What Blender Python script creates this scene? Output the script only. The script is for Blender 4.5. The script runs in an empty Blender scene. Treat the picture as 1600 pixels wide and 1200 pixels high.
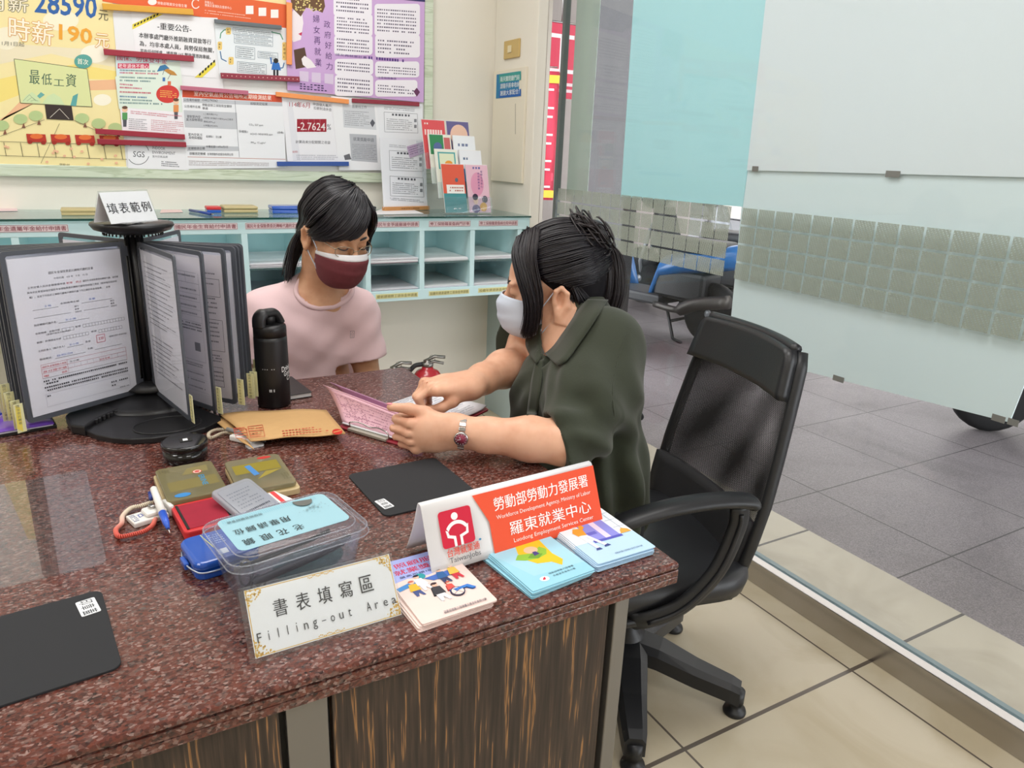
import bpy, bmesh, math, random
import numpy as np
from mathutils import Vector, Matrix

SC = bpy.context.scene
COL = SC.collection
rnd = random.Random(7)

# ------------------------------------------------------------------ camera
FPX = 1125.9                       # focal length in pixels of the 1600 x 1200 frame
RC = np.array([[0.87050991, 0.11677572, -0.47809616],
               [-0.49064174, 0.28193593, -0.82448943],
               [0.03851214, 0.95230014, 0.30272306]])
CP = np.array([0.0, 0.0, 1.30])
cam = bpy.data.cameras.new('camera')
cam.sensor_width = 36.0
cam.lens = FPX / 1600.0 * 36.0
cam.clip_start = 0.02
camo = bpy.data.objects.new('camera', cam)
M4 = Matrix.Identity(4)
for i in range(3):
    for j in range(3):
        M4[i][j] = RC[i, j]
    M4[i][3] = CP[i]
camo.matrix_world = M4
COL.objects.link(camo)
SC.camera = camo

# ------------------------------------------------------------------ view, sky, lights
SC.view_settings.view_transform = 'Standard'
SC.view_settings.look = 'None'
SC.view_settings.gamma = 1.0
SC.view_settings.use_curve_mapping = False
SC.view_settings.exposure = 0.16
SC.cycles.transparent_max_bounces = 32
SC.cycles.max_bounces = 10
W = bpy.data.worlds.new('overcast_sky')
SC.world = W
W.use_nodes = True
bg = W.node_tree.nodes['Background']
bg.inputs[0].default_value = (0.93, 0.96, 1.0, 1)
bg.inputs[1].default_value = 4.6

ROOM_Z = 2.75
LIGHT_SPOTS = [(-1.7, -1.2), (0.55, -1.2), (-1.7, 0.75), (0.6, 0.75), (-1.7, 2.2), (0.5, 2.2)]
LIGHT_W = 16.5
def area(name, loc, size, watts, color=(1, 0.97, 0.92), rot=(0, 0, 0)):
    l = bpy.data.lights.new(name, 'AREA')
    l.shape = 'RECTANGLE'; l.size, l.size_y = size
    l.energy = watts; l.color = color
    o = bpy.data.objects.new(name, l)
    o.location = loc; o.rotation_euler = rot
    COL.objects.link(o)
    return o
for (lx, ly) in LIGHT_SPOTS:
    area('ceiling_tube_light', (lx, ly, ROOM_Z - 0.035), (1.15, 0.5), LIGHT_W, (1, 0.985, 0.97))

# ------------------------------------------------------------------ picture -> place
def ray(px, py):
    return RC @ np.array([px - 800.0, -(py - 600.0), -FPX])
def GZ(px, py, z):
    d = ray(px, py); t = (z - CP[2]) / d[2]; return CP + t * d
def GY(px, py, y):
    d = ray(px, py); t = (y - CP[1]) / d[1]; return CP + t * d
def GX(px, py, x):
    d = ray(px, py); t = (x - CP[0]) / d[0]; return CP + t * d
def GD(px, py, depth):
    return CP + ray(px, py) * depth / FPX

# ------------------------------------------------------------------ materials
def lin(h):
    h = h.lstrip('#')
    out = []
    for i in (0, 2, 4):
        c = int(h[i:i + 2], 16) / 255.0
        out.append(c / 12.92 if c <= 0.04045 else ((c + 0.055) / 1.055) ** 2.4)
    return (out[0], out[1], out[2], 1.0)
_mats = {}
def new_mat(name):
    m = bpy.data.materials.new(name)
    m.use_nodes = True
    return m, m.node_tree, m.node_tree.nodes['Principled BSDF']
def plain(name, hexa, rough=0.5, metal=0.0, spec=0.5, noise=0.0, bump=0.0, nscale=40.0, coat=0.0, sheen=0.0, sss=0.0):
    key = (name, hexa)
    if key in _mats: return _mats[key]
    m, nt, b = new_mat(name)
    b.inputs['Roughness'].default_value = rough
    b.inputs['Metallic'].default_value = metal
    b.inputs['Specular IOR Level'].default_value = spec
    b.inputs['Coat Weight'].default_value = coat
    b.inputs['Sheen Weight'].default_value = sheen
    if sss:
        b.inputs['Subsurface Weight'].default_value = sss
        b.inputs['Subsurface Radius'].default_value = (0.012, 0.005, 0.003)
        b.inputs['Subsurface Scale'].default_value = 0.5
    c = lin(hexa)
    if noise or bump:
        tc = nt.nodes.new('ShaderNodeTexCoord')
        n = nt.nodes.new('ShaderNodeTexNoise')
        n.inputs['Scale'].default_value = nscale
        n.inputs['Detail'].default_value = 4
        nt.links.new(tc.outputs['Object'], n.inputs['Vector'])
        if noise:
            mx = nt.nodes.new('ShaderNodeMix'); mx.data_type = 'RGBA'
            mx.inputs['A'].default_value = tuple(v * (1 - noise) for v in c[:3]) + (1,)
            mx.inputs['B'].default_value = tuple(min(1, v * (1 + noise)) for v in c[:3]) + (1,)
            nt.links.new(n.outputs['Fac'], mx.inputs['Factor'])
            nt.links.new(mx.outputs['Result'], b.inputs['Base Color'])
        else:
            b.inputs['Base Color'].default_value = c
        if bump:
            bp = nt.nodes.new('ShaderNodeBump')
            bp.inputs['Strength'].default_value = bump
            bp.inputs['Distance'].default_value = 0.002
            nt.links.new(n.outputs['Fac'], bp.inputs['Height'])
            nt.links.new(bp.outputs['Normal'], b.inputs['Normal'])
    else:
        b.inputs['Base Color'].default_value = c
    _mats[key] = m
    return m
def board_mat(name, hexa, thru=0.1):
    if name in _mats: return _mats[name]
    m, nt, b = new_mat(name)
    b.inputs['Base Color'].default_value = lin(hexa); b.inputs['Roughness'].default_value = 0.55
    tl = nt.nodes.new('ShaderNodeBsdfTranslucent'); tl.inputs[0].default_value = lin(hexa)
    mx = nt.nodes.new('ShaderNodeMixShader'); mx.inputs[0].default_value = thru
    nt.links.new(b.outputs[0], mx.inputs[1]); nt.links.new(tl.outputs[0], mx.inputs[2]); nt.links.new(mx.outputs[0], nt.nodes['Material Output'].inputs[0])
    _mats[name] = m
    return m
def ink(hexa, rough=0.55):
    return plain('print_' + hexa.lstrip('#'), hexa, rough, spec=0.25)
def N(nt, typ, **kw):
    n = nt.nodes.new(typ)
    for k, v in kw.items():
        if k in ('op', 'operation'): n.operation = v
        else: setattr(n, k, v)
    return n
def mth(nt, op, a, b=None, c=None):
    n = nt.nodes.new('ShaderNodeMath'); n.operation = op
    for i, v in enumerate((a, b, c)):
        if v is None: continue
        if isinstance(v, (int, float)): n.inputs[i].default_value = v
        else: nt.links.new(v, n.inputs[i])
    return n.outputs[0]
def ramp(nt, fac, stops, interp='LINEAR'):
    r = nt.nodes.new('ShaderNodeValToRGB')
    r.color_ramp.interpolation = interp
    e = r.color_ramp.elements
    while len(e) > 1: e.remove(e[-1])
    e[0].position = stops[0][0]; e[0].color = lin(stops[0][1])
    for p, h in stops[1:]:
        k = e.new(p); k.color = lin(h)
    nt.links.new(fac, r.inputs['Fac'])
    return r.outputs['Color']
def clear_mat(name, tint=(1, 1, 1), haze=0.0, hazecol='#ffffff', rough=0.02, ior=1.45, gloss=1.0, two=False):
    """thin clear sheet: see-through with a Fresnel gloss and a little haze"""
    if name in _mats: return _mats[name]
    m, nt, b = new_mat(name)
    nt.nodes.remove(b)
    out = nt.nodes['Material Output']
    tr = N(nt, 'ShaderNodeBsdfTransparent'); tr.inputs[0].default_value = tuple(tint) + (1,)
    gl = N(nt, 'ShaderNodeBsdfGlossy'); gl.inputs['Roughness'].default_value = rough
    fr = N(nt, 'ShaderNodeFresnel'); fr.inputs[0].default_value = ior
    gm = N(nt, 'ShaderNodeNewGeometry')
    nt.links.new(mth(nt, 'MULTIPLY_ADD', gm.outputs['Backfacing'], 1.0 / ior - ior, ior), fr.inputs[0])
    f = mth(nt, 'MULTIPLY', fr.outputs[0], gloss)
    mx = N(nt, 'ShaderNodeMixShader')
    nt.links.new(f, mx.inputs[0])
    base = tr.outputs[0]
    if haze:
        df = N(nt, 'ShaderNodeBsdfDiffuse'); df.inputs[0].default_value = lin(hazecol)
        tl = N(nt, 'ShaderNodeBsdfTranslucent'); tl.inputs[0].default_value = lin(hazecol)
        m0 = N(nt, 'ShaderNodeMixShader'); m0.inputs[0].default_value = 0.4
        nt.links.new(df.outputs[0], m0.inputs[1]); nt.links.new(tl.outputs[0], m0.inputs[2])
        m1 = N(nt, 'ShaderNodeMixShader'); m1.inputs[0].default_value = haze
        nt.links.new(tr.outputs[0], m1.inputs[1]); nt.links.new(m0.outputs[0], m1.inputs[2])
        base = m1.outputs[0]
    nt.links.new(base, mx.inputs[1]); nt.links.new(gl.outputs[0], mx.inputs[2])
    nt.links.new(mx.outputs[0], out.inputs[0])
    _mats[name] = m
    return m

# ------------------------------------------------------------------ text outlines (built-in font and its CJK fallback)
_txt = {}
def text_mesh(s, bold=0.0, res=2):
    k = (s, bold, res)
    if k in _txt: return _txt[k]
    cu = bpy.data.curves.new('lettering', 'FONT')
    cu.body = s; cu.size = 1.0; cu.resolution_u = res; cu.offset = bold
    o = bpy.data.objects.new('lettering', cu)
    COL.objects.link(o)
    dg = bpy.context.evaluated_depsgraph_get()
    e = o.evaluated_get(dg)
    me = e.to_mesh()
    v = np.array([(q.co[0], q.co[1]) for q in me.vertices]) if len(me.vertices) else np.zeros((0, 2))
    fs = [tuple(p.vertices) for p in me.polygons]
    e.to_mesh_clear()
    COL.objects.unlink(o); bpy.data.objects.remove(o); bpy.data.curves.remove(cu)
    _txt[k] = (v, fs)
    return _txt[k]

# ------------------------------------------------------------------ mesh builder
def frame_z(d):
    d = Vector(d).normalized()
    a = Vector((0, 0, 1)) if abs(d.z) < 0.95 else Vector((1, 0, 0))
    x = a.cross(d).normalized(); y = d.cross(x)
    return x, y, d
class MB:
    def __init__(self, M=None):
        self.v = []; self.f = []; self.fm = []; self.fs = []; self.mats = []; self.M = M
    def mi(self, m):
        if m not in self.mats: self.mats.append(m)
        return self.mats.index(m)
    def add(self, verts, faces, m, smooth=False, M=None):
        n = len(self.v); k = self.mi(m)
        T = self.M if M is None else (M if self.M is None else self.M @ M)
        if T is None: self.v += [tuple(map(float, p)) for p in verts]
        else: self.v += [tuple(T @ Vector(tuple(map(float, p)))) for p in verts]
        for q in faces:
            self.f.append(tuple(n + i for i in q)); self.fm.append(k); self.fs.append(smooth)
        return self
    def addw(self, verts, faces, m):
        T, self.M = self.M, None
        self.add(verts, faces, m); self.M = T
    def bm(self, b, m, smooth=False, M=None):
        b.verts.ensure_lookup_table(); b.verts.index_update()
        vs = [tuple(v.co) for v in b.verts]; fs = [tuple(v.index for v in f.verts) for f in b.faces]
        b.free()
        return self.add(vs, fs, m, smooth, M)
    def box(self, lo, hi, m, bev=0.0, seg=2, M=None, smooth=False):
        b = bmesh.new()
        bmesh.ops.create_cube(b, size=1.0)
        for v in b.verts:
            v.co = Vector([lo[i] + (hi[i] - lo[i]) * (v.co[i] + 0.5) for i in range(3)])
        if bev:
            bmesh.ops.bevel(b, geom=b.edges[:], offset=bev, segments=seg, profile=0.5, affect='EDGES')
        return self.bm(b, m, smooth, M)
    def prism(self, pts, z0, z1, m, bev=0.0, M=None, smooth=False, seg=2):
        b = bmesh.new()
        lo = [b.verts.new((p[0], p[1], z0)) for p in pts]
        hi = [b.verts.new((p[0], p[1], z1)) for p in pts]
        n = len(pts)
        bot = b.faces.new(lo[::-1]); top = b.faces.new(hi)
        for i in range(n):
            b.faces.new((lo[i], lo[(i + 1) % n], hi[(i + 1) % n], hi[i]))
        bmesh.ops.recalc_face_normals(b, faces=b.faces[:])
        if bev:
            es = [e for e in b.edges if (top in e.link_faces) or (bot in e.link_faces)]
            bmesh.ops.bevel(b, geom=es, offset=bev, segments=seg, profile=0.5, affect='EDGES')
        return self.bm(b, m, smooth, M)
    def lathe(self, prof, m, n=32, M=None, smooth=True, arc=None):
        vs = []; fs = []
        k = len(prof)
        for i in range(n):
            a = 2 * math.pi * i / n
            for r, z in prof: vs.append((r * math.cos(a), r * math.sin(a), z))
        for i in range(n):
            j = (i + 1) % n
            for q in range(k - 1):
                fs.append((i * k + q, j * k + q, j * k + q + 1, i * k + q + 1))
        if prof[0][0] > 1e-6: fs.append(tuple(i * k for i in range(n))[::-1])
        if prof[-1][0] > 1e-6: fs.append(tuple(i * k + k - 1 for i in range(n)))
        return self.add(vs, fs, m, smooth, M)
    def cyl(self, p0, p1, r0, m, r1=None, n=20, smooth=True, bev=0.0):
        r1 = r0 if r1 is None else r1
        return self.tube([p0, p1], [r0, r1], m, n, smooth)
    def tube(self, pts, rad, m, n=10, smooth=True, cap=True, flat=None, closed=False, twist=None):
        P = [Vector(tuple(map(float, p))) for p in pts]
        if isinstance(rad, (int, float)): rad = [rad] * len(P)
        vs = []; fs = []; up = None
        K = len(P)
        for i in range(K):
            if closed: t = P[(i + 1) % K] - P[(i - 1) % K]
            else: t = P[min(i + 1, K - 1)] - P[max(i - 1, 0)]
            if t.length < 1e-9: t = Vector((0, 0, 1))
            t.normalize()
            if up is None:
                x, y, _ = frame_z(t)
                if flat is not None:
                    fd = Vector(flat[0]); y = (fd - t * fd.dot(t)).normalized(); x = y.cross(t)
            else:
                x = up - t * up.dot(t); x.normalize(); y = t.cross(x)
            up = x
            fx = 1.0 if flat is None else 1.0
            fy = 1.0 if flat is None else flat[1]
            for j in range(n):
                a = 2 * math.pi * j / n
                vs.append(P[i] + (x * math.cos(a) * fx + y * math.sin(a) * fy) * rad[i])
        for i in range(K if closed else K - 1):
            i2 = (i + 1) % K
            for j in range(n):
                j2 = (j + 1) % n
                fs.append((i * n + j, i * n + j2, i2 * n + j2, i2 * n + j))
        if cap and not closed:
            fs.append(tuple(range(n))[::-1]); fs.append(tuple((K - 1) * n + j for j in range(n)))
        return self.add(vs, fs, m, smooth)
    def ell(self, c, r, m, n=24, k=14, M=None, smooth=True):
        b = bmesh.new()
        bmesh.ops.create_uvsphere(b, u_segments=n, v_segments=k, radius=1.0)
        for v in b.verts: v.co = Vector((c[0] + v.co.x * r[0], c[1] + v.co.y * r[1], c[2] + v.co.z * r[2]))
        return self.bm(b, m, smooth, M)
    def grid(self, G, m, smooth=True, thick=0.0, M=None):
        """G[i][j] points -> a skin; thick gives it a back"""
        a = np.asarray(G, float); r, c = a.shape[:2]
        vs = a.reshape(-1, 3); fs = [(i * c + j, i * c + j + 1, (i + 1) * c + j + 1, (i + 1) * c + j) for i in range(r - 1) for j in range(c - 1)]
        if thick:
            du = np.gradient(a, axis=0); dv = np.gradient(a, axis=1)
            nn = np.cross(du, dv); nn /= np.maximum(1e-9, np.linalg.norm(nn, axis=2, keepdims=True))
            bk = (a - nn * thick).reshape(-1, 3); o = r * c
            fs = fs + [tuple(o + i for i in q[::-1]) for q in fs]
            rim = [j for j in range(c)] + [i * c + c - 1 for i in range(1, r)] + [(r - 1) * c + j for j in range(c - 2, -1, -1)] + [i * c for i in range(r - 2, 0, -1)]
            for i in range(len(rim)):
                p, q = rim[i], rim[(i + 1) % len(rim)]
                fs.append((q, p, o + p, o + q))
            vs = np.concatenate([vs, bk])
        return self.add(vs, fs, m, smooth, M)
    def build(self, name, parent=None, loc=None):
        me = bpy.data.meshes.new(name)
        v = np.array(self.v, float).reshape(-1, 3)
        if parent is not None: org = np.array(parent['_w'], float) if '_w' in parent else np.array(parent.location)
        elif loc is not None: org = np.array(loc, float)
        else: org = np.array([(v[:, 0].min() + v[:, 0].max()) / 2, (v[:, 1].min() + v[:, 1].max()) / 2, v[:, 2].min()])
        me.from_pydata([tuple(p) for p in (v - org)], [], self.f)
        for m in self.mats: me.materials.append(m)
        me.polygons.foreach_set('material_index', self.fm)
        me.polygons.foreach_set('use_smooth', self.fs)
        me.update()
        o = bpy.data.objects.new(name, me)
        COL.objects.link(o)
        if parent is None: o.location = tuple(org)
        else: o.parent = parent
        WORG[o.name] = tuple(org)
        return o
WORG = {}
class _P(dict): pass
def part(mb, name, parent, label=None):
    """link a built mesh under a thing (or under a part of it)"""
    org = WORG[parent.name]
    me_o = mb.build(name, None, loc=org)
    me_o.parent = parent
    me_o.location = (0, 0, 0)
    WORG[me_o.name] = org
    if label: me_o['label'] = label
    return me_o
def thing(name, label, cat, loc, group=None):
    o = bpy.data.objects.new(name, None)
    o.empty_display_size = 0.05
    COL.objects.link(o)
    o.location = tuple(map(float, loc))
    WORG[o.name] = tuple(map(float, loc))
    o['label'] = label; o['category'] = cat
    if group: o['group'] = group
    return o
def tag(o, label, cat, group=None, kind=None):
    o['label'] = label; o['category'] = cat
    if group: o['group'] = group
    if kind: o['kind'] = kind
    return o
def single(mb, name, label, cat, group=None, kind=None, loc=None):
    return tag(mb.build(name, None, loc), label, cat, group, kind)
def struct(mb, name):
    o = mb.build(name); o['kind'] = 'structure'; return o
def rect_pts(w, h, r=0.0, n=5, c=(0, 0)):
    if r <= 0: return [(c[0] - w / 2, c[1] - h / 2), (c[0] + w / 2, c[1] - h / 2), (c[0] + w / 2, c[1] + h / 2), (c[0] - w / 2, c[1] + h / 2)]
    out = []
    for cx, cy, a0 in ((w / 2 - r, -h / 2 + r, -90), (w / 2 - r, h / 2 - r, 0), (-w / 2 + r, h / 2 - r, 90), (-w / 2 + r, -h / 2 + r, 180)):
        for i in range(n + 1):
            a = math.radians(a0 + 90.0 * i / n)
            out.append((c[0] + cx + r * math.cos(a), c[1] + cy + r * math.sin(a)))
    return out
def catmull(pts, k=8):
    P = [np.asarray(p, float) for p in pts]
    P = [2 * P[0] - P[1]] + P + [2 * P[-1] - P[-2]]
    out = []
    for i in range(1, len(P) - 2):
        for s in range(k):
            t = s / k
            out.append(0.5 * (2 * P[i] + (P[i + 1] - P[i - 1]) * t + (2 * P[i - 1] - 5 * P[i] + 4 * P[i + 1] - P[i + 2]) * t * t + (-P[i - 1] + 3 * P[i] - 3 * P[i + 1] + P[i + 2]) * t ** 3))
    out.append(P[-2])
    return out
def rotz(loc, deg):
    return Matrix.Translation(Vector(tuple(map(float, loc)))) @ Matrix.Rotation(math.radians(deg), 4, 'Z')
def basis(o, u, v):
    u = Vector(tuple(map(float, u))).normalized(); v = Vector(tuple(map(float, v))); v = (v - u * v.dot(u)).normalized(); n = u.cross(v)
    m = Matrix.Identity(4)
    for i in range(3):
        m[i][0], m[i][1], m[i][2], m[i][3] = u[i], v[i], n[i], float(o[i])
    return m

# ------------------------------------------------------------------ printing on flat faces
class Print:
    """flat artwork on a plane through o spanned by u, v (normal u x v faces the reader). Points may be picture points or plane metres."""
    def __init__(self, mb, o, u, v, base=0.0003, step=0.00012):
        self.mb = mb
        self.o = np.asarray(o, float); self.u = np.asarray(u, float) / np.linalg.norm(u)
        v = np.asarray(v, float); v = v - self.u * v.dot(self.u); self.v = v / np.linalg.norm(v)
        self.n = np.cross(self.u, self.v); self.h = base; self.step = step; self.metric = False
    def L(self, p):
        if self.metric: return np.asarray(p, float)
        d = ray(*p); t = (self.o - CP).dot(self.n) / d.dot(self.n); q = CP + t * d - self.o
        return np.array([q.dot(self.u), q.dot(self.v)])
    def at(self, uv): return self.o + self.u * uv[0] + self.v * uv[1] + self.n * self.h
    def up(self): self.h += self.step
    def poly(self, pts, col, lift=True):
        if lift: self.up()
        uv = [self.L(p) for p in pts]
        ar = sum(uv[i][0] * uv[(i + 1) % len(uv)][1] - uv[(i + 1) % len(uv)][0] * uv[i][1] for i in range(len(uv)))
        if ar < 0: uv = uv[::-1]
        self.mb.addw([self.at(q) for q in uv], [tuple(range(len(uv)))], ink(col))
    def rect(self, x0, y0, x1, y1, col, r=0.0, lift=True):
        if r: 
            w, h = abs(x1 - x0), abs(y1 - y0)
            self.poly(rect_pts(w, h, r, 4, ((x0 + x1) / 2, (y0 + y1) / 2)), col, lift)
        else: self.poly([(x0, y0), (x1, y0), (x1, y1), (x0, y1)], col, lift)
    def ell(self, cx, cy, rx, ry, col, n=24, lift=True, a0=0, a1=360):
        self.poly([(cx + rx * math.cos(math.radians(a0 + (a1 - a0) * i / n)), cy + ry * math.sin(math.radians(a0 + (a1 - a0) * i / n))) for i in range(n if a1 - a0 == 360 else n + 1)], col, lift)
    def line(self, p0, p1, w, col, lift=True):
        p0 = np.asarray(p0, float); p1 = np.asarray(p1, float); d = p1 - p0; l = np.linalg.norm(d)
        if l < 1e-9: return
        q = np.array([-d[1], d[0]]) / l * w / 2
        self.poly([p0 - q, p1 - q, p1 + q, p0 + q], col, lift)
    def path(self, pts, w, col):
        self.up()
        for i in range(len(pts) - 1): self.line(pts[i], pts[i + 1], w, col, lift=False)
    def frame(self, quad, w, col):
        self.up()
        for i in range(4): self.line(quad[i], quad[(i + 1) % 4], w, col, lift=False)
    def text(self, s, p0, p1, h, col, bold=0.0, upv=None, res=2, fit=True):
        """s set from p0 to p1 along its foot line, h tall"""
        self.up()
        if bold >= 0.003 and any(ord(c) > 0x3000 for c in s):      # heavier strokes: the outline twice, a hair apart
            e = h * min(bold, 0.012) * 1.6
            for k in (-e, e): self.text(s, (p0[0] + k, p0[1]), (p1[0] + k, p1[1]), h, col, 0.0, upv, res)
            return
        v, fs = text_mesh(s, bold, res)
        if not len(v): return
        a = self.L(p0); b = self.L(p1)
        if upv is None: upv = (0, h) if self.metric else (0, -h)
        c = self.L((p0[0] + upv[0], p0[1] + upv[1]))
        lo = v.min(0); sz = np.maximum(v.max(0) - lo, 1e-6)
        st = (v - lo) / sz
        uv = a + st[:, :1] * (b - a) + st[:, 1:] * (c - a)
        flip = ((b - a)[0] * (c - a)[1] - (b - a)[1] * (c - a)[0]) < 0
        self.mb.addw([self.at(q) for q in uv], [f[::-1] for f in fs] if flip else fs, ink(col))
    def rows(self, quad, n, col, fill=0.5, pitch=None, seed=1, jag=0.25, lift=True):
        """n rows of illegibly small writing in the quad TL, TR, BR, BL"""
        if lift: self.up()
        q = [np.asarray(p, float) for p in quad]
        r = random.Random(seed)
        for i in range(n):
            t0 = (i + 0.5 - fill / 2) / n; t1 = (i + 0.5 + fill / 2) / n
            h = np.linalg.norm((q[3] - q[0]) / n * fill); w = np.linalg.norm(q[1] - q[0])
            k = max(2, int(w / (pitch or h * 1.25)))
            end = k if r.random() > 0.3 else int(k * r.uniform(1 - jag, 1.0))
            for j in range(end):
                if r.random() < 0.06: continue
                s0 = (j + 0.1) / k; s1 = (j + 0.1 + r.uniform(0.5, 0.8)) / k
                P = lambda s, t: q[0] + (q[1] - q[0]) * s + (q[3] - q[0]) * t + (q[2] - q[1] - q[3] + q[0]) * s * t
                self.poly([P(s0, t0), P(s1, t0), P(s1, t1), P(s0, t1)], col, lift=False)
# ================================================================== SETTING
XL, YN, YB, XS, XG = -3.3, -2.8, 3.25, 1.72, 1.80      # left wall, near wall, back wall, side pier face, glass
m_wall = plain('cream_wall_paint', '#e7e2d6', 0.7, noise=0.02, nscale=3)
m_ceil = plain('ceiling_tile_white', '#eceae4', 0.8)
def tile_mat(name, size, px, py, gx, gy, base, base2, grout, rough, vein=3.0, speck=0.0):
    m, nt, b = new_mat(name)
    tc = N(nt, 'ShaderNodeTexCoord')
    gm = N(nt, 'ShaderNodeNewGeometry')
    sp = N(nt, 'ShaderNodeSeparateXYZ'); nt.links.new(gm.outputs['Position'], sp.inputs[0])
    fx = mth(nt, 'FRACT', mth(nt, 'DIVIDE', mth(nt, 'SUBTRACT', sp.outputs[0], px - 50 * size), size))
    fy = mth(nt, 'FRACT', mth(nt, 'DIVIDE', mth(nt, 'SUBTRACT', sp.outputs[1], py - 50 * size), size))
    ax = mth(nt, 'ABSOLUTE', mth(nt, 'SUBTRACT', mth(nt, 'FRACT', mth(nt, 'ADD', fx, 0.5)), 0.5))
    ay = mth(nt, 'ABSOLUTE', mth(nt, 'SUBTRACT', mth(nt, 'FRACT', mth(nt, 'ADD', fy, 0.5)), 0.5))
    g = mth(nt, 'MAXIMUM', mth(nt, 'LESS_THAN', ax, gx / size / 2), mth(nt, 'LESS_THAN', ay, gy / size / 2))
    n = N(nt, 'ShaderNodeTexNoise'); n.inputs['Scale'].default_value = vein; n.inputs['Detail'].default_value = 6; n.inputs['Distortion'].default_value = 1.6
    nt.links.new(gm.outputs['Position'], n.inputs['Vector'])
    col = ramp(nt, n.outputs['Fac'], [(0.3, base2), (0.55, base)])
    if speck:
        v = N(nt, 'ShaderNodeTexNoise'); v.inputs['Scale'].default_value = speck; v.inputs['Detail'].default_value = 3
        nt.links.new(gm.outputs['Position'], v.inputs['Vector'])
        c2 = ramp(nt, v.outputs['Fac'], [(0.38, '#5e595a'), (0.5, '#8c8687'), (0.64, '#b4adae')])
        mm = N(nt, 'ShaderNodeMix', data_type='RGBA', blend_type='MULTIPLY'); mm.inputs['Factor'].default_value = 0.75
        nt.links.new(col, mm.inputs['A']); nt.links.new(c2, mm.inputs['B']); col = mm.outputs['Result']
    mx = N(nt, 'ShaderNodeMix', data_type='RGBA')
    nt.links.new(g, mx.inputs['Factor']); nt.links.new(col, mx.inputs['A']); mx.inputs['B'].default_value = lin(grout)
    nt.links.new(mx.outputs['Result'], b.inputs['Base Color'])
    b.inputs['Roughness'].default_value = rough
    return m
m_floor = tile_mat('cream_floor_tile', 0.6, 1.05, 0.945, 0.006, 0.011, '#cbc0a8', '#bfb297', '#655c53', 0.22)
m_strip = tile_mat('cream_threshold_tile', 0.58, 1.2, 0.953, 0.004, 0.010, '#b5ad9a', '#a8a08d', '#403d38', 0.15)
m_pave = tile_mat('grey_granite_paving', 0.57, 2.52, 1.175, 0.006, 0.006, '#bab4b6', '#a19b9d', '#413d3e', 0.45, 1.3, 260.0)
m_steel = plain('brushed_steel', '#b9b6b4', 0.22, metal=1.0)
m_dark = plain('black_gap', '#14120f', 0.7)

b = MB(); b.box((XL, YN, -0.08), (XS + 0.02, YB, 0), m_floor); struct(b, 'floor')
b = MB(); b.box((XL, YN, ROOM_Z), (XG + 0.06, YB + 0.1, ROOM_Z + 0.1), m_ceil); struct(b, 'ceiling')
b = MB(); b.box((XL - 0.1, YB, 0), (XG + 0.06, YB + 0.12, ROOM_Z), m_wall); struct(b, 'wall_back')
b = MB(); b.box((XL - 0.1, YN - 0.1, 0), (XL, YB, ROOM_Z), m_wall); struct(b, 'wall_left')
b = MB(); b.box((XL - 0.1, YN - 0.12, 0), (XG + 0.06, YN, ROOM_Z), m_wall); struct(b, 'wall_near')
m_aqua = plain('grey_aqua_panel', '#b4c6c8', 0.5)
b = MB()
b.box((XS, 2.87, 0.64), (XS + 0.05, YB, ROOM_Z), m_wall, 0.004)
b.box((XS, 2.88, 0), (XS + 0.05, YB, 0.64), m_aqua)
struct(b, 'wall_right')
# ceiling lamps: steel tray with a diffuser
for i, (lx, ly) in enumerate(LIGHT_SPOTS):
    t = thing('ceiling_light', 'long white ceiling light panel set into the room ceiling', 'light', (lx, ly, ROOM_Z - 0.03), 'ceiling lights over the counter')
    q = MB(); q.box((lx - 0.62, ly - 0.3, ROOM_Z - 0.02), (lx + 0.62, ly + 0.3, ROOM_Z), m_ceil); part(q, 'housing', t)
# glass front: steel foot rail, pane, end post
b = MB()
b.box((XS + 0.012, YN, 0.0), (XG - 0.035, 2.87, 0.076), m_steel, 0.002)
b.box((XG - 0.035, YN, 0.0), (XG - 0.028, 2.87, 0.07), m_dark)
b.box((XG + 0.012, YN, 0.0), (XG + 0.03, 2.87, 0.05), plain('aqua_gasket', '#7d9094', 0.3))
struct(b, 'trim_1')
m_glass = clear_mat('shopfront_glass', (0.985, 0.993, 0.993), gloss=0.5)
b = MB(); b.box((XG - 0.004, YN, 0.03), (XG + 0.004, YB, ROOM_Z), m_glass); struct(b, 'window_1')
b = MB()
b.box((XS + 0.051, 2.875, 0.0), (XG - 0.006, 2.905, ROOM_Z), plain('beige_metal_post', '#aaa297', 0.35, metal=0.6), 0.003)
struct(b, 'trim_2')
b = MB(); b.box((XG - 0.012, 2.765, 0.05), (XG + 0.012, 2.785, ROOM_Z), plain('dark_seal', '#5c6463', 0.4)); struct(b, 'trim_3')

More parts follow.
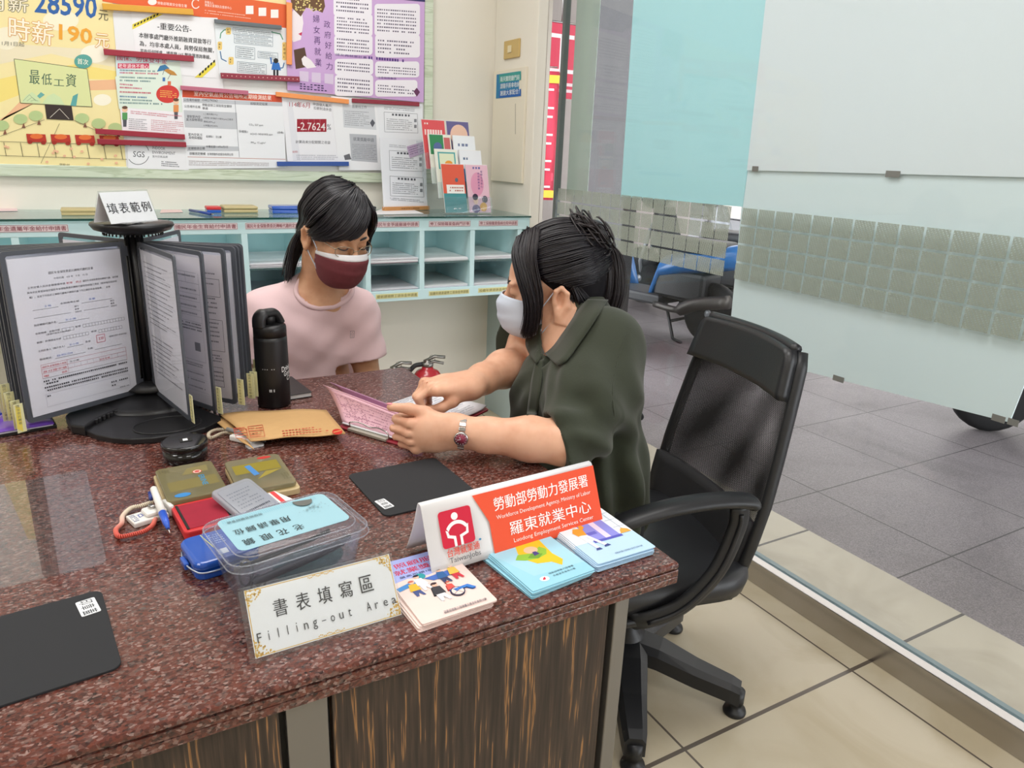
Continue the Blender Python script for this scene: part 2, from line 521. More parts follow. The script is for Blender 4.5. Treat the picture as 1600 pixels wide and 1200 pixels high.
# squares film on the pane: perforated frosted squares in a grid of four rows
def film_mat():
    m, nt, bs = new_mat('perforated_square_film')
    out = nt.nodes['Material Output']
    gm = N(nt, 'ShaderNodeNewGeometry')
    sp = N(nt, 'ShaderNodeSeparateXYZ'); nt.links.new(gm.outputs['Position'], sp.inputs[0])
    y, z = sp.outputs[1], sp.outputs[2]
    k = 330.0
    a = mth(nt, 'SINE', mth(nt, 'MULTIPLY', mth(nt, 'ADD', y, mth(nt, 'MULTIPLY', z, 0.58)), 2 * math.pi * 95))
    c = mth(nt, 'SINE', mth(nt, 'MULTIPLY', mth(nt, 'SUBTRACT', z, mth(nt, 'MULTIPLY', y, 0.12)), 2 * math.pi * 118))
    holes = mth(nt, 'GREATER_THAN', mth(nt, 'MULTIPLY', a, c), 0.34)
    bs.inputs['Base Color'].default_value = lin('#aeb4ab'); bs.inputs['Roughness'].default_value = 0.5
    tr = N(nt, 'ShaderNodeBsdfTransparent')
    tl = N(nt, 'ShaderNodeBsdfTranslucent'); tl.inputs[0].default_value = lin('#c6cfc0')
    m0 = N(nt, 'ShaderNodeMixShader'); m0.inputs[0].default_value = 0.35
    nt.links.new(bs.outputs[0], m0.inputs[1]); nt.links.new(tl.outputs[0], m0.inputs[2])
    al = mth(nt, 'SUBTRACT', 0.68, mth(nt, 'MULTIPLY', holes, 0.42))
    mx = N(nt, 'ShaderNodeMixShader')
    nt.links.new(al, mx.inputs[0]); nt.links.new(tr.outputs[0], mx.inputs[1]); nt.links.new(m0.outputs[0], mx.inputs[2])
    nt.links.new(mx.outputs[0], out.inputs[0])
    return m
m_film = film_mat()
zt = 1.3 - (1.3 - 1.168) * XG / 1.86; zb = 1.3 - (1.3 - 0.928) * XG / 1.86
ph = (zt - zb) / 4; pw = 0.0672
ys = 1.715
for side in (0, 1):
    b = MB()
    for k in range(17 if side == 0 else 16):
        y0 = ys + 0.012 + k * pw * 0.96 if side == 0 else ys - 0.03 - (k + 1) * pw
        if y0 + pw > 2.79: continue
        for r_ in range(4):
            z0 = zb + r_ * ph
            b.box((XG - 0.0053, y0 + 0.0035, z0 + 0.0035), (XG - 0.0044, y0 + pw - 0.0035, z0 + ph - 0.0035), m_film)
    single(b, 'window_film', ('perforated silvery squares film on the clear glass behind the head of the woman in green', 'perforated squares film showing green grey in front of the mint white board')[side], 'window film')

# boards leaning against the outside of the pane
m_teal = board_mat('pale_teal_board', '#b9ecf4')
m_wbd = board_mat('milky_board', '#e6f1f7')
m_wbd2 = board_mat('milky_mint_board', '#e2f2f7')
m_tape = plain('grey_tape', '#7c7b78', 0.6)
def board(name, label, pxs, m, x0, x1, tape=None):
    q = MB()
    pts = [GX(px, py, XG + x0) for px, py in pxs]
    n = len(pts)
    vs = [tuple(p) for p in pts] + [(XG + x1, p[1], p[2]) for p in pts]
    q.add(vs, [tuple(range(n))[::-1], tuple(range(n, 2 * n))] + [(i, (i + 1) % n, n + (i + 1) % n, n + i) for i in range(n)], m)
    for (tx, ty, w) in tape or []:
        c = GX(tx, ty, XG + x0 - 0.001)
        q.box((c[0] - 0.0008, c[1] - w, c[2] - 0.008), (c[0], c[1] + w, c[2] + 0.008), m_tape)
    return single(q, name, label, 'board')
board('poster_board', 'pale teal board behind the glass, between the grey column and the white boards', [(994, -60), (970, 307), (1160, 323), (1212, -60)], m_teal, 0.0142, 0.0156)
board('poster_board', 'upper milky white board behind the glass at the top right', [(1203, -60), (1167, 266), (1640, 278), (1690, -60)], m_wbd, 0.008, 0.013, [(1395, 272, 0.02), (1180, 264, 0.012)])
board('poster_board', 'lower mint white board behind the squares film, taped above the pavement', [(1165, 258), (1136, 560), (1250, 578), (1577, 660), (1640, 500), (1640, 268)], m_wbd2, 0.016, 0.021, [(1310, 592, 0.018), (1560, 654, 0.015), (1583, 660, 0.012)])
board('poster_board', 'narrow pale grey green board strip beside the red street banners', [(905, -60), (885, 305), (917, 305), (942, -60)], plain('grey_green_board', '#a9b8b0', 0.55), 0.03, 0.034)

# ------------------------------------------------------------------ outside: arcade, street
b = MB(); b.box((XG + 0.012, YN, -0.06), (2.2, 9.0, 0.0), m_strip); struct(b, 'ground_threshold')
b = MB(); b.box((2.2, YN - 3, -0.06), (6.2, 12.0, -0.002), m_pave); struct(b, 'ground_paving')
b = MB(); b.box((6.2, YN - 6, -0.1), (16, 20, -0.05), plain('asphalt', '#6d6c6e', 0.8, noise=0.2, nscale=30)); struct(b, 'ground_street')
m_arc = plain('arcade_ceiling', '#8f8a88', 0.7)
b = MB(); b.box((XG + 0.06, YN - 3, 3.3), (5.2, 12, 3.6), m_arc); struct(b, 'ceiling_arcade')
m_gran = tile_mat('grey_granite_cladding', 9.0, 20, 20, 0.001, 0.001, '#403d3d', '#343132', '#5c5a5b', 0.35, 3.0, 170.0)
b = MB(); b.box((2.95, 3.76, -0.01), (3.06, 4.36, 3.3), m_gran, 0.006)
struct(b, 'wall_column')
b = MB(); b.box((2.8, 6.4, 0), (6.0, 6.6, 3.3), plain('shop_shutter', '#a39a95', 0.6, noise=0.1, nscale=3))
b.box((XG + 0.06, 6.3, 0), (2.8, 6.6, 3.3), plain('stall_dark', '#6d6767', 0.7))
struct(b, 'wall_arcade_end')
b = MB()
m_fac = plain('facade_across', '#b5aea6', 0.8, noise=0.15, nscale=1.2)
b.box((14, -12, 0), (14.4, 22, 12), m_fac)
for k in range(9):
    b.box((13.9, -10 + k * 3.4, 0.0), (14.0, -7.6 + k * 3.4, 2.6), plain('shop_dark', '#59585a', 0.5))
struct(b, 'wall_street')


# street banners
def banner(x, y, z0, z1, w, label, glyphs, col, tcol, deg):
    ux = Vector((math.cos(math.radians(deg)), math.sin(math.radians(deg)), 0))
    t = thing('street_banner', label, 'banner', (x, y, 0.0))
    q = MB(); o = Vector((x, y, 0)) + ux * 0.02
    U, V = ux, Vector((0, 0, 1))
    G = []
    for i in range(9):
        z = z0 + (z1 - z0) * i / 8
        G.append([tuple(o + U * (w * j / 5) + V * z + U.cross(V) * (0.012 * math.sin(i * 0.9 + j * 0.8))) for j in range(6)])
    q.grid(G, ink(col), True, 0.002)
    pr = Print(q, tuple(o + U.cross(V) * 0.014), U, V); pr.metric = True
    pr.rect(0.0, z0 + 0.02, w, z0 + 0.02 + w * 0.3, '#e8c34a'); pr.rect(0, z1 - w * 0.45, w, z1 - w * 0.15, '#e8c34a')
    n = len(glyphs); hh = (z1 - z0 - w * 0.9) / n
    for i, g in enumerate(glyphs):
        zc = z1 - w * 0.5 - hh * (i + 1)
        pr.text(g, (w * 0.18, zc + hh * 0.1), (w * 0.82, zc + hh * 0.1), hh * 0.75, tcol, 0.01)
    part(q, 'cloth', t)
    q = MB(); q.tube([(x, y, -0.0), (x, y, z1 + 0.08)], 0.012, m_steel, 8); q.tube([(x, y, z1 + 0.03), tuple(Vector((x, y, z1 + 0.03)) + ux * w)], 0.006, m_steel, 6)
    q.lathe([(0.16, 0), (0.16, 0.03), (0.03, 0.05)], m_dark, 16, Matrix.Translation((x, y, 0)))
    part(q, 'pole', t)
banner(3.18, 5.36, 0.95, 1.95, 0.2, 'slim red vertical banner with white lettering standing outside beyond the glass', ['工', '工', '工', '工'], '#d9455c', '#f4e9ea', -25)
t = thing('street_banner', 'broad red hanging banner with one large white character, seen through the glass edge', 'banner', (3.42, 5.62, 1.8))
q = MB(); q.box((3.42, 5.60, 1.78), (3.78, 5.612, 2.36), ink('#dd4a62'), 0.002)
pr = Print(q, (3.42, 5.60, 1.78), (1, 0, 0), (0, 0, 1)); pr.metric = True
pr.text('工', (0.05, 0.2), (0.31, 0.2), 0.3, '#f6eeee', 0.02)
for k in range(2): pr.rect(0.02, 0.05 + 0.05 * k, 0.34, 0.075 + 0.05 * k, '#f3dfe2')
part(q, 'cloth', t)
q = MB(); q.tube([(3.40, 5.62, 2.37), (3.80, 5.62, 2.37)], 0.01, m_steel, 8); q.tube([(3.6, 5.62, 2.37), (3.6, 5.62, 3.3)], 0.006, m_steel, 6); part(q, 'rail', t)

# scooters on the pavement
m_blue = plain('scooter_blue', '#2f6fb0', 0.3, coat=0.5)
m_blk = plain('scooter_black_plastic', '#2a2a2c', 0.45)
m_grey = plain('scooter_grey_plastic', '#36373a', 0.5)
m_tyre = plain('tyre_rubber', '#19191a', 0.8)
m_chr = plain('exhaust_metal', '#5a5754', 0.45, metal=0.8)
m_sil = plain('scooter_silver', '#9fa2a6', 0.35, metal=0.4)
def scooter(loc, deg, body, label):
    """local x runs from tail (+) to nose (-)"""
    T = rotz(loc, deg)
    t = thing('scooter', label, 'scooter', loc, 'scooters parked on the pavement')
    def P(*a): return [tuple(T @ Vector(p)) for p in a]
    for nm, wx in (('front_wheel', -0.62), ('rear_wheel', 0.62)):
        q = MB(T); R = Matrix.Translation((wx, 0, 0.23)) @ Matrix.Rotation(math.pi / 2, 4, 'X')
        q.lathe([(0.13, -0.045), (0.2, -0.05), (0.228, -0.025), (0.23, 0), (0.228, 0.025), (0.2, 0.05), (0.13, 0.045)], m_tyre, 28, R)
        q.lathe([(0.03, -0.05), (0.035, -0.03), (0.13, -0.02), (0.13, 0.02), (0.035, 0.03), (0.03, 0.05)], m_sil, 20, R)
        part(q, nm, t)
    q = MB(T)   # floor board and lower fairing
    q.prism([(-0.33, -0.15), (-0.2, -0.17), (0.25, -0.17), (0.25, 0.17), (-0.2, 0.17), (-0.33, 0.15)], 0.24, 0.32, m_grey, 0.02)
    part(q, 'footboard', t)
    q = MB(T)   # leg shield sweeps up to the bars
    prof = [(-0.30, 0.26, 0.15), (-0.38, 0.42, 0.17), (-0.46, 0.6, 0.18), (-0.52, 0.78, 0.17), (-0.53, 0.9, 0.12)]
    G = [[(x + 0.12 * (s / 1.0) ** 2, s * w, z) for s in np.linspace(-1, 1, 9)] for x, z, w in prof]
    q.grid(G, body, True, 0.03); part(q, 'leg_shield', t)
    q = MB(T); q.ell((-0.62, 0, 0.42), (0.2, 0.07, 0.1), body); part(q, 'front_mudguard', t)
    q = MB(T); q.tube([(-0.62, 0, 0.23), (-0.6, 0.07, 0.4), (-0.53, 0.03, 0.75)], 0.022, m_sil, 8); q.tube([(-0.62, 0, 0.23), (-0.6, -0.07, 0.4), (-0.53, -0.03, 0.75)], 0.022, m_sil, 8); part(q, 'fork', t)
    q = MB(T)
    q.tube(catmull([(-0.42, -0.33, 1.0), (-0.5, -0.15, 1.0), (-0.52, 0, 0.97), (-0.5, 0.15, 1.0), (-0.42, 0.33, 1.0)], 4), 0.018, m_blk, 8)
    q.ell((-0.54, 0, 0.97), (0.11, 0.16, 0.09), body); part(q, 'handlebar', t)
    for s in (-1, 1):
        q = MB(T); q.tube([(-0.47, s * 0.24, 1.0), (-0.5, s * 0.3, 1.18)], 0.007, m_blk, 6); q.ell((-0.5, s * 0.3, 1.22), (0.015, 0.07, 0.05), m_blk, 14, 8); part(q, 'mirror', t)
    q = MB(T)
    G = []
    for x, z0, w in ((0.12, 0.36, 0.13), (0.2, 0.56, 0.15), (0.4, 0.62, 0.17), (0.7, 0.68, 0.13), (0.88, 0.72, 0.05)):
        G.append([(x, w * math.sin(a), (z0 - 0.14) + 0.16 * (1 + math.cos(a)) * 0.62) for a in np.linspace(-math.pi * 0.8, math.pi * 0.8, 13)])
    q.grid(G, body, True, 0.01)
    q.box((0.15, -0.12, 0.3), (0.6, 0.12, 0.52), m_blk, 0.03); part(q, 'tail_body', t)
    q = MB(T)
    q.box((0.08, -0.14, 0.66), (0.72, 0.14, 0.76), m_blk, 0.04, 3, smooth=True); part(q, 'seat', t)
    q = MB(T); q.tube(catmull([(0.22, -0.17, 0.25), (0.45, -0.2, 0.25), (0.62, -0.21, 0.32), (0.88, -0.21, 0.38)], 5), [0.025] * 6 + [0.05] * 10, m_chr, 10); part(q, 'exhaust', t)
    q = MB(T); q.box((0.25, 0.08, 0.18), (0.72, 0.17, 0.34), m_grey, 0.03); part(q, 'engine_case', t)
    q = MB(T)
    q.tube([(0.3, 0.13, 0.26), (0.42, 0.17, 0.02), (0.5, 0.17, 0.0)], 0.013, m_blk, 6); q.tube([(0.3, -0.13, 0.26), (0.42, -0.17, 0.02), (0.5, -0.17, 0.0)], 0.013, m_blk, 6); q.tube([(0.36, -0.15, 0.14), (0.36, 0.15, 0.14)], 0.012, m_blk, 6)
    part(q, 'centre_stand', t)
    q = MB(T); q.box((0.86, -0.06, 0.62), (0.93, 0.06, 0.7), plain('tail_lamp_red', '#a02a28', 0.2), 0.01); part(q, 'tail_lamp', t)
    return t
scooter((3.80, 4.46, 0), -78, m_blue, 'blue scooter with black floorboard parked beside the grey granite column')
scooter((4.62, 4.75, 0), -78, m_blk, 'black scooter parked behind the blue scooter outside the glass')
scooter((5.45, 4.9, 0), -76, m_sil, 'silver scooter parked farther along the street outside')
scooter((4.55, 1.55, 0), -30, m_blk, 'black scooter at the far right beyond the white boards')
# ================================================================== COUNTER
ZD = 0.75
DX0, DX1, DY0, DY1 = -2.3, 0.678, 0.664, 1.742
def granite():
    m, nt, b = new_mat('polished_red_granite')
    tc = N(nt, 'ShaderNodeTexCoord')
    v1 = N(nt, 'ShaderNodeTexVoronoi'); v1.inputs['Scale'].default_value = 330
    v2 = N(nt, 'ShaderNodeTexVoronoi'); v2.inputs['Scale'].default_value = 210
    n1 = N(nt, 'ShaderNodeTexNoise'); n1.inputs['Scale'].default_value = 60; n1.inputs['Detail'].default_value = 5
    mp = N(nt, 'ShaderNodeMapping'); mp.inputs['Scale'].default_value = (0.8, 1.15, 1)
    nt.links.new(tc.outputs['Object'], mp.inputs[0])
    for q in (v1, v2, n1): nt.links.new(mp.outputs[0], q.inputs['Vector'])
    s = N(nt, 'ShaderNodeSeparateColor'); nt.links.new(v1.outputs['Color'], s.inputs[0])
    s2 = N(nt, 'ShaderNodeSeparateColor'); nt.links.new(v2.outputs['Color'], s2.inputs[0])
    c1 = ramp(nt, s.outputs[0], [(0.0, '#1f1719'), (0.17, '#382a2a'), (0.34, '#582d27'), (0.52, '#6f372b'), (0.68, '#653d35'), (0.84, '#835d55'), (0.94, '#ab918a')], 'LINEAR')
    c2 = ramp(nt, s2.outputs[1], [(0.0, '#2a1e1e'), (0.3, '#5a2f27'), (0.7, '#6b3c31'), (1.0, '#6f605b')])
    mx = N(nt, 'ShaderNodeMix', data_type='RGBA'); nt.links.new(n1.outputs['Fac'], mx.inputs['Factor'])
    nt.links.new(c1, mx.inputs['A']); nt.links.new(c2, mx.inputs['B'])
    nt.links.new(mx.outputs['Result'], b.inputs['Base Color'])
    b.inputs['Roughness'].default_value = 0.13
    b.inputs['Specular IOR Level'].default_value = 0.62
    return m
m_gran_red = granite()
def zebra():
    m, nt, b = new_mat('dark_zebrawood_laminate')
    tc = N(nt, 'ShaderNodeTexCoord')
    mp = N(nt, 'ShaderNodeMapping'); mp.inputs['Scale'].default_value = (1, 1, 0.035)
    nt.links.new(tc.outputs['Object'], mp.inputs[0])
    n1 = N(nt, 'ShaderNodeTexNoise'); n1.inputs['Scale'].default_value = 120; n1.inputs['Detail'].default_value = 3; n1.inputs['Roughness'].default_value = 0.6
    n2 = N(nt, 'ShaderNodeTexNoise'); n2.inputs['Scale'].default_value = 190; n2.inputs['Detail'].default_value = 2
    for q in (n1, n2): nt.links.new(mp.outputs[0], q.inputs['Vector'])
    f = mth(nt, 'ADD', mth(nt, 'MULTIPLY', n1.outputs['Fac'], 0.7), mth(nt, 'MULTIPLY', n2.outputs['Fac'], 0.3))
    c = ramp(nt, f, [(0.40, '#2a211c'), (0.50, '#3b2f28'), (0.56, '#4a3b30'), (0.585, '#a1764a'), (0.60, '#94693c'), (0.625, '#44352b'), (0.72, '#302520')])
    nt.links.new(c, b.inputs['Base Color'])
    b.inputs['Roughness'].default_value = 0.42
    return m
m_zebra = zebra()
m_plate = plain('grey_metal_strip', '#8b8987', 0.38, metal=0.75)
b = MB()
for z0, z1, bev in ((0.7160, 0.7269, 0.0009), (0.7276, 0.7379, 0.0009)):
    b.box((DX0, DY0 + 0.0012, z0), (DX1 - 0.0012, DY1, z1), m_gran_red, bev, 2)
b.box((DX0, DY0, 0.7385), (DX1, DY1, ZD), m_gran_red, 0.0058, 4)
b.box((DX0 + 0.003, DY0 + 0.004, 0.7165), (DX1 - 0.004, DY1 - 0.002, 0.749), m_dark)
single(b, 'granite_worktop', 'polished red granite worktop with a grooved edge where both women sit', 'worktop', loc=(DX1, DY0, 0.716))
t = thing('counter_base', 'dark zebrawood counter front with grey metal strips under the granite', 'counter', (0, 0.7, 0))
FY = 0.700
def front(nm, x0, x1, m, y=FY, z1=0.716):
    q = MB(); q.box((x0, y, 0.002), (x1, y + 0.02, z1), m, 0.001); return part(q, nm, t)
front('wood_panel', 0.178, 0.583, m_zebra); front('wood_panel', -0.56, 0.117, m_zebra); front('wood_panel', -1.4, -0.63, m_zebra)
front('metal_strip', 0.125, 0.173, m_plate, FY + 0.001); front('metal_strip', -0.622, -0.568, m_plate, FY + 0.001)
q = MB(); q.box((0.592, FY - 0.004, 0.002), (0.617, FY + 0.05, 0.716), m_plate, 0.002); part(q, 'end_strip', t)
q = MB(); q.box((-1.42, FY + 0.012, 0.004), (0.60, FY + 0.045, 0.715), m_dark); part(q, 'backing', t)
q = MB(); q.box((-2.25, FY + 0.05, 0.002), (-2.2, DY1 - 0.06, 0.716), m_zebra); part(q, 'end_panel', t)
q = MB(); q.box((-1.2, DY1 - 0.1, 0.002), (-1.15, DY1 - 0.05, 0.716), m_plate); part(q, 'leg', t)

# ------------------------------------------------------------------ small helpers for the worktop
UX, UY, UZ = (1, 0, 0), (0, 1, 0), (0, 0, 1)
def dup(o, loc, rz, label=None, group=None):
    def cp(x, par):
        c = x.copy(); COL.objects.link(c)
        if par is not None: c.parent = par
        for ch in [k for k in x.children]: cp(ch, c)
        return c
    r = cp(o, None); r.location = tuple(map(float, loc)); r.rotation_euler = (0, 0, math.radians(rz))
    if label: r['label'] = label
    if group: r['group'] = group
    return r
def deg_of(a, b): return math.degrees(math.atan2(b[1] - a[1], b[0] - a[0]))

# ------------------------------------------------------------------ flyers under the orange sign
def flyer_base(hexa):
    q = MB(); q.prism(rect_pts(0.105, 0.148, 0.003, 3), 0, 0.0009, ink(hexa))
    pr = Print(q, (0, 0, 0.0009), UX, UY, 0.00008, 0.00005); pr.metric = True
    return q, pr
def stack(pxBL, pxBR, q, n, label, under, group, seed, dx=0.002, da=1.2, W_=0.105):
    r = random.Random(seed)
    a, c = GZ(*pxBL, ZD), GZ(*pxBR, ZD)
    ang = deg_of(a, c); H_ = 0.148
    ctr = (a + c) / 2 + np.array([-math.sin(math.radians(ang)), math.cos(math.radians(ang)), 0]) * H_ / 2
    o0 = single(q, 'flyer', label, 'flyer', group, loc=(0, 0, 0))
    for i in range(n):
        z = ZD + 0.0003 + i * 0.00155
        if i == n - 1: o0.location = (ctr[0], ctr[1], z); o0.rotation_euler = (0, 0, math.radians(ang))
        else:
            f = 1 - i / n
            dup(o0, (ctr[0] + r.uniform(-dx, dx) - 0.007 * f, ctr[1] + r.uniform(-dx, dx) - 0.001 * f, z), ang + r.uniform(-da, da) + 2.2 * f, under)
# pink one: helpers pushing a wheelchair
q, pr = flyer_base('#f0d8d0')
pr.poly([(-0.0525, 0.02), (-0.03, 0.024), (0.0, 0.02), (0.0525, 0.03), (0.0525, 0.074), (-0.0525, 0.074)], '#a9b4ea')
pr.text('照顧服務', (-0.034, 0.052), (0.04, 0.052), 0.012, '#d8385a', 0.01)
pr.text('就業獎勵', (-0.04, 0.036), (0.03, 0.036), 0.012, '#d8385a', 0.01)
pr.text('最高可領10萬8千', (-0.038, 0.027), (0.03, 0.027), 0.005, '#2f3160')
pr.poly([(-0.052, 0.008), (-0.03, 0.014), (-0.02, 0.008), (-0.05, 0.0)], '#4d8fd0'); pr.poly([(-0.01, 0.014), (0.03, 0.018), (0.04, 0.006), (0.0, 0.004)], '#4f74c4')
pr.ell(-0.012, 0.021, 0.007, 0.007, '#3aa0a8')
def figure(x, y, s, coat, leg, hair, lean=0.0):
    pr.poly([(x - 0.004 * s, y - 0.012 * s), (x - 0.001 * s, y - 0.012 * s), (x + 0.002 * s, y), (x - 0.005 * s, y)], leg)
    pr.poly([(x + 0.004 * s, y - 0.012 * s), (x + 0.007 * s, y - 0.012 * s), (x + 0.004 * s, y), (x - 0.002 * s, y)], leg)
    pr.poly([(x - 0.007 * s, y - 0.001), (x + 0.006 * s, y - 0.001), (x + 0.005 * s + lean, y + 0.012 * s), (x - 0.004 * s + lean, y + 0.013 * s)], coat)
    pr.ell(x + 0.001 * s + lean, y + 0.016 * s, 0.003 * s, 0.0035 * s, '#f0c0a8', 14); pr.ell(x + 0.001 * s + lean, y + 0.018 * s, 0.0034 * s, 0.002 * s, hair, 12)
figure(-0.03, -0.006, 1.15, '#e9bb3d', '#4b5a8e', '#c86a58'); figure(-0.016, 0.002, 1.2, '#f6f4f4', '#f6f4f4', '#23253a', -0.003)
figure(0.014, 0.004, 1.1, '#3a6aa4', '#3c4468', '#2a2030'); figure(0.032, 0.006, 1.15, '#e8c35a', '#cf3a4a', '#8b5a3a')
figure(-0.006, -0.028, 1.3, '#3a3a40', '#f7f5f6', '#3a2b30'); figure(0.012, -0.026, 0.9, '#d8564e', '#3d7fcf', '#c05a4a')
pr.ell(0.016, -0.034, 0.0095, 0.0095, '#39395a', 26); pr.ell(0.016, -0.034, 0.0082, 0.0082, '#f0d8d0', 26)
pr.poly([(0.012, -0.028), (0.034, -0.026), (0.042, -0.037), (0.036, -0.038), (0.03, -0.031), (0.014, -0.034)], '#3d7fcf')
for k in range(4): pr.line((0.016, -0.034), (0.016 + 0.008 * math.cos(k * 1.57 + 0.6), -0.034 + 0.008 * math.sin(k * 1.57 + 0.6)), 0.0005, '#39395a')
pr.text('勞動部勞動力發展署北基宜花金馬分署', (-0.02, -0.068), (0.04, -0.068), 0.0035, '#4a4a5c')
stack((656, 987), (781, 946), q, 6, 'pink and lavender flyer with a wheelchair drawing, topmost beside the filling-out sign', 'pink flyer lying under the wheelchair flyer at the counter edge', 'pink wheelchair flyers', 3)
# teal one: yellow island drawing
q, pr = flyer_base('#a5d8ea')
pr.poly([(-0.0525, 0.03), (-0.0525, -0.074), (0.0525, -0.074), (0.0525, -0.05), (-0.03, -0.045)], '#9ad4e6')
pr.poly([(0.02, 0.06), (0.034, 0.048), (0.03, 0.02), (0.026, -0.01), (0.03, -0.03), (0.02, -0.042), (0.012, -0.028), (-0.008, -0.022), (-0.016, -0.008), (-0.018, 0.012), (-0.006, 0.04)], '#f3c52e')
pr.poly([(-0.03, 0.0), (-0.018, -0.008), (0.0, -0.012), (0.018, -0.008), (0.026, 0.004), (0.02, 0.014), (0.0, 0.004), (-0.02, 0.01)], '#8fc244')
pr.poly([(-0.012, -0.004), (0.002, -0.012), (0.014, -0.004), (0.0, 0.004)], '#6ea23a')
pr.ell(0.004, 0.012, 0.011, 0.009, '#f0c8a4', 18); pr.poly([(0.0, -0.004), (0.01, -0.002), (0.008, 0.006), (0.002, 0.006)], '#4a4688')
pr.text('勞動部勞動力發展署', (-0.01, -0.053), (0.032, -0.053), 0.004, '#3f5a6a'); pr.text('北基宜花金馬分署', (-0.008, -0.060), (0.03, -0.060), 0.004, '#3f5a6a')
pr.ell(-0.022, -0.058, 0.007, 0.0055, '#f4f6f6', 18); pr.poly([(-0.026, -0.06), (-0.021, -0.06), (-0.019, -0.054), (-0.023, -0.056)], '#d0344a')
stack((841, 932), (921, 903), q, 7, 'light blue flyer with a yellow and green island drawing, topmost of the middle stack', 'light blue green flyer lying under the island flyer', 'island flyers', 5)
# blue one: man at a ticket gate
q, pr = flyer_base('#bcdcf4')
pr.rect(-0.0525, -0.02, 0.0525, 0.074, '#eaf2f8'); pr.rect(-0.02, -0.022, 0.028, 0.07, '#8f92e0'); pr.rect(0.002, -0.02, 0.012, 0.05, '#e8d8ee'); pr.rect(-0.018, -0.004, -0.002, 0.004, '#6a6cc8'); pr.rect(-0.022, -0.026, 0.03, -0.02, '#5c60c0')
for k in range(3): pr.line((0.03, 0.0 + 0.022 * k), (0.052, 0.0 + 0.022 * k), 0.0006, '#6d7fa0')
pr.line((0.041, -0.02), (0.041, 0.07), 0.0006, '#6d7fa0')
pr.poly([(0.03, -0.02), (0.05, -0.02), (0.048, -0.012), (0.04, -0.006), (0.034, -0.012)], '#e8a84c')
pr.poly([(-0.034, 0.0), (-0.02, -0.002), (-0.016, 0.018), (-0.03, 0.022), (-0.037, 0.012)], '#eea23a'); pr.poly([(-0.02, 0.012), (-0.01, 0.02), (-0.012, 0.03), (-0.017, 0.028), (-0.02, 0.018)], '#eea23a')
pr.poly([(-0.034, 0.0), (-0.027, 0.0), (-0.024, -0.04), (-0.029, -0.04)], '#fbfbfc'); pr.poly([(-0.027, 0.0), (-0.02, -0.002), (-0.008, -0.036), (-0.013, -0.038)], '#fbfbfc')
pr.poly([(-0.033, -0.044), (-0.022, -0.044), (-0.024, -0.039), (-0.03, -0.039)], '#44508e'); pr.poly([(-0.016, -0.041), (-0.004, -0.04), (-0.007, -0.035), (-0.014, -0.037)], '#44508e')
pr.ell(-0.026, 0.03, 0.006, 0.006, '#f0c4a6', 14)
pr.text('勞動部勞動力發展署北基宜花金馬分署', (-0.014, -0.064), (0.036, -0.064), 0.0034, '#4a6284')
stack((935, 893), (1023, 866), q, 8, 'pale blue flyer with a man in an orange jacket, topmost at the counter corner', 'pale blue flyer lying under the ticket gate flyer at the counter corner', 'ticket gate flyers', 8)

# ------------------------------------------------------------------ orange tent sign
a, c = GZ(676, 905, ZD), GZ(941, 822, ZD)
ang = deg_of(a, c); Ls = float(np.linalg.norm(c - a)); T = rotz(a, ang)
H_, D_ = 0.094, 0.082
t = thing('tent_sign', 'orange and white folded tent sign of the employment service standing on the flyers', 'sign', (a + c) / 2)
m_card = plain('white_card', '#eeeef0', 0.35)
q = MB(T)
fr = np.array([(0.0, 0.0055), (0.018, H_ * 0.5), (0.034, H_ - 0.006), (0.041, H_), (0.047, H_ - 0.004), (0.060, H_ * 0.55), (D_, 0.0055)])
prof = catmull(fr, 4)
G = [[(x, p[0], p[1]) for x in (0.0, Ls)] for p in prof]
q.grid([[np.array(r_[1]), np.array(r_[0])] for r_ in G], m_card, True, 0.0018)
def on_tent(s, h):      # s metres along, h 0..1 up the front
    return (s, np.interp(h * H_, [0.0055, H_ * 0.5, H_ - 0.006], [0.0, 0.018, 0.034]), h * H_)
# printed front follows one flat plane just off the card
fo = np.array(T @ Vector((0, -0.0012, 0.0055))); fu = np.array((T.to_3x3() @ Vector(UX))); fv = np.array((T.to_3x3() @ Vector((0, 0.034, H_ - 0.0115))))
pr = Print(q, fo, fu, fv, 0.0012, 0.0001); pr.metric = True
FH = math.hypot(0.034, H_ - 0.0115)
def fx_(u): return u * Ls
pr.poly([(fx_(0.275), 0.0), (Ls, 0.0), (Ls, FH + 0.002), (fx_(0.27), FH + 0.002), (fx_(0.325), FH * 0.55), (fx_(0.325), FH * 0.5)][:0] or [(fx_(0.33), 0.0005), (Ls - 0.0004, 0.0005), (Ls - 0.0004, FH + 0.003), (fx_(0.262), FH + 0.003), (fx_(0.33), FH * 0.56)], '#ea5432')
pr.text('勞動部勞動力發展署', (fx_(0.37), FH * 0.70), (fx_(0.945), FH * 0.70), FH * 0.215, '#fbf7f4', 0.006)
pr.text('Workforce Development Agency, Ministry of Labor', (fx_(0.372), FH * 0.545), (fx_(0.95), FH * 0.545), FH * 0.085, '#fbefe8')
pr.text('羅東就業中心', (fx_(0.435), FH * 0.255), (fx_(0.935), FH * 0.255), FH * 0.22, '#fbf7f4', 0.003)
pr.text('Luodong Employment Services Center', (fx_(0.445), FH * 0.115), (fx_(0.94), FH * 0.115), FH * 0.085, '#fbefe8')
cx, cy = fx_(0.155), FH * 0.625
pr.rect(cx - 0.0255, cy - 0.0255, cx + 0.0255, cy + 0.0255, '#cf1f3c', 0.005)
pr.ell(cx - 0.001, cy + 0.0155, 0.0052, 0.0052, '#f7f3f3')
wht = '#f7f3f3'
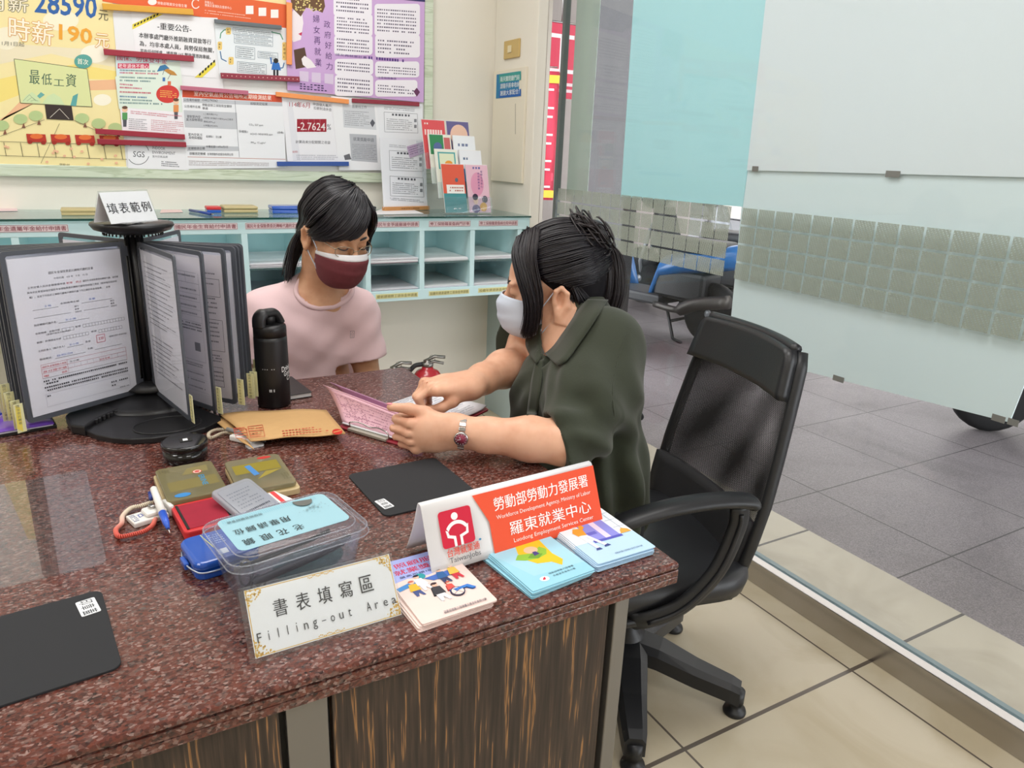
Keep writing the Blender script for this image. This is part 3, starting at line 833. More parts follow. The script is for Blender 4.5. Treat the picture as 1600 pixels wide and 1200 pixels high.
pr.poly([(cx + 0.0195 * math.cos(math.radians(d)), cy - 0.010 + 0.0195 * math.sin(math.radians(d))) for d in range(30, 156, 9)] + [(cx + 0.0155 * math.cos(math.radians(d)), cy - 0.012 + 0.0165 * math.sin(math.radians(d))) for d in range(150, 28, -9)], wht)
pr.poly([(cx - 0.018, cy - 0.001), (cx - 0.0145, cy - 0.003), (cx - 0.013, cy - 0.0085), (cx - 0.0035, cy - 0.0115), (cx - 0.0035, cy - 0.0255), (cx - 0.0075, cy - 0.0255), (cx - 0.0075, cy - 0.0145), (cx - 0.0165, cy - 0.0115)], wht)
pr.poly([(cx + 0.018, cy + 0.002), (cx + 0.0145, cy - 0.001), (cx + 0.013, cy - 0.0085), (cx + 0.0025, cy - 0.0115), (cx + 0.0025, cy - 0.0255), (cx + 0.0065, cy - 0.0255), (cx + 0.0065, cy - 0.0145), (cx + 0.0165, cy - 0.0115)], wht)
pr.text('台灣就業通', (fx_(0.085), FH * 0.205), (fx_(0.255), FH * 0.205), FH * 0.125, '#dd4a35', 0.01)
pr.text('TaiwanJobs', (fx_(0.09), FH * 0.085), (fx_(0.255), FH * 0.085), FH * 0.105, '#54565e')
pr.ell(fx_(0.262), FH * 0.345, 0.0022, 0.0016, '#4a8ab0', 10)
part(q, 'folded_card', t)

# ------------------------------------------------------------------ acrylic filling-out sign
a, c = GZ(400, 1038, ZD), GZ(632, 967, ZD); ang = deg_of(a, c); Ls = float(np.linalg.norm(c - a)) ; T = rotz(a, ang)
t = thing('desk_sign', 'clear acrylic desk sign with gold cornered white card reading filling-out area', 'sign', (a + c) / 2)
m_acr = clear_mat('clear_acrylic', (0.97, 0.98, 0.98), haze=0.03, hazecol='#e8f0f0', ior=1.49)
hh = 0.066; dd = 0.042
def slab(mb, p0, p1, p2, p3, th, m):
    p = [Vector(tuple(map(float, x))) for x in (p0, p1, p2, p3)]
    n = (p[1] - p[0]).cross(p[3] - p[0]).normalized() * th
    v = p + [x - n for x in p]
    mb.add(v, [(0, 1, 2, 3), (7, 6, 5, 4), (0, 4, 5, 1), (1, 5, 6, 2), (2, 6, 7, 3), (3, 7, 4, 0)], m)
q = MB(T); slab(q, (-0.006, 0, 0.0015), (Ls, 0, 0.0015), (Ls, dd, hh + 0.004), (-0.006, dd, hh + 0.004), 0.0022, m_acr); part(q, 'front_panel', t)
q = MB(T); slab(q, (-0.006, 0.066, 0.0015), (-0.006, 0.048, hh + 0.004), (Ls, 0.048, hh + 0.004), (Ls, 0.066, 0.0015), 0.0022, m_acr); part(q, 'back_panel', t)
q = MB(T); slab(q, (0.001, 0.0062, 0.0025), (Ls - 0.001, 0.0062, 0.0025), (Ls - 0.001, dd + 0.005, hh), (0.001, dd + 0.005, hh), 0.0006, m_card)
fo = np.array(T @ Vector((0.001, 0.0062, 0.0025))); fv = np.array(T.to_3x3() @ Vector((0, dd - 0.0013, hh - 0.0025)))
fu = np.array(T.to_3x3() @ Vector(UX)); FH = math.hypot(dd - 0.0013, hh - 0.0025); Lw = Ls - 0.002
pr = Print(q, fo, fu, fv, 0.0001, 0.00004); pr.metric = True
gold = '#e2b64e'
pr.frame([(0.0015, 0.0015), (Lw - 0.0015, 0.0015), (Lw - 0.0015, FH - 0.0015), (0.0015, FH - 0.0015)], 0.0009, gold)
rr = random.Random(4)
for (x, y, sx, sy) in ((0, 0, 1, 1), (Lw, 0, -1, 1), (0, FH, 1, -1), (Lw, FH, -1, -1)):
    pr.up()
    for k in range(90):
        u, v = rr.random() ** 1.3 * 0.021, rr.random() ** 1.3 * 0.021
        if u + v > 0.021: continue
        s = rr.uniform(0.0006, 0.0013)
        pr.ell(x + sx * (u + 0.001), y + sy * (v + 0.001), s, s, rr.choice([gold, gold, '#d39f38', '#efd28a']), 7, lift=False)
for (y, s) in ((0.0035, 1), (FH - 0.0035, -1)):
    for k in range(16): pr.ell(Lw * 0.5 + (k - 7.5) * 0.002, y + s * 0.001 * math.sin(k * 1.3), 0.0009, 0.0007, gold, 7, lift=False)
for i, g in enumerate('書表填寫區'):
    pr.text(g, (0.028 + i * 0.0258, FH * 0.50), (0.028 + i * 0.0258 + 0.0158, FH * 0.50), 0.0195, '#3c3a3c', 0.004)
for i, g in enumerate('Filling-out'):
    w = {'i': 0.0010, 'l': 0.0009, '-': 0.005, 't': 0.0036, 'F': 0.0048}.get(g, 0.005)
    hgt = {'F': 0.0105, 'i': 0.0105, 'l': 0.0105, 't': 0.009, '-': 0.0009, 'g': 0.0105}.get(g, 0.0072)
    yo = {'g': -0.0032, '-': 0.0035}.get(g, 0)
    x = 0.005 + i * 0.0105 + (0.0052 - w) / 2
    pr.text(g, (x, FH * 0.205 + yo), (x + w, FH * 0.205 + yo), hgt, '#3c3a3c')
for i, g in enumerate('Area'):
    x = 0.1335 + i * 0.0107
    pr.text(g, (x, FH * 0.205), (x + (0.004 if g == 'r' else 0.0056), FH * 0.205), 0.0105 if g == 'A' else 0.0072, '#3c3a3c')
part(q, 'card', t)

# ------------------------------------------------------------------ clear box of reading glasses
cB = np.array((0.173, 0.874, ZD)); T = rotz(cB, 9.5)
t = thing('storage_box', 'translucent plastic box with a blue labelled lid holding reading glasses', 'box', cB)
m_pp = clear_mat('translucent_plastic', (0.9, 0.92, 0.96), haze=0.10, hazecol='#eef1f8', rough=0.06, ior=1.4, gloss=0.5)
m_pp2 = clear_mat('translucent_lid_plastic', (0.92, 0.93, 0.97), haze=0.10, hazecol='#eef2f8', rough=0.1, ior=1.45, gloss=0.4)
q = MB(T)
def ring(w, h, r, z): return [(x, y, z) for x, y in rect_pts(w, h, r, 6)]
def loft(mb, rings, m, cap0=True, cap1=False, smooth=True):
    n = len(rings[0]); vs = [p for r_ in rings for p in r_]; fs = []
    for i in range(len(rings) - 1):
        for j in range(n):
            k = (j + 1) % n; fs.append((i * n + j, i * n + k, (i + 1) * n + k, (i + 1) * n + j))
    if cap0: fs.append(tuple(range(n))[::-1])
    if cap1: fs.append(tuple((len(rings) - 1) * n + j for j in range(n)))
    mb.add(vs, fs, m, smooth)
loft(q, [ring(0.138, 0.094, 0.018, 0.0005), ring(0.150, 0.105, 0.02, 0.003), ring(0.172, 0.124, 0.022, 0.068)], m_pp)
loft(q, [ring(0.170, 0.122, 0.021, 0.068), ring(0.148, 0.103, 0.019, 0.0042), ring(0.137, 0.093, 0.017, 0.002)], m_pp, False, True)
part(q, 'tub', t)
q = MB(T)
loft(q, [ring(0.186, 0.137, 0.026, 0.065), ring(0.186, 0.137, 0.026, 0.072), ring(0.182, 0.133, 0.025, 0.0745), ring(0.168, 0.120, 0.022, 0.075), ring(0.158, 0.110, 0.02, 0.0775), ring(0.152, 0.104, 0.018, 0.079)], m_pp2, False, True)
m_rim = clear_mat('plastic_rim', (0.9, 0.92, 0.96), haze=0.22, hazecol='#eef1f6', gloss=0.6)
for w_, h_, z_ in ((0.1865, 0.1375, 0.0652), (0.1835, 0.1345, 0.0742), (0.16, 0.112, 0.0775)): q.tube([(x, y, z_) for x, y in rect_pts(w_, h_, 0.024, 6)], 0.0009, m_rim, 6, closed=True)
part(q, 'lid', t)
# label sheet under the lid, read from the far side
lx0, lx1, ly0, ly1 = -0.074, 0.074, -0.040, 0.052
q = MB(T); q.prism(rect_pts(lx1 - lx0, ly1 - ly0, 0.01, 4, ((lx0 + lx1) / 2, (ly0 + ly1) / 2)), 0.0798, 0.0802, ink('#9cc6d2'))
fo = np.array(T @ Vector(((lx0 + lx1) / 2, (ly0 + ly1) / 2, 0.0802)))
R3 = T.to_3x3()
pr = Print(q, fo, np.array(R3 @ Vector((-1, 0, 0))), np.array(R3 @ Vector((0, -1, 0))), 0.0001, 0.00005); pr.metric = True
W2, H2 = (lx1 - lx0) / 2, (ly1 - ly0) / 2
for k in range(46): pr.rect(W2 - 0.006 - k * 0.0028, -H2 + 0.002, W2 - 0.0074 - k * 0.0028, -H2 + 0.013, '#8fc0cf', lift=False)
for i, g in enumerate('老花眼鏡'): pr.text(g, (-0.014 + i * 0.0215, 0.021), (-0.014 + i * 0.0215 + 0.013, 0.021), 0.016, '#3c4648', 0.005)
for i, g in enumerate('用畢請歸位'): pr.text(g, (-0.008 + i * 0.0153, -0.008), (-0.008 + i * 0.0153 + 0.0118, -0.008), 0.0145, '#3c4648', 0.005)
pr.text('勞保局宜蘭辦事處', (0.018, -0.034), (0.064, -0.034), 0.0062, '#4a5658')
pr.poly([(-0.052, -0.034), (-0.028, -0.04)] + [(-0.04 + 0.013 * math.cos(a_), -0.036 + 0.016 * math.sin(a_)) for a_ in np.linspace(-0.2, math.pi + 0.2, 12)], '#6a6c68')
rr = random.Random(9)
for k in range(60): pr.ell(-0.044 + rr.gauss(0, 0.008), -0.01 + rr.gauss(0, 0.005), 0.0012, 0.0005, '#8aa4aa', 6, lift=False)
part(q, 'lid_label', t)
# the glasses inside
t = thing('reading_glasses', 'black framed reading glasses lying inside the translucent box', 'glasses', np.array(T @ Vector((0, -0.02, 0.006))))
m_spec = plain('dark_spectacle_plastic', '#15181d', 0.5)
q = MB(T); q.tube(catmull([(-0.062, -0.048, 0.036), (-0.056, -0.049, 0.039), (-0.03, -0.050, 0.043), (0.02, -0.050, 0.049), (0.05, -0.050, 0.055), (0.068, -0.044, 0.057)], 5), [0.0045, 0.006] + [0.0048] * 20 + [0.0035] * 3 + [0.003], m_spec, 8, flat=((0, 0, 1), 1.2)); part(q, 'temple', t)
q = MB(T); q.tube(catmull([(-0.066, 0.02, 0.022), (-0.02, 0.012, 0.03), (0.03, 0.01, 0.036), (0.066, 0.014, 0.04)], 5), 0.003, m_spec, 8); part(q, 'temple', t)
q = MB(T)
for s in (-1, 1):
    c0 = Vector((-0.055 + 0.0, -0.015 + s * 0.022, 0.02))
    q.tube([c0 + Vector((0.006 * math.sin(a_), 0.02 * math.cos(a_), 0.014 * math.sin(a_))) for a_ in np.linspace(0, 2 * math.pi, 20, endpoint=False)], 0.0018, m_spec, 6, closed=True)
q.tube([(-0.055, -0.019, 0.024), (-0.054, -0.015, 0.026), (-0.055, -0.011, 0.024)], 0.0018, m_spec, 6)
part(q, 'lens_frame', t)
t = thing('eyeglass_case', 'clear teal tinted spectacle case at the back of the translucent box', 'case', np.array(T @ Vector((0.03, 0.0, 0.006))))
q = MB(T); q.ell((0.02, -0.018, 0.022), (0.05, 0.02, 0.018), clear_mat('teal_clear_plastic', (0.55, 0.75, 0.73), haze=0.10, hazecol='#8fbdb6', gloss=0.4), 24, 12); part(q, 'shell', t)

# ------------------------------------------------------------------ mouse pads
m_pad = plain('black_pad_cloth', '#26272a', 0.85, noise=0.12, nscale=900)
m_lab = plain('white_label_tape', '#e9ebee', 0.4)
def pad(pxs, size, label, txt, lab_px, lab_up):
    P = [GZ(*p, ZD) for p in pxs]
    ctr = sum(P) / len(P) if len(P) == 4 else P[0]
    return P
def make_pad(ctr, ang, w, h, label, chars, lu, lv, lw, lh, lrot):
    t = thing('mouse_pad', label, 'mouse pad', ctr, 'mouse pads on the worktop')
    T = rotz(ctr, ang)
    q = MB(T); q.prism(rect_pts(w, h, 0.012, 5), 0.0002, 0.0032, m_pad, 0.0006); part(q, 'pad', t)
    L = T @ Matrix.Translation((lu, lv, 0.0033)) @ Matrix.Rotation(math.radians(lrot), 4, 'Z')
    q = MB(L); q.prism(rect_pts(lw, lh, 0.002, 2), 0, 0.0003, m_lab)
    pr = Print(q, np.array(L @ Vector((0, 0, 0.0003))), np.array(L.to_3x3() @ Vector(UX)), np.array(L.to_3x3() @ Vector(UY)), 0.00008, 0.00004); pr.metric = True
    n = len(chars); s = lw / n
    for i, g in enumerate(chars): pr.text(g, (-lw / 2 + s * (i + 0.12), -lh * 0.36), (-lw / 2 + s * (i + 0.88), -lh * 0.36), lh * 0.72, '#33363c')
    part(q, 'label_tape', t, 'white handwritten label tape')
P = [GZ(*p, ZD) for p in ((545, 742), (683, 714), (747, 777), (597, 813))]
ctr = sum(P) / 4
make_pad(ctr, deg_of(P[3], P[2]), 0.170, 0.174, 'black mouse pad with white label lying by the woman in green', '印章蓋', -0.078 + 0.008, -0.047, 0.034, 0.018, -82)
P = [GZ(*p, ZD) for p in ((0, 952), (160, 924), (187, 1045), (0, 1106))]
e = (P[2] - P[3]); ang = deg_of(P[3], P[2]); ud = e / np.linalg.norm(e)
ctr = (P[1] + P[2]) / 2 - ud * 0.085
make_pad(ctr, ang + 0.0, 0.172, 0.172, 'black mouse pad with white label at the near left end of the counter', '印章蓋', 0.085 - 0.017, 0.052, 0.036, 0.021, -84)

# ------------------------------------------------------------------ clear desk sheet at the left
P = [GZ(*p, ZD) for p in ((0, 765), (137, 731), (152, 880), (0, 912))]
ang = 8.0; ctr = (P[1] + P[2]) / 2 - np.array((0.15, 0.02, 0))
T = rotz(ctr, 4.0)
q = MB(T); q.prism(rect_pts(0.31, 0.345, 0.012, 4), 0.0004, 0.0019, m_acr)
single(q, 'clear_desk_sheet', 'clear acrylic sheet lying flat on the granite at the left end', 'desk mat')

# ------------------------------------------------------------------ stamp pads, ink pads, tins
m_gold = plain('gold_pad_base', '#cdb98e', 0.4)
m_goldlid = clear_mat('smoky_gold_lid', (0.62, 0.58, 0.42), haze=0.62, hazecol='#b0a880', rough=0.08, ior=1.5, gloss=1.0)
def stamp_pad(ctr, ang, w, h, label, marks, lidm, shift=(0, 0)):
    T = rotz(ctr, ang)
    t = thing('stamp_pad', label, 'stamp pad', ctr, 'large gold stamp pads')
    q = MB(T); q.prism(rect_pts(w, h, 0.008, 5), 0.0003, 0.011, m_gold, 0.0015); part(q, 'base_tray', t)
    q = MB(T); q.prism(rect_pts(w * 0.86, h * 0.84, 0.004, 3), 0.0112, 0.0125, ink('#6f6440')); part(q, 'ink_cloth', t)
    q = MB(T); q.prism(rect_pts(w * 0.96, h * 0.965, 0.01, 5, shift), 0.0128, 0.0212, lidm, 0.002)
    pr = Print(q, np.array(T @ Vector((shift[0], shift[1], 0.0212))), np.array(T.to_3x3() @ Vector(UX)), np.array(T.to_3x3() @ Vector(UY)), 0.0001, 0.00005); pr.metric = True
    marks(pr, w, h); part(q, 'lid', t)
def marks1(pr, w, h):
    pr.poly([(-w * .36, -h * .3), (w * .42, -h * .14), (w * .42, h * .1), (-w * .40, -h * .04)][:0] or [(-w * .38, -h * .26), (w * .42, -h * .22), (w * .42, h * .04), (-w * .38, h * .02)], '#7d7243')
    pr.poly([(-w * .1, h * .16), (w * .34, h * .18), (w * .36, h * .36), (w * .02, h * .34)], '#84794c')
    pr.ell(w * .16, h * .2, 0.0072, 0.0072, '#c8504a'); pr.ell(w * .16, h * .2, 0.0058, 0.0058, '#efe2d2'); pr.ell(w * .16, h * .2, 0.0044, 0.0042, '#c8504a')
    pr.text('ERINE', (w * .145, h * .08), (w * .145, -h * .22), 0.0085, '#3c8ab4', 0.015, upv=(0.0085, 0))
    pr.ell(-w * .22, -h * .38, 0.012, 0.0075, '#3e86c4'); pr.rows([(-w * .43, h * .42), (-w * .26, h * .42), (-w * .26, h * .3), (-w * .43, h * .3)], 3, '#6a6448', seed=2)
def marks2(pr, w, h):
    pr.poly([(-w * .4, h * .0), (w * .38, h * .0), (w * .38, h * .28), (-w * .4, h * .28)], '#8d7f2c')
    pr.poly([(-w * .1, -h * .22), (w * .38, -h * .02), (w * .1, -h * .02)], '#9a8a3a')
    pr.ell(w * .2, h * .4, 0.012, 0.0055, '#c23a34'); pr.poly([(-w * .2, h * .22), (-w * .1, h * .24), (-w * .02, -h * .08), (-w * .12, -h * .1)], '#4c86c4')
    pr.rows([(w * .3, -h * .16), (w * .44, -h * .16), (w * .44, -h * .36), (w * .3, -h * .36)], 5, '#6a6448', seed=2)
stamp_pad((0.087, 1.192, ZD), 3.5, 0.094, 0.140, 'gold stamp pad with blue oval mark beside the white pen', marks1, m_goldlid, (0.001, 0.0))
stamp_pad((0.197, 1.176, ZD), 1.5, 0.096, 0.138, 'gold stamp pad with red oval mark behind the open red ink pad', marks2, clear_mat('grey_clear_lid', (0.74, 0.72, 0.6), haze=0.5, hazecol='#beb898', rough=0.08), (-0.002, 0.003))
# open red ink pad with its grey lid
T = rotz((0.094, 1.076, ZD), 6.0)
t = thing('ink_pad', 'open red ink pad with clear grey lid tipped back on a paper box', 'ink pad', (0.094, 1.076, ZD))
m_red = plain('red_plastic', '#cf2f33', 0.35)
q = MB(T); q.prism(rect_pts(0.078, 0.098, 0.008, 5), 0.0003, 0.015, m_red, 0.0025); part(q, 'base_tray', t)
q = MB(T); q.box((-0.032, -0.041, 0.0148), (0.030, 0.040, 0.0158), plain('deep_red_ink_cloth', '#9c1c33', 0.9, noise=0.15, nscale=60)); part(q, 'ink_cloth', t, 'crimson ink cloth')
q = MB(T); q.box((-0.0335, -0.042, 0.0146), (-0.030, 0.041, 0.0164), m_dark); part(q, 'edge_strip', t); q = MB(T); q.box((0.0285, -0.042, 0.0146), (0.032, 0.041, 0.0164), m_dark); part(q, 'edge_strip', t)
L = Matrix.Translation(Vector((0.155, 1.075, ZD + 0.022))) @ Matrix.Rotation(math.radians(26), 4, 'Z') @ Matrix.Rotation(math.radians(16), 4, 'X')
m_glid = clear_mat('grey_plastic_lid', (0.72, 0.74, 0.78), haze=0.55, hazecol='#d2d6de', rough=0.15)
q = MB(L); q.prism(rect_pts(0.070, 0.088, 0.009, 5), -0.004, 0.0045, m_glid, 0.002)
q.prism(rect_pts(0.058, 0.072, 0.006, 4), 0.0045, 0.0056, m_glid, 0.0008)
pr = Print(q, np.array(L @ Vector((0, 0, 0.0056))), np.array(L.to_3x3() @ Vector((0.9, 0, 0))), np.array(L.to_3x3() @ Vector(UY)), 0.0001, 0.00005); pr.metric = True
pr.rows([(-0.022, 0.024), (0.02, 0.026), (0.022, -0.018), (-0.022, -0.02)], 6, '#7d828c', 0.32, 0.004, seed=5)
pr.rows([(-0.02, -0.024), (0.024, -0.022), (0.024, -0.028), (-0.02, -0.030)], 1, '#4a4e58', 0.6, 0.0028, seed=6)
part(q, 'lid', t, 'clear grey lid')
# paper box under the lid
T = rotz((0.187, 1.062, ZD), 26)
t = thing('paper_box', 'white paper box with blue and red stripes under the grey lid', 'box', (0.187, 1.062, ZD))
q = MB(T); q.box((-0.03, -0.036, 0.0003), (0.036, 0.036, 0.014), ink('#efe9e6'), 0.001)
pr = Print(q, np.array(T @ Vector((0, 0, 0.014))), np.array(T.to_3x3() @ Vector(UX)), np.array(T.to_3x3() @ Vector(UY)), 0.0001, 0.00005); pr.metric = True
pr.poly([(-0.03, -0.036), (0.004, -0.036), (0.022, 0.036), (-0.012, 0.036)], '#2f4d9c'); pr.poly([(0.010, -0.036), (0.017, -0.036), (0.034, 0.034), (0.027, 0.036)], '#dc4a4e')
part(q, 'carton', t)
# blue hinged tin
T = rotz((0.098, 0.953, ZD), 9)
t = thing('ink_tin', 'blue hinged ink tin half hidden behind the translucent box', 'tin', (0.098, 0.953, ZD))
m_bl = plain('blue_enamel', '#1f55b5', 0.25, coat=0.4)
q = MB(T); q.prism(rect_pts(0.085, 0.082, 0.014, 5), 0.0003, 0.013, m_bl, 0.003); part(q, 'base', t)
q = MB(T); q.prism(rect_pts(0.087, 0.084, 0.015, 5), 0.0135, 0.026, m_bl, 0.005, seg=3)
pr = Print(q, np.array(T @ Vector((0, 0, 0.026))), np.array(T.to_3x3() @ Vector(UX)), np.array(T.to_3x3() @ Vector(UY)), 0.0001, 0.00005); pr.metric = True
pr.line((-0.015, 0.036), (-0.006, -0.036), 0.0014, '#c9cf7a'); pr.rect(-0.010, -0.03, 0.004, -0.016, '#e8ebea'); pr.rows([(-0.01, 0.03), (0.01, 0.03), (0.01, 0.0), (-0.01, 0.0)], 5, '#b9cdea', 0.35, seed=3)
part(q, 'lid', t)
q = MB(T); q.tube(catmull([(-0.043, 0.028, 0.013), (-0.0475, 0.0, 0.013), (-0.043, -0.028, 0.013), (-0.03, -0.0435, 0.013), (0.02, -0.0437, 0.013)], 5), 0.0012, plain('tin_rim', '#c8d3e2', 0.3, metal=0.8), 6); part(q, 'rim', t)
q = MB(T); q.box((-0.05, -0.012, 0.006), (-0.043, 0.012, 0.016), m_bl, 0.002); part(q, 'clasp', t)

# round black pot
cR = np.array((0.095, 1.335, ZD)); 
t = thing('ink_pot', 'round black glossy pot with a small white label on its lid', 'pot', cR)
m_gblk = plain('glossy_black_plastic', '#121214', 0.12, coat=0.3)
TT = Matrix.Translation(Vector(cR))
q = MB(TT); q.lathe([(0.034, 0.0003), (0.037, 0.003), (0.0378, 0.024)], m_gblk, 40); part(q, 'pot_body', t)
q = MB(TT); q.lathe([(0.0378, 0.0245), (0.0395, 0.026), (0.0395, 0.034), (0.038, 0.0362), (0.0355, 0.0352), (0.0, 0.0346)], m_gblk, 40); part(q, 'lid', t)
q = MB(TT); q.box((-0.007, -0.004, 0.0347), (0.013, 0.014, 0.0354), m_dark); q.box((-0.002, 0.0, 0.0354), (0.006, 0.01, 0.0358), m_lab); part(q, 'label_tape', t)

# ------------------------------------------------------------------ corded pens
m_wpl = plain('white_pen_plastic', '#e9e7e2', 0.35)
m_pblue = plain('pen_blue', '#2f5fd0', 0.3)
def coil(pts, r, pitch, rad, m, q, n=9):
    P = catmull(pts, 30); L = [0]
    for i in range(1, len(P)): L.append(L[-1] + float(np.linalg.norm(P[i] - P[i - 1])))
    out = []; tot = L[-1]; K = int(tot / pitch * n)
    arr = np.array(P)
    for i in range(K + 1):
        s = tot * i / K
        c_ = np.array([np.interp(s, L, arr[:, k]) for k in range(3)])
        d_ = np.array([np.interp(min(s + 0.002, tot), L, arr[:, k]) - np.interp(max(s - 0.002, 0), L, arr[:, k]) for k in range(3)])
        x, y, _ = frame_z(d_); a_ = 2 * math.pi * i / n
        out.append(c_ + np.array(x) * math.cos(a_) * r + np.array(y) * math.sin(a_) * r)
    q.tube(out, rad, m, 5)
T = rotz((0.019, 1.118, ZD), 17)
t = thing('corded_pen', 'white and blue counter pen on a coiled salmon cord by the left stamp pad', 'pen', (0.019, 1.118, ZD), 'corded counter pens')
q = MB(T)
q.prism([(-0.026, -0.017), (0.024, -0.017), (0.026, 0.0), (0.024, 0.017), (-0.026, 0.017)], 0.0003, 0.009, m_wpl, 0.002)
q.box((-0.006, -0.014, 0.0085), (0.024, 0.014, 0.016), m_wpl, 0.004)
pr = Print(q, np.array(T @ Vector((0, 0, 0.0165))), np.array(T.to_3x3() @ Vector(UX)), np.array(T.to_3x3() @ Vector(UY)), 0.0001, 0.00005); pr.metric = True
pr.h = -0.0072; pr.rows([(-0.024, 0.013), (-0.016, 0.013), (-0.016, -0.013), (-0.024, -0.013)], 5, '#39447e', 0.5, 0.002, seed=2); pr.path([(-0.014, 0.006), (-0.008, 0.008), (-0.007, 0.0), (-0.013, -0.003), (-0.012, 0.006)], 0.0012, '#3c52a8')
part(q, 'stand_base', t)
q = MB(T); q.box((0.003, -0.002, 0.0155), (0.011, 0.009, 0.021), m_steel, 0.002); part(q, 'metal_swivel', t)
q = MB(T); q.box((0.026, -0.016, 0.0003), (0.034, 0.016, 0.019), m_wpl, 0.003); part(q, 'pen_clip', t)
q = MB()
p0, p1 = GZ(240, 764, ZD + 0.03), GZ(264, 829, ZD + 0.012)
d = (p1 - p0) / np.linalg.norm(p1 - p0)
LP = float(np.linalg.norm(p1 - p0)) * 1.06
q.tube([p0 - d * 0.003, p0, p0 + d * LP * .56], [0.0035, 0.0052, 0.0056], m_wpl, 14); q.tube([p0 + d * LP * .56, p0 + d * LP * .76, p0 + d * LP * .9], [0.0058, 0.005, 0.0026], m_pblue, 14); q.tube([p0 + d * LP * .9, p0 + d * LP], [0.0018, 0.0005], m_steel, 8)
part(q, 'pen', t, 'white pen with blue grip')
m_salm = None
def cord_mat():
    m, nt, bs = new_mat('coiled_cord')
    tc = N(nt, 'ShaderNodeTexCoord'); sp = N(nt, 'ShaderNodeSeparateXYZ'); nt.links.new(tc.outputs['Object'], sp.inputs[0])
    f = mth(nt, 'MULTIPLY_ADD', sp.outputs[1], -14.0, 0.35)
    nt.links.new(ramp(nt, f, [(0.0, '#e6dac4'), (0.35, '#e8bfae'), (0.75, '#e0705f'), (1.0, '#dd5f50')]), bs.inputs['Base Color'])
    bs.inputs['Roughness'].default_value = 0.45
    return m
q = MB()
pts = [GZ(x, y, ZD + 0.006) for x, y in ((240, 784), (222, 790), (205, 794), (192, 806), (190, 818), (181, 828), (186, 838), (203, 836), (225, 830), (238, 821), (243, 810))]
coil(pts, 0.0026, 0.0026, 0.0011, cord_mat(), q); part(q, 'cord', t, 'coiled cord fading from cream to salmon')
q = MB(); 
q.tube([GZ(234, 770, ZD + 0.012), GZ(236, 780, ZD + 0.012)], 0.003, plain('pen_cap_blue', '#31428c', 0.3), 10); part(q, 'cord_plug', t)
# second pen, half under the envelope
T = rotz(GZ(382, 690, ZD), -52)
o0 = GZ(382, 690, ZD)
t = thing('corded_pen', 'grey and black counter pen half tucked under the brown envelope', 'pen', o0, 'corded counter pens')
q = MB(T); q.box((-0.028, -0.011, 0.0003), (0.026, 0.011, 0.012), m_wpl, 0.003); part(q, 'stand_base', t)
q = MB(T); q.tube([(-0.045, 0.004, 0.016), (0.02, 0.002, 0.0155)], 0.0042, plain('pen_grey', '#8c8b88', 0.4), 12); q.tube([(0.02, 0.002, 0.0155), (0.052, 0.0, 0.0095)], [0.005, 0.0035], m_gblk, 12); part(q, 'pen', t)
q = MB(); coil([GZ(x, y, ZD + 0.006) for x, y in ((366, 678), (350, 676), (330, 684), (326, 678), (336, 672), (352, 671), (366, 674))], 0.0024, 0.0028, 0.001, plain('cord_cream', '#cdbfa8', 0.5), q); part(q, 'cord', t)

# ------------------------------------------------------------------ envelopes
m_kraft = plain('kraft_paper', '#c9a06a', 0.75, noise=0.06, nscale=60)
def sheet(pxs, z, sag, m, nu=14, nv=8, thick=0.0015, seed=1, hgt=0.0):
    P = [GZ(*p, ZD + z) for p in pxs]     # TL TR BR BL
    r_ = random.Random(seed); ph = [r_.uniform(0, 6) for _ in range(6)]
    G = []
    for i in range(nv):
        v = i / (nv - 1); row = []
        for j in range(nu):
            u = j / (nu - 1)
            p = (P[0] * (1 - u) + P[1] * u) * (1 - v) + (P[3] * (1 - u) + P[2] * u) * v
            w = z + hgt * (math.sin(math.pi * u) * 0.6 + 0.4 * v) + sag * (0.5 + 0.5 * math.sin(5 * u + ph[0] + 2 * v)) * (0.4 + 0.6 * math.sin(math.pi * v)) + sag * 0.4 * math.sin(11 * u + 4 * v + ph[1])
            row.append((p[0], p[1], ZD + max(0.0012, w)))
        G.append(row)
    return G
t = thing('envelope', 'brown paper envelope printed in red lying before the black bottle', 'envelope', GZ(450, 665, ZD))
q = MB(); pxs = ((343, 648), (510, 641), (540, 681), (392, 692))
G = sheet(pxs, 0.014, 0.003, m_kraft, 18, 10, hgt=0.004, seed=2)
q.grid(G[::-1], m_kraft, True, 0.002)
o = np.array(G[-1][0]); u = np.array(G[-1][-1]) - o; v = np.array(G[0][0]) - o
o = o + np.array((0, 0, 0.0055))
pr = Print(q, o, u, v, 0.0004, 0.00005)
red = '#c0503a'
for (x0, x1) in ((366, 386), (389, 411)):
    pr.rows([(x0 - 2, 668), (x1 - 2, 666), (x1 + 2, 681), (x0 + 3, 683)], 4, red, 0.4, seed=int(x0))
pr.frame([(387, 667), (410, 664), (414, 682), (392, 684)], 0.7, red); pr.frame([(365, 671), (385, 670), (388, 685), (369, 685)], 0.6, red)
pr.rows([(440, 672), (512, 664), (514, 675), (442, 683)], 3, red, 0.35, 5, seed=4)
pr.ell(527, 675, 8, 4.5, '#c22f22'); pr.line((521, 676), (533, 673), 1, '#d8a86a')
part(q, 'paper_pocket', t)
q = MB(); G = sheet(((332, 655), (350, 650), (398, 703), (376, 690)), 0.009, 0.0012, m_kraft, 8, 8, seed=5); q.grid(G[::-1], m_kraft, True, 0.001)
single(q, 'envelope', 'second brown envelope poking out under the printed one beside the grey pen', 'envelope')
q = MB(rotz(GZ(398, 697, ZD), 10)); q.prism(rect_pts(0.03, 0.02, 0.002, 2), 0.0003, 0.004, m_lab); single(q, 'note_pad', 'small white paper corner showing under the brown envelope', 'paper')

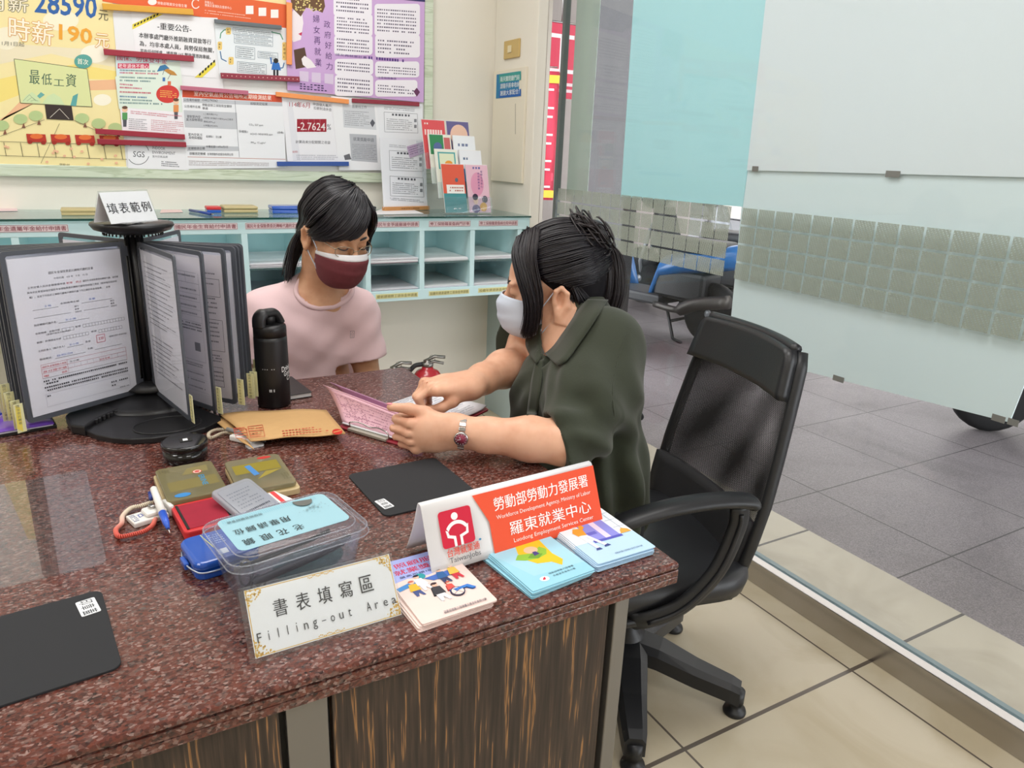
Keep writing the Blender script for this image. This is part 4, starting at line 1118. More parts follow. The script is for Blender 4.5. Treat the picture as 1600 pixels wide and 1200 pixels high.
# ------------------------------------------------------------------ water bottle
cb = np.array((0.302, 1.572, ZD)); T = rotz(cb, 25)
t = thing('water_bottle', 'matt black steel water bottle with loop lid and white script', 'bottle', cb)
m_bot = plain('matt_black_bottle', '#161618', 0.42)
q = MB(T); q.lathe([(0.031, 0.0003), (0.035, 0.004), (0.0355, 0.07), (0.035, 0.15), (0.0346, 0.158)], m_bot, 48); 
pr_pts = []
def wrap_text(q, T, s, a0, a1, z0, h, r, col, bold=0.004, slope=0.0):
    v, fs = text_mesh(s, bold)
    lo = v.min(0); sz = v.max(0) - lo; st = (v - lo) / sz
    vs = []
    for s_, t_ in st:
        a_ = math.radians(a0 + (a1 - a0) * s_); vs.append(((r) * math.cos(a_), r * math.sin(a_), z0 + h * t_ + slope * s_))
    q.add(vs, fs, ink(col))
wrap_text(q, T, 'Drink', -93, -50, 0.082, 0.012, 0.0359, '#e8e8e8', 0.008, 0.004); wrap_text(q, T, 'Good', -85, -48, 0.071, 0.011, 0.0359, '#e8e8e8', 0.008, 0.004); wrap_text(q, T, 'Co', -72, -48, 0.06, 0.011, 0.0359, '#e8e8e8', 0.008, 0.003)
wrap_text(q, T, '- - -   - -', -160, -118, 0.09, 0.002, 0.0359, '#b8b8ba'); wrap_text(q, T, '-- -', -140, -122, 0.04, 0.006, 0.0359, '#b8b8ba')
part(q, 'bottle_body', t)
q = MB(T); q.lathe([(0.0346, 0.1585), (0.0345, 0.178), (0.033, 0.182), (0.022, 0.184), (0.0, 0.184)], m_bot, 48)
q.lathe([(0.013, 0.184), (0.013, 0.2), (0.011, 0.203), (0.0, 0.203)], m_bot, 24); part(q, 'lid', t)
q = MB(T)
q.tube(catmull([(-0.026, 0, 0.18), (-0.025, 0, 0.197), (-0.017, 0, 0.206), (0.0, 0, 0.2075), (0.012, 0, 0.206), (0.02, 0, 0.196), (0.026, 0, 0.184)], 5), [0.012] * 12 + [0.01] * 19, m_bot, 12, flat=((0, 1, 0), 1.5)); part(q, 'carry_loop', t)
# notebook behind the bottle
T = rotz((0.338, 1.655, ZD), 6)
t = thing('notebook', 'black covered notebook lying behind the water bottle', 'notebook', (0.338, 1.655, ZD))
q = MB(T); q.box((-0.05, -0.068, 0.0022), (0.044, 0.066, 0.0105), ink('#dadada')); part(q, 'page_block', t)
q = MB(T); q.box((-0.052, -0.07, 0.0003), (0.046, 0.068, 0.0022), m_blk); q.box((-0.052, -0.07, 0.0105), (0.046, 0.068, 0.0125), m_blk, 0.0008); part(q, 'cover', t)
# purple folders at the far left
T = rotz(GZ(-10, 668, ZD), 10)
t = thing('document_folder', 'purple plastic folder lying at the left behind the display stand', 'folder', GZ(-10, 668, ZD))
m_pur = plain('purple_plastic', '#7a4fc0', 0.3, coat=0.2, noise=0.1, nscale=12)
q = MB(T); q.box((-0.26, -0.068, 0.0003), (0.098, 0.12, 0.006), m_dark, 0.001); part(q, 'dark_backing', t)
q = MB(T); q.box((-0.26, -0.066, 0.0062), (0.092, 0.118, 0.009), ink('#d9d6e4')); part(q, 'paper_leaves', t)
q = MB(T)
G = [[(x, y, 0.0105 + 0.002 * math.sin(x * 40 + y * 22) * math.sin((y + 0.05) * 18) + 0.004 * (0.5 + 0.5 * math.sin(y * 30))) for y in np.linspace(-0.067, 0.12, 9)] for x in np.linspace(-0.26, 0.094, 26)]
q.grid(G, m_pur, True, 0.0015); part(q, 'cover', t)
q = MB(T); q.tube([(-0.08, 0.01, 0.0225), (0.012, 0.014, 0.0225), (0.026, 0.0145, 0.022)], [0.005, 0.005, 0.001], m_pblue, 12); single(q, 'ballpoint_pen', 'blue pen lying on the purple folder', 'pen')

# ------------------------------------------------------------------ rotating display of sample forms
AX = np.array((0.067, 1.695, ZD))
t = thing('display_stand', 'black rotating display stand holding grey framed sample forms', 'display stand', AX)
m_bp = plain('black_stand_plastic', '#1b1b1d', 0.38)
m_fr = plain('slate_grey_frame', '#4b4f57', 0.45)
m_pap = plain('form_paper', '#e3e2e8', 0.55)
m_pap2 = plain('form_paper_pinkish', '#dcd6da', 0.55)
m_slv = clear_mat('clear_sleeve', (0.97, 0.98, 1.0), haze=0.05, hazecol='#e8eaf0', rough=0.06, ior=1.45)
TA = Matrix.Translation(Vector(AX))
q = MB(TA)
q.lathe([(0.128, 0.0005), (0.13, 0.004), (0.126, 0.016), (0.11, 0.021), (0.06, 0.026), (0.03, 0.03)], m_bp, 56)
part(q, 'base', t)
q = MB(TA); q.tube([(0, 0, 0.024), (0, 0, 0.40)], 0.012, m_bp, 16); part(q, 'post', t)
q = MB(TA); q.lathe([(0.035, 0.0), (0.055, 0.012), (0.035, 0.022), (0.02, 0.025)], m_bp, 32, Matrix.Translation((0, 0, 0.026))); part(q, 'lower_hub', t)
q = MB(TA); q.lathe([(0.02, 0.366), (0.05, 0.3675), (0.072, 0.375), (0.0785, 0.384), (0.077, 0.3885), (0.070, 0.390), (0.0, 0.391)], m_bp, 48)
for k in range(40):
    a_ = 2 * math.pi * k / 40; q.ell((0.055 * math.cos(a_), 0.055 * math.sin(a_), 0.3665), (0.0022, 0.0022, 0.003), m_bp, 6, 4)
part(q, 'top_disc', t)
# front pen tray: lens shape with a toothed back rim and an oval well
q = MB()
fl = [GZ(x, y, ZD + 0.012) for x, y in ((133, 672), (150, 679), (175, 684), (206, 686), (240, 684), (280, 678), (320, 668), (345, 656))]
bk = [GZ(x, y, ZD + 0.012) for x, y in ((345, 650), (310, 636), (268, 634), (240, 634), (210, 638), (180, 648), (152, 661))]
out = [tuple(p[:2]) for p in fl + bk]
q.prism(out, ZD + 0.0005, ZD + 0.012, m_bp, 0.002)
q.prism([tuple(GZ(x, y, ZD + 0.011)[:2]) for x, y in ((103, 656), (112, 671), (133, 674), (152, 661), (180, 648), (210, 638), (220, 628), (130, 628))], ZD + 0.0005, ZD + 0.021, m_bp, 0.004)
part(q, 'tray', t)
q = MB()
for k in range(28):
    s = k / 27.0; f_ = catmull(bk[::-1], 12); i = int(s * (len(f_) - 1)); p = f_[i]
    q.box((p[0] - 0.0028, p[1] - 0.004, ZD + 0.0115), (p[0] + 0.0018, p[1] + 0.010, ZD + 0.02), m_bp, 0.0006)
part(q, 'toothed_rim', t)
q = MB()
cE = GZ(262, 664, ZD + 0.0122); rx_, ry_ = 0.062, 0.047
ringp = [(cE[0] + rx_ * math.cos(a_), cE[1] + ry_ * math.sin(a_), ZD + 0.0128) for a_ in np.linspace(0, 2 * math.pi, 48, endpoint=False)]
q.tube(ringp, 0.0016, m_bp, 8, closed=True)
q.add([(cE[0] + rx_ * math.cos(a_), cE[1] + ry_ * math.sin(a_), ZD + 0.0123) for a_ in np.linspace(0, 2 * math.pi, 48, endpoint=False)], [tuple(range(48))], plain('black_well', '#0e0e10', 0.6))
part(q, 'oval_well', t)

def panel(ang, kind='plain', hang=0.0, tab=True, L=0.232, z0=0.028, z1=0.352, r0=0.024, tabz=None, paper=None, seed=0, tabside=1):
    """a hinged frame pointing at the angle; local x along the panel, z up, its face towards -y local"""
    T = Matrix.Translation(Vector(AX)) @ Matrix.Rotation(math.radians(ang), 4, 'Z')
    q = MB(T)
    X0, X1 = r0, r0 + L; w = 0.0085; th = 0.0022
    R_ = Matrix(((1, 0, 0, 0), (0, 0, -1, 0), (0, 1, 0, 0), (0, 0, 0, 1)))   # profile plane x-z
    def bar(pts, zz0, zz1): q.prism(pts, zz0, zz1, m_fr, 0.0006, M=R_)
    outer = rect_pts(L, z1 - z0, 0.008, 5, ((X0 + X1) / 2, (z0 + z1) / 2)); inner = rect_pts(L - 2 * w, z1 - z0 - 2 * w, 0.005, 5, ((X0 + X1) / 2, (z0 + z1) / 2))
    n = len(outer); vs = []; fs = []
    for y in (-th, th):
        vs += [(p[0], y, p[1]) for p in outer] + [(p[0], y, p[1]) for p in inner]
    for i in range(n):
        j = (i + 1) % n
        fs += [(i, j, n + j, n + i), (2 * n + j, 2 * n + i, 3 * n + i, 3 * n + j), (j, i, 2 * n + i, 2 * n + j), (n + i, n + j, 3 * n + j, 3 * n + i)]
    q.add(vs, fs, m_fr)
    q.tube([(r0 - 0.008, 0, z0 - 0.004), (r0 - 0.008, 0, z1 + 0.014)], 0.003, m_bp, 8); q.box((r0 - 0.009, -0.0018, z0 + 0.01), (r0 + 0.002, 0.0018, z0 + 0.03), m_fr); q.box((r0 - 0.009, -0.0018, z1 - 0.03), (r0 + 0.002, 0.0018, z1 - 0.01), m_fr)
    fr_ = part(q, 'panel', t)
    q = MB(T); ix0, ix1, iz0, iz1 = X0 + w, X1 - w, z0 + w, z1 - w
    q.box((ix0 + 0.002, -0.0008, iz0 + 0.001), (ix1 - 0.002, 0.0008, iz1 - 0.006), paper or m_pap)
    R3 = T.to_3x3()
    sgn = tabside
    if kind == 'A':      # reader sees the face whose right edge is at the post
        o = np.array(T @ Vector((ix1 - 0.002, 0.0008, iz0 + 0.001))); u = np.array(R3 @ Vector((-1, 0, 0)))
    else:
        o = np.array(T @ Vector((ix0 + 0.002, -0.0008, iz0 + 0.001))); u = np.array(R3 @ Vector((1, 0, 0)))
    pr = Print(q, o, u, np.array((0, 0, 1.0)), 0.0001, 0.00001); pr.metric = True
    PW, PH = ix1 - ix0 - 0.004, iz1 - iz0 - 0.007
    form(pr, PW, PH, kind, seed)
    part(q, 'form_sheet', fr_)
    q = MB(T)
    for y in (-0.0024, 0.0024):
        q.add([(ix0, y, iz0), (ix1, y, iz0), (ix1, y, iz1), (ix0, y, iz1)], [(0, 1, 2, 3)], m_slv)
    part(q, 'clear_sleeve', fr_)
    if tab:
        tz = 0.028 if tabz is None else tabz
        q = MB(T)
        q.box((X1 - 0.001, -0.0008, tz), (X1 + 0.021, 0.0008, tz + 0.058), m_slv)
        q.box((X1 + 0.004, -0.0005, tz + 0.001), (X1 + 0.020, 0.0005, tz + 0.057), ink('#f3edb4'))
        for s in (-1, 1):
            o = np.array(T @ Vector((X1 + 0.004, s * 0.0008, tz))); 
            if s < 0: u = np.array(R3 @ Vector((1, 0, 0)))
            else: u = np.array(R3 @ Vector((-1, 0, 0))); o = np.array(T @ Vector((X1 + 0.020, s * 0.0008, tz)))
            pr = Print(q, o, u, np.array((0, 0, 1.0)), 0.0002, 0.00004); pr.metric = True
            pr.poly([(0.0, 0.01), (0.009, 0.002), (0.011, 0.05), (0.003, 0.055)], '#eedb66' if kind == 'A' else '#f0e8a8')
            txt = '國保委託轉帳' if kind == 'A' else '國民年金給付申請'
            for i, g in enumerate(txt):
                pr.text(g, (0.004, 0.05 - i * 0.0066), (0.0095, 0.05 - i * 0.0066), 0.0055, '#7d7c68')
        part(q, 'index_tab', fr_)
def form(pr, w, h, kind, seed):
    k = '#55565e'; rd = '#c8565e'
    def X(u): return u * w
    def Y(v): return (1 - v) * h
    def T_(s, u0, u1, v, hh, c=k, b=0.004): pr.text(s, (X(u0), Y(v)), (X(u1), Y(v)), hh * h, c, b)
    def row(u0, u1, v, c=k, hh=0.011): pr.rows([(X(u0), Y(v - hh)), (X(u1), Y(v - hh)), (X(u1), Y(v)), (X(u0), Y(v))], 1, c, 0.9, hh * h * 1.2, seed=int(v * 1000) + seed, jag=0.02)
    def ln(u0, v0, u1, v1, c=k, t_=0.0006): pr.line((X(u0), Y(v0)), (X(u1), Y(v1)), t_, c)
    if kind == 'A':
        T_('國民年金保險費委託轉帳代繳約定書', 0.32, 0.72, 0.115, 0.017, '#2f3036')
        T_('中華民國　107 年　7 月　15 日', 0.36, 0.66, 0.15, 0.013)
        T_('立約定書人茲向金融機構申請', 0.13, 0.45, 0.19, 0.0135); T_('新增　終止', 0.46, 0.6, 0.19, 0.0135, rd); T_('國民年金保險費委託轉帳代繳，茲授權', 0.61, 0.95, 0.19, 0.0135)
        T_('與本約定書當面指定國民年金保險費委託轉帳代繳辦理相關之規定（請參閱背面說明', 0.12, 0.93, 0.22, 0.0135); T_('欄），並自下列指定之轉帳代繳帳戶轉帳代繳下列之國民年金保險費。　此致', 0.13, 0.86, 0.25, 0.0135)
        T_('土地', 0.24, 0.3, 0.315, 0.013, '#6f86c4'); T_('金融機構名稱', 0.38, 0.55, 0.313, 0.012); T_('宜蘭', 0.64, 0.7, 0.313, 0.013, '#6f86c4')
        ln(0.14, 0.325, 0.36, 0.325); ln(0.57, 0.325, 0.86, 0.325); ln(0.14, 0.375, 0.46, 0.375); ln(0.58, 0.375, 0.82, 0.375)
        for i, s in enumerate(('銀行', '農會', '信用合作社')): T_(s, 0.5, 0.54 + 0.02 * (i == 2), 0.345 + i * 0.018, 0.011); T_(s, 0.84, 0.88 + 0.02 * (i == 2), 0.345 + i * 0.018, 0.011)
        T_('指定轉帳代繳戶名：', 0.13, 0.33, 0.425, 0.0135); T_('王小美', 0.4, 0.5, 0.423, 0.013, '#6f86c4'); ln(0.34, 0.43, 0.62, 0.43)
        T_('存款機構：金融代號', 0.13, 0.34, 0.478, 0.0125); T_('（金融代號及分支代號）', 0.22, 0.43, 0.494, 0.011); T_('帳號', 0.48, 0.53, 0.478, 0.0125)
        for i in range(3): pr.frame([(X(0.36 + i * 0.035), Y(0.49)), (X(0.395 + i * 0.035), Y(0.49)), (X(0.395 + i * 0.035), Y(0.468)), (X(0.36 + i * 0.035), Y(0.468))], 0.0004, k)
        for i in range(14): pr.frame([(X(0.55 + i * 0.029), Y(0.485)), (X(0.579 + i * 0.029), Y(0.485)), (X(0.579 + i * 0.029), Y(0.465)), (X(0.55 + i * 0.029), Y(0.465))], 0.0004, k)
        T_('郵局：存簿儲金局號', 0.13, 0.34, 0.535, 0.0125); T_('帳號', 0.62, 0.67, 0.53, 0.0125)
        for i in range(8): pr.frame([(X(0.36 + i * 0.029), Y(0.54)), (X(0.389 + i * 0.029), Y(0.54)), (X(0.389 + i * 0.029), Y(0.52)), (X(0.36 + i * 0.029), Y(0.52))], 0.0004, k)
        for i in range(8): pr.frame([(X(0.69 + i * 0.029), Y(0.54)), (X(0.719 + i * 0.029), Y(0.54)), (X(0.719 + i * 0.029), Y(0.52)), (X(0.69 + i * 0.029), Y(0.52))], 0.0004, k)
        T_('立約定書人（帳戶本人）', 0.13, 0.36, 0.59, 0.013); T_('王小美', 0.4, 0.49, 0.588, 0.013, '#6f86c4'); ln(0.38, 0.596, 0.53, 0.596); T_('簽章', 0.55, 0.6, 0.59, 0.013)
        pr.frame([(X(0.66), Y(0.605)), (X(0.74), Y(0.605)), (X(0.74), Y(0.555)), (X(0.66), Y(0.555))], 0.0012, '#d88a96'); T_('王印', 0.675, 0.725, 0.59, 0.02, '#cf5f70', 0.01); T_('（請蓋存款戶原留印鑑）', 0.78, 0.96, 0.585, 0.011)
        T_('聯絡電話：', 0.13, 0.24, 0.645, 0.013); T_('03-9551234', 0.28, 0.42, 0.643, 0.012, '#6f86c4'); ln(0.26, 0.652, 0.54, 0.652); T_('手機：', 0.56, 0.62, 0.64, 0.013); ln(0.63, 0.648, 0.9, 0.648)
        for v in (0.675, 0.705, 0.733, 0.765): ln(0.13, v, 0.93, v, '#c88a92' if v < 0.76 else k, 0.0006)
        for u in (0.13, 0.36, 0.93): ln(u, 0.675, u, 0.765, '#c88a92', 0.0006)
        for i in range(8): ln(0.42 + i * 0.06, 0.705, 0.42 + i * 0.06, 0.733, '#a0a2aa', 0.0004)
        T_('國民年金被保險人姓名', 0.14, 0.35, 0.698, 0.013, rd, 0.008); T_('身分證字號', 0.14, 0.35, 0.728, 0.013, rd, 0.008); T_('電　　話', 0.14, 0.35, 0.757, 0.013, rd, 0.008); T_('王小美', 0.38, 0.47, 0.698, 0.012); T_('出生日期', 0.66, 0.76, 0.728, 0.011, rd)
        for i, v in enumerate((0.79, 0.808, 0.832, 0.852)): row(0.13 + 0.02 * (i % 2), 0.93 if i != 1 else 0.26, v, '#3d3e45')
        pr.frame([(X(0.13), Y(0.955)), (X(0.93), Y(0.955)), (X(0.93), Y(0.87)), (X(0.13), Y(0.87))], 0.0005, '#a9aab4')
        row(0.14, 0.2, 0.89); row(0.74, 0.92, 0.905); row(0.74, 0.79, 0.93); row(0.82, 0.92, 0.955, '#8a8b94', 0.008)
        return
    r_ = random.Random(seed + 11)
    if kind == 'table':
        row(0.2, 0.5, 0.06); ln(0.03, 0.17, 0.95, 0.17); 
        for v in (0.17, 0.24, 0.29, 0.345, 0.39, 0.43): ln(0.03, v, 0.95, v, '#8b8990', 0.0005)
        ln(0.5, 0.1, 0.92, 0.1, '#8b8990'); ln(0.5, 0.1, 0.5, 0.17, '#8b8990'); ln(0.95, 0.1, 0.95, 0.7, '#8b8990'); ln(0.72, 0.1, 0.72, 0.17, '#8b8990')
        for v in (0.13, 0.22, 0.275, 0.33, 0.38): row(0.5, 0.9, v, '#77757c', 0.012); row(0.05, 0.4, v + 0.01, '#8b7f86', 0.012)
        for v in (0.45, 0.47, 0.49): row(0.04, 0.93, v)
        pr.rect(X(0.78), Y(0.63), X(0.88), Y(0.57), '#77767c'); ln(0.1, 0.7, 0.95, 0.7, '#8b8990')
        for v in (0.73, 0.745, 0.8, 0.85, 0.9): row(0.05, 0.9, v, '#8b8990'); 
        for v in (0.78, 0.83, 0.92): ln(0.05, v, 0.95, v, '#9b9aa2', 0.0004)
        return
    if kind == 'square':
        for (u0, u1, v0, v1) in ((0.25, 0.95, 0.16, 0.28), (0.2, 0.95, 0.44, 0.66), (0.55, 0.9, 0.78, 0.92)):
            pr.frame([(X(u0), Y(v1)), (X(u1), Y(v1)), (X(u1), Y(v0)), (X(u0), Y(v0))], 0.0009, '#4a4950')
        for v in (0.13, 0.2, 0.3, 0.33, 0.36, 0.4, 0.47, 0.5, 0.53, 0.56, 0.6, 0.7, 0.72, 0.74, 0.82, 0.85, 0.88): row(0.3, 0.9, v, '#6a6970')
        return
    for i in range(26):
        v = 0.08 + i * 0.032
        if r_.random() < 0.85: row(0.08, r_.uniform(0.6, 0.93), v, '#8a8a92', 0.009)
        if i % 5 == 2: ln(0.06, v + 0.012, 0.94, v + 0.012, '#9a9aa4', 0.0004)
# the open fan on the right, nearest first
def ang_to(p): return math.degrees(math.atan2(p[1] - AX[1], p[0] - AX[0]))
panel(ang_to((0.1185, 1.459)), 'plain', seed=1, L=0.222)
panel(ang_to((0.171, 1.493)), 'table', seed=2, paper=m_pap2, L=0.205, tabz=0.026)
panel(ang_to((0.218, 1.520)), 'square', seed=3, L=0.205, paper=m_pap2)
panel(ang_to((0.239, 1.556)), 'plain', seed=4, L=0.20)
panel(-35.5, 'plain', seed=5, L=0.20)
panel(-31.5, 'square', seed=6, L=0.20, paper=m_pap2, tabz=0.03)
panel(-26.5, 'plain', seed=7, L=0.195, tabz=0.045)
panel(ang_to((-0.150, 1.562)), 'A', L=0.236, tabz=0.014)
for i, a_ in enumerate((-152.5, -157.0, -161.0, -165.0, -169.5)):
    panel(a_, 'plain', seed=20 + i, L=0.232, tabz=0.016 + 0.012 * (i % 3))
panel(128, 'plain', seed=31, tab=False, L=0.2); panel(62, 'plain', seed=32, tab=False, L=0.2); panel(95, 'plain', seed=33, tab=False, L=0.2)

# the folded card on top of the stand
cT = AX + np.array((-0.003, -0.004, 0.3935))
p0, p1 = GZ(174, 351, cT[2]), GZ(247, 345, cT[2])
ang = deg_of(p0, p1); T = rotz(p0, ang); Lt = float(np.linalg.norm(p1 - p0))
t = thing('tent_card', 'white tent card in clear acrylic standing on top of the rotating display', 'sign', (p0 + p1) / 2)
q = MB(T); hT = 0.058
slab(q, (0.0, 0, 0.001), (Lt, 0, 0.001), (Lt, 0.022, hT), (0.0, 0.022, hT), 0.0006, m_card)
slab(q, (0.0, 0.0455, 0.001), (0.0, 0.0235, hT), (Lt, 0.0235, hT), (Lt, 0.0455, 0.001), 0.0006, m_card)
pr = Print(q, p0 + np.array((0, 0, 0.001)), np.array(T.to_3x3() @ Vector(UX)), np.array(T.to_3x3() @ Vector((0, 0.022, hT - 0.001))), 0.0002, 0.00005); pr.metric = True
for i, g in enumerate('填表範例'): pr.text(g, (0.0045 + i * (Lt - 0.006) / 4, 0.019), (0.0045 + (i + 0.84) * (Lt - 0.006) / 4, 0.019), 0.021, '#2e2e34', 0.004)
part(q, 'folded_card', t)
q = MB(T); slab(q, (-0.002, -0.0012, 0.0005), (Lt + 0.002, -0.0012, 0.0005), (Lt + 0.002, 0.0222, hT + 0.003), (-0.002, 0.0222, hT + 0.003), 0.001, m_acr); slab(q, (-0.002, 0.047, 0.0005), (-0.002, 0.0235, hT + 0.003), (Lt + 0.002, 0.0235, hT + 0.003), (Lt + 0.002, 0.047, 0.0005), 0.001, m_acr); part(q, 'acrylic_cover', t)
q = MB(T)
rr = random.Random(3)
G = [[(x, y, 0.0008 + 0.003 * rr.random()) for y in np.linspace(-0.028, -0.004, 6)] for x in np.linspace(0.01, Lt + 0.012, 12)]
q.grid(G, clear_mat('crinkled_tape', (0.95, 0.95, 0.96), haze=0.1, rough=0.05, ior=1.6), False); part(q, 'clear_tape', t)

# ------------------------------------------------------------------ clipboard folder under their hands
A, B, C_ = GZ(527, 669, ZD), GZ(641, 703, ZD), GZ(765, 641, ZD)
e1 = B - A; e2 = C_ - B; l1, l2 = float(np.linalg.norm(e1)), float(np.linalg.norm(e2))
u1 = e1 / l1; u2 = np.array([-u1[1], u1[0], 0]); 
if u2.dot(e2) < 0: u2 = -u2
l2 = float(e2.dot(u2))
t = thing('clipboard', 'dark red clipboard of pink and white forms under the hands of the woman in green', 'clipboard', (A + C_) / 2)
m_maroon = plain('dark_red_leatherette', '#8c2230', 0.4)
CB = basis(A, u1, u2)      # x along the clip end, y along the board
q = MB(CB); q.prism(rect_pts(l1, l2, 0.012, 4, (l1 / 2, l2 / 2)), 0.0005, 0.0045, m_maroon, 0.001); part(q, 'board', t)
m_pink = plain('pink_form_paper', '#eebfcd', 0.6); m_pink2 = plain('mauve_paper', '#cf9fc0', 0.6); m_white = plain('white_form_paper', '#ebebf0', 0.6)
def leaf(mb, y0, y1, lift, m, x0=0.006, x1=None, zb=0.007, flare=0.0, n=14, thick=0.0008, curl=1.0):
    x1 = l1 - 0.006 if x1 is None else x1
    G = []
    for i in range(n):
        s = i / (n - 1); row = []
        for j in range(9):
            u = j / 8; row.append((x0 + (x1 - x0) * u, y0 + (y1 - y0) * s, zb + lift(s, u)))
        G.append(row)
    mb.grid(G, m, True, thick); return G
q = MB(CB)
leaf(q, 0.008, l2 - 0.006, lambda s, u: 0.001 + 0.004 * (s > 0.93) * (s - 0.93) * 14 + 0.002 * math.sin(s * 5), m_white, zb=0.008, thick=0.002)
pr = Print(q, np.array(CB @ Vector((0, 0, 0.0125))), u2, -u1, 0.0004, 0.00005); pr.metric = True
pr.rows([(0.05, -0.012), (l2 - 0.03, -0.012), (l2 - 0.03, -l1 + 0.02), (0.05, -l1 + 0.02)], 16, '#9b9ca8', 0.35, 0.0045, seed=3)
part(q, 'white_sheets', t, 'white form sheets')
# pink sheets held up at the clip end: they rise and curl outwards
def pink(q, m, topA, topB, bow, base=0.010, thick=0.0008, x0=0.004, x1=l1 - 0.004, yb=0.012):
    a0 = np.array(CB @ Vector((x0, yb, base))); b0 = np.array(CB @ Vector((x1, yb, base)))
    G = []
    for i in range(12):
        s = i / 11; row = []
        for j in range(13):
            u = j / 12
            lo = a0 * (1 - u) + b0 * u; hi = topA * (1 - u) + topB * u
            p = lo * (1 - s) + hi * s + (-u2 * 0.6 + np.array((0, 0, -0.4))) * 0 + u2 * bow * math.sin(math.pi * s) * (1 - 0.5 * u)
            row.append(p)
        G.append(row)
    q.grid([r_[::1] for r_ in G], m, True, thick); return G
q = MB(); G1 = pink(q, m_pink, GZ(511, 605, ZD + 0.062), GZ(642, 657, ZD + 0.052), 0.004)
o, u, v = G1[0][0], G1[0][-1] - G1[0][0], G1[8][0] - G1[0][0]
# printed rows follow the curled sheet
def on_leaf(G, u, s):
    i, j = s * (len(G) - 1), u * (len(G[0]) - 1); i0, j0 = min(int(i), len(G) - 2), min(int(j), len(G[0]) - 2); a_, b_ = i - i0, j - j0
    return (G[i0][j0] * (1 - a_) * (1 - b_) + G[i0 + 1][j0] * a_ * (1 - b_) + G[i0][j0 + 1] * (1 - a_) * b_ + G[i0 + 1][j0 + 1] * a_ * b_)
rr = random.Random(6)
nrm = np.cross(G1[0][-1] - G1[0][0], G1[-1][0] - G1[0][0]); nrm /= np.linalg.norm(nrm)
if nrm.dot(CP - G1[0][0]) < 0: nrm = -nrm
def leaf_quad(q, G, u0, u1_, s0, s1, m):
    p = [on_leaf(G, *w_) + nrm * 0.0016 for w_ in ((u0, s0), (u1_, s0), (u1_, s1), (u0, s1))]
    q.add(p, [(0, 1, 2, 3)], m)
for i in range(13):
    for j in range(34):
        if rr.random() < 0.45 or (j > 12 and i % 2): continue
        u0 = 0.08 + j * 0.026; s0 = 0.2 + i * 0.055
        leaf_quad(q, G1, u0, u0 + 0.017, s0, s0 + 0.02, ink('#a06a86'))
for s0 in (0.3, 0.55, 0.86): leaf_quad(q, G1, 0.06, 0.97, s0, s0 + 0.008, ink('#a06a86'))
for k in range(12): leaf_quad(q, G1, 0.62 + k * 0.03, 0.622 + k * 0.03, 0.14, 0.3, ink('#a06a86'))
part(q, 'pink_sheet', t)
q = MB(); pink(q, m_pink, GZ(505, 601, ZD + 0.066), GZ(640, 652, ZD + 0.054), 0.012, yb=0.018); part(q, 'pink_sheet', t)
q = MB(); pink(q, m_pink2, GZ(516, 597, ZD + 0.068), GZ(655, 650, ZD + 0.05), 0.02, yb=0.034); part(q, 'mauve_sheet', t)
q = MB(CB); q.box((0.03, -0.002, 0.002), (l1 - 0.06, 0.016, 0.008), plain('clip_plate', '#b7b3a6', 0.35, metal=0.5), 0.001); part(q, 'clip_plate', t)
q = MB(CB); q.tube(catmull([(0.028, 0.01, 0.006), (0.03, 0.006, 0.018), (0.05, 0.012, 0.02), (0.08, 0.012, 0.017), (0.1, 0.012, 0.02), (l1 - 0.062, 0.006, 0.018), (l1 - 0.06, 0.006, 0.004)], 6), 0.0014, m_steel, 8); part(q, 'clip_wire', t)
# ================================================================== BACK WALL: notice board and papers
YP = YB - 0.018                      # face of the board
def wall_rect(y, x0, y0, x1, y1):    # picture corners -> metres on the wall plane
    return GY(x0, y0, y), GY(x1, y1, y)
m_white_board = plain('white_board_face', '#e4e3df', 0.4)
def marble():
    m, nt, bs = new_mat('pale_green_marbled_frame')
    tc = N(nt, 'ShaderNodeTexCoord'); mp = N(nt, 'ShaderNodeMapping'); mp.inputs['Scale'].default_value = (2.2, 1, 26)
    nt.links.new(tc.outputs['Object'], mp.inputs[0])
    n = N(nt, 'ShaderNodeTexNoise'); n.inputs['Scale'].default_value = 1.7; n.inputs['Detail'].default_value = 5; n.inputs['Distortion'].default_value = 0.8
    nt.links.new(mp.outputs[0], n.inputs['Vector'])
    nt.links.new(ramp(nt, n.outputs['Fac'], [(0.35, '#c9d3bb'), (0.5, '#d3dcc8'), (0.56, '#b4c0a4'), (0.62, '#d0d9c3')]), bs.inputs['Base Color'])
    bs.inputs['Roughness'].default_value = 0.45
    return m
m_frame = marble()
a = GY(662, 266, YP); bxr = a[0]; bz0 = GY(300, 263, YP)[2]; bz1 = 2.2
t = thing('notice_board', 'white notice board with pale green marbled frame on the back wall', 'notice board', (0.2, YB, bz0))
fw = 0.042
q = MB(); q.box((-1.5, YB - 0.018, bz0), (bxr, YB - 0.001, bz1), m_white_board); part(q, 'board_face', t)
q = MB()
q.box((-1.55, YB - 0.026, bz0 - fw), (bxr + fw, YB - 0.001, bz0), m_frame, 0.003); q.box((bxr, YB - 0.026, bz0), (bxr + fw, YB - 0.001, bz1), m_frame, 0.003); q.box((-1.55, YB - 0.026, bz1), (bxr + fw, YB - 0.001, bz1 + fw), m_frame, 0.003)
part(q, 'frame', t)
_pl = [0]
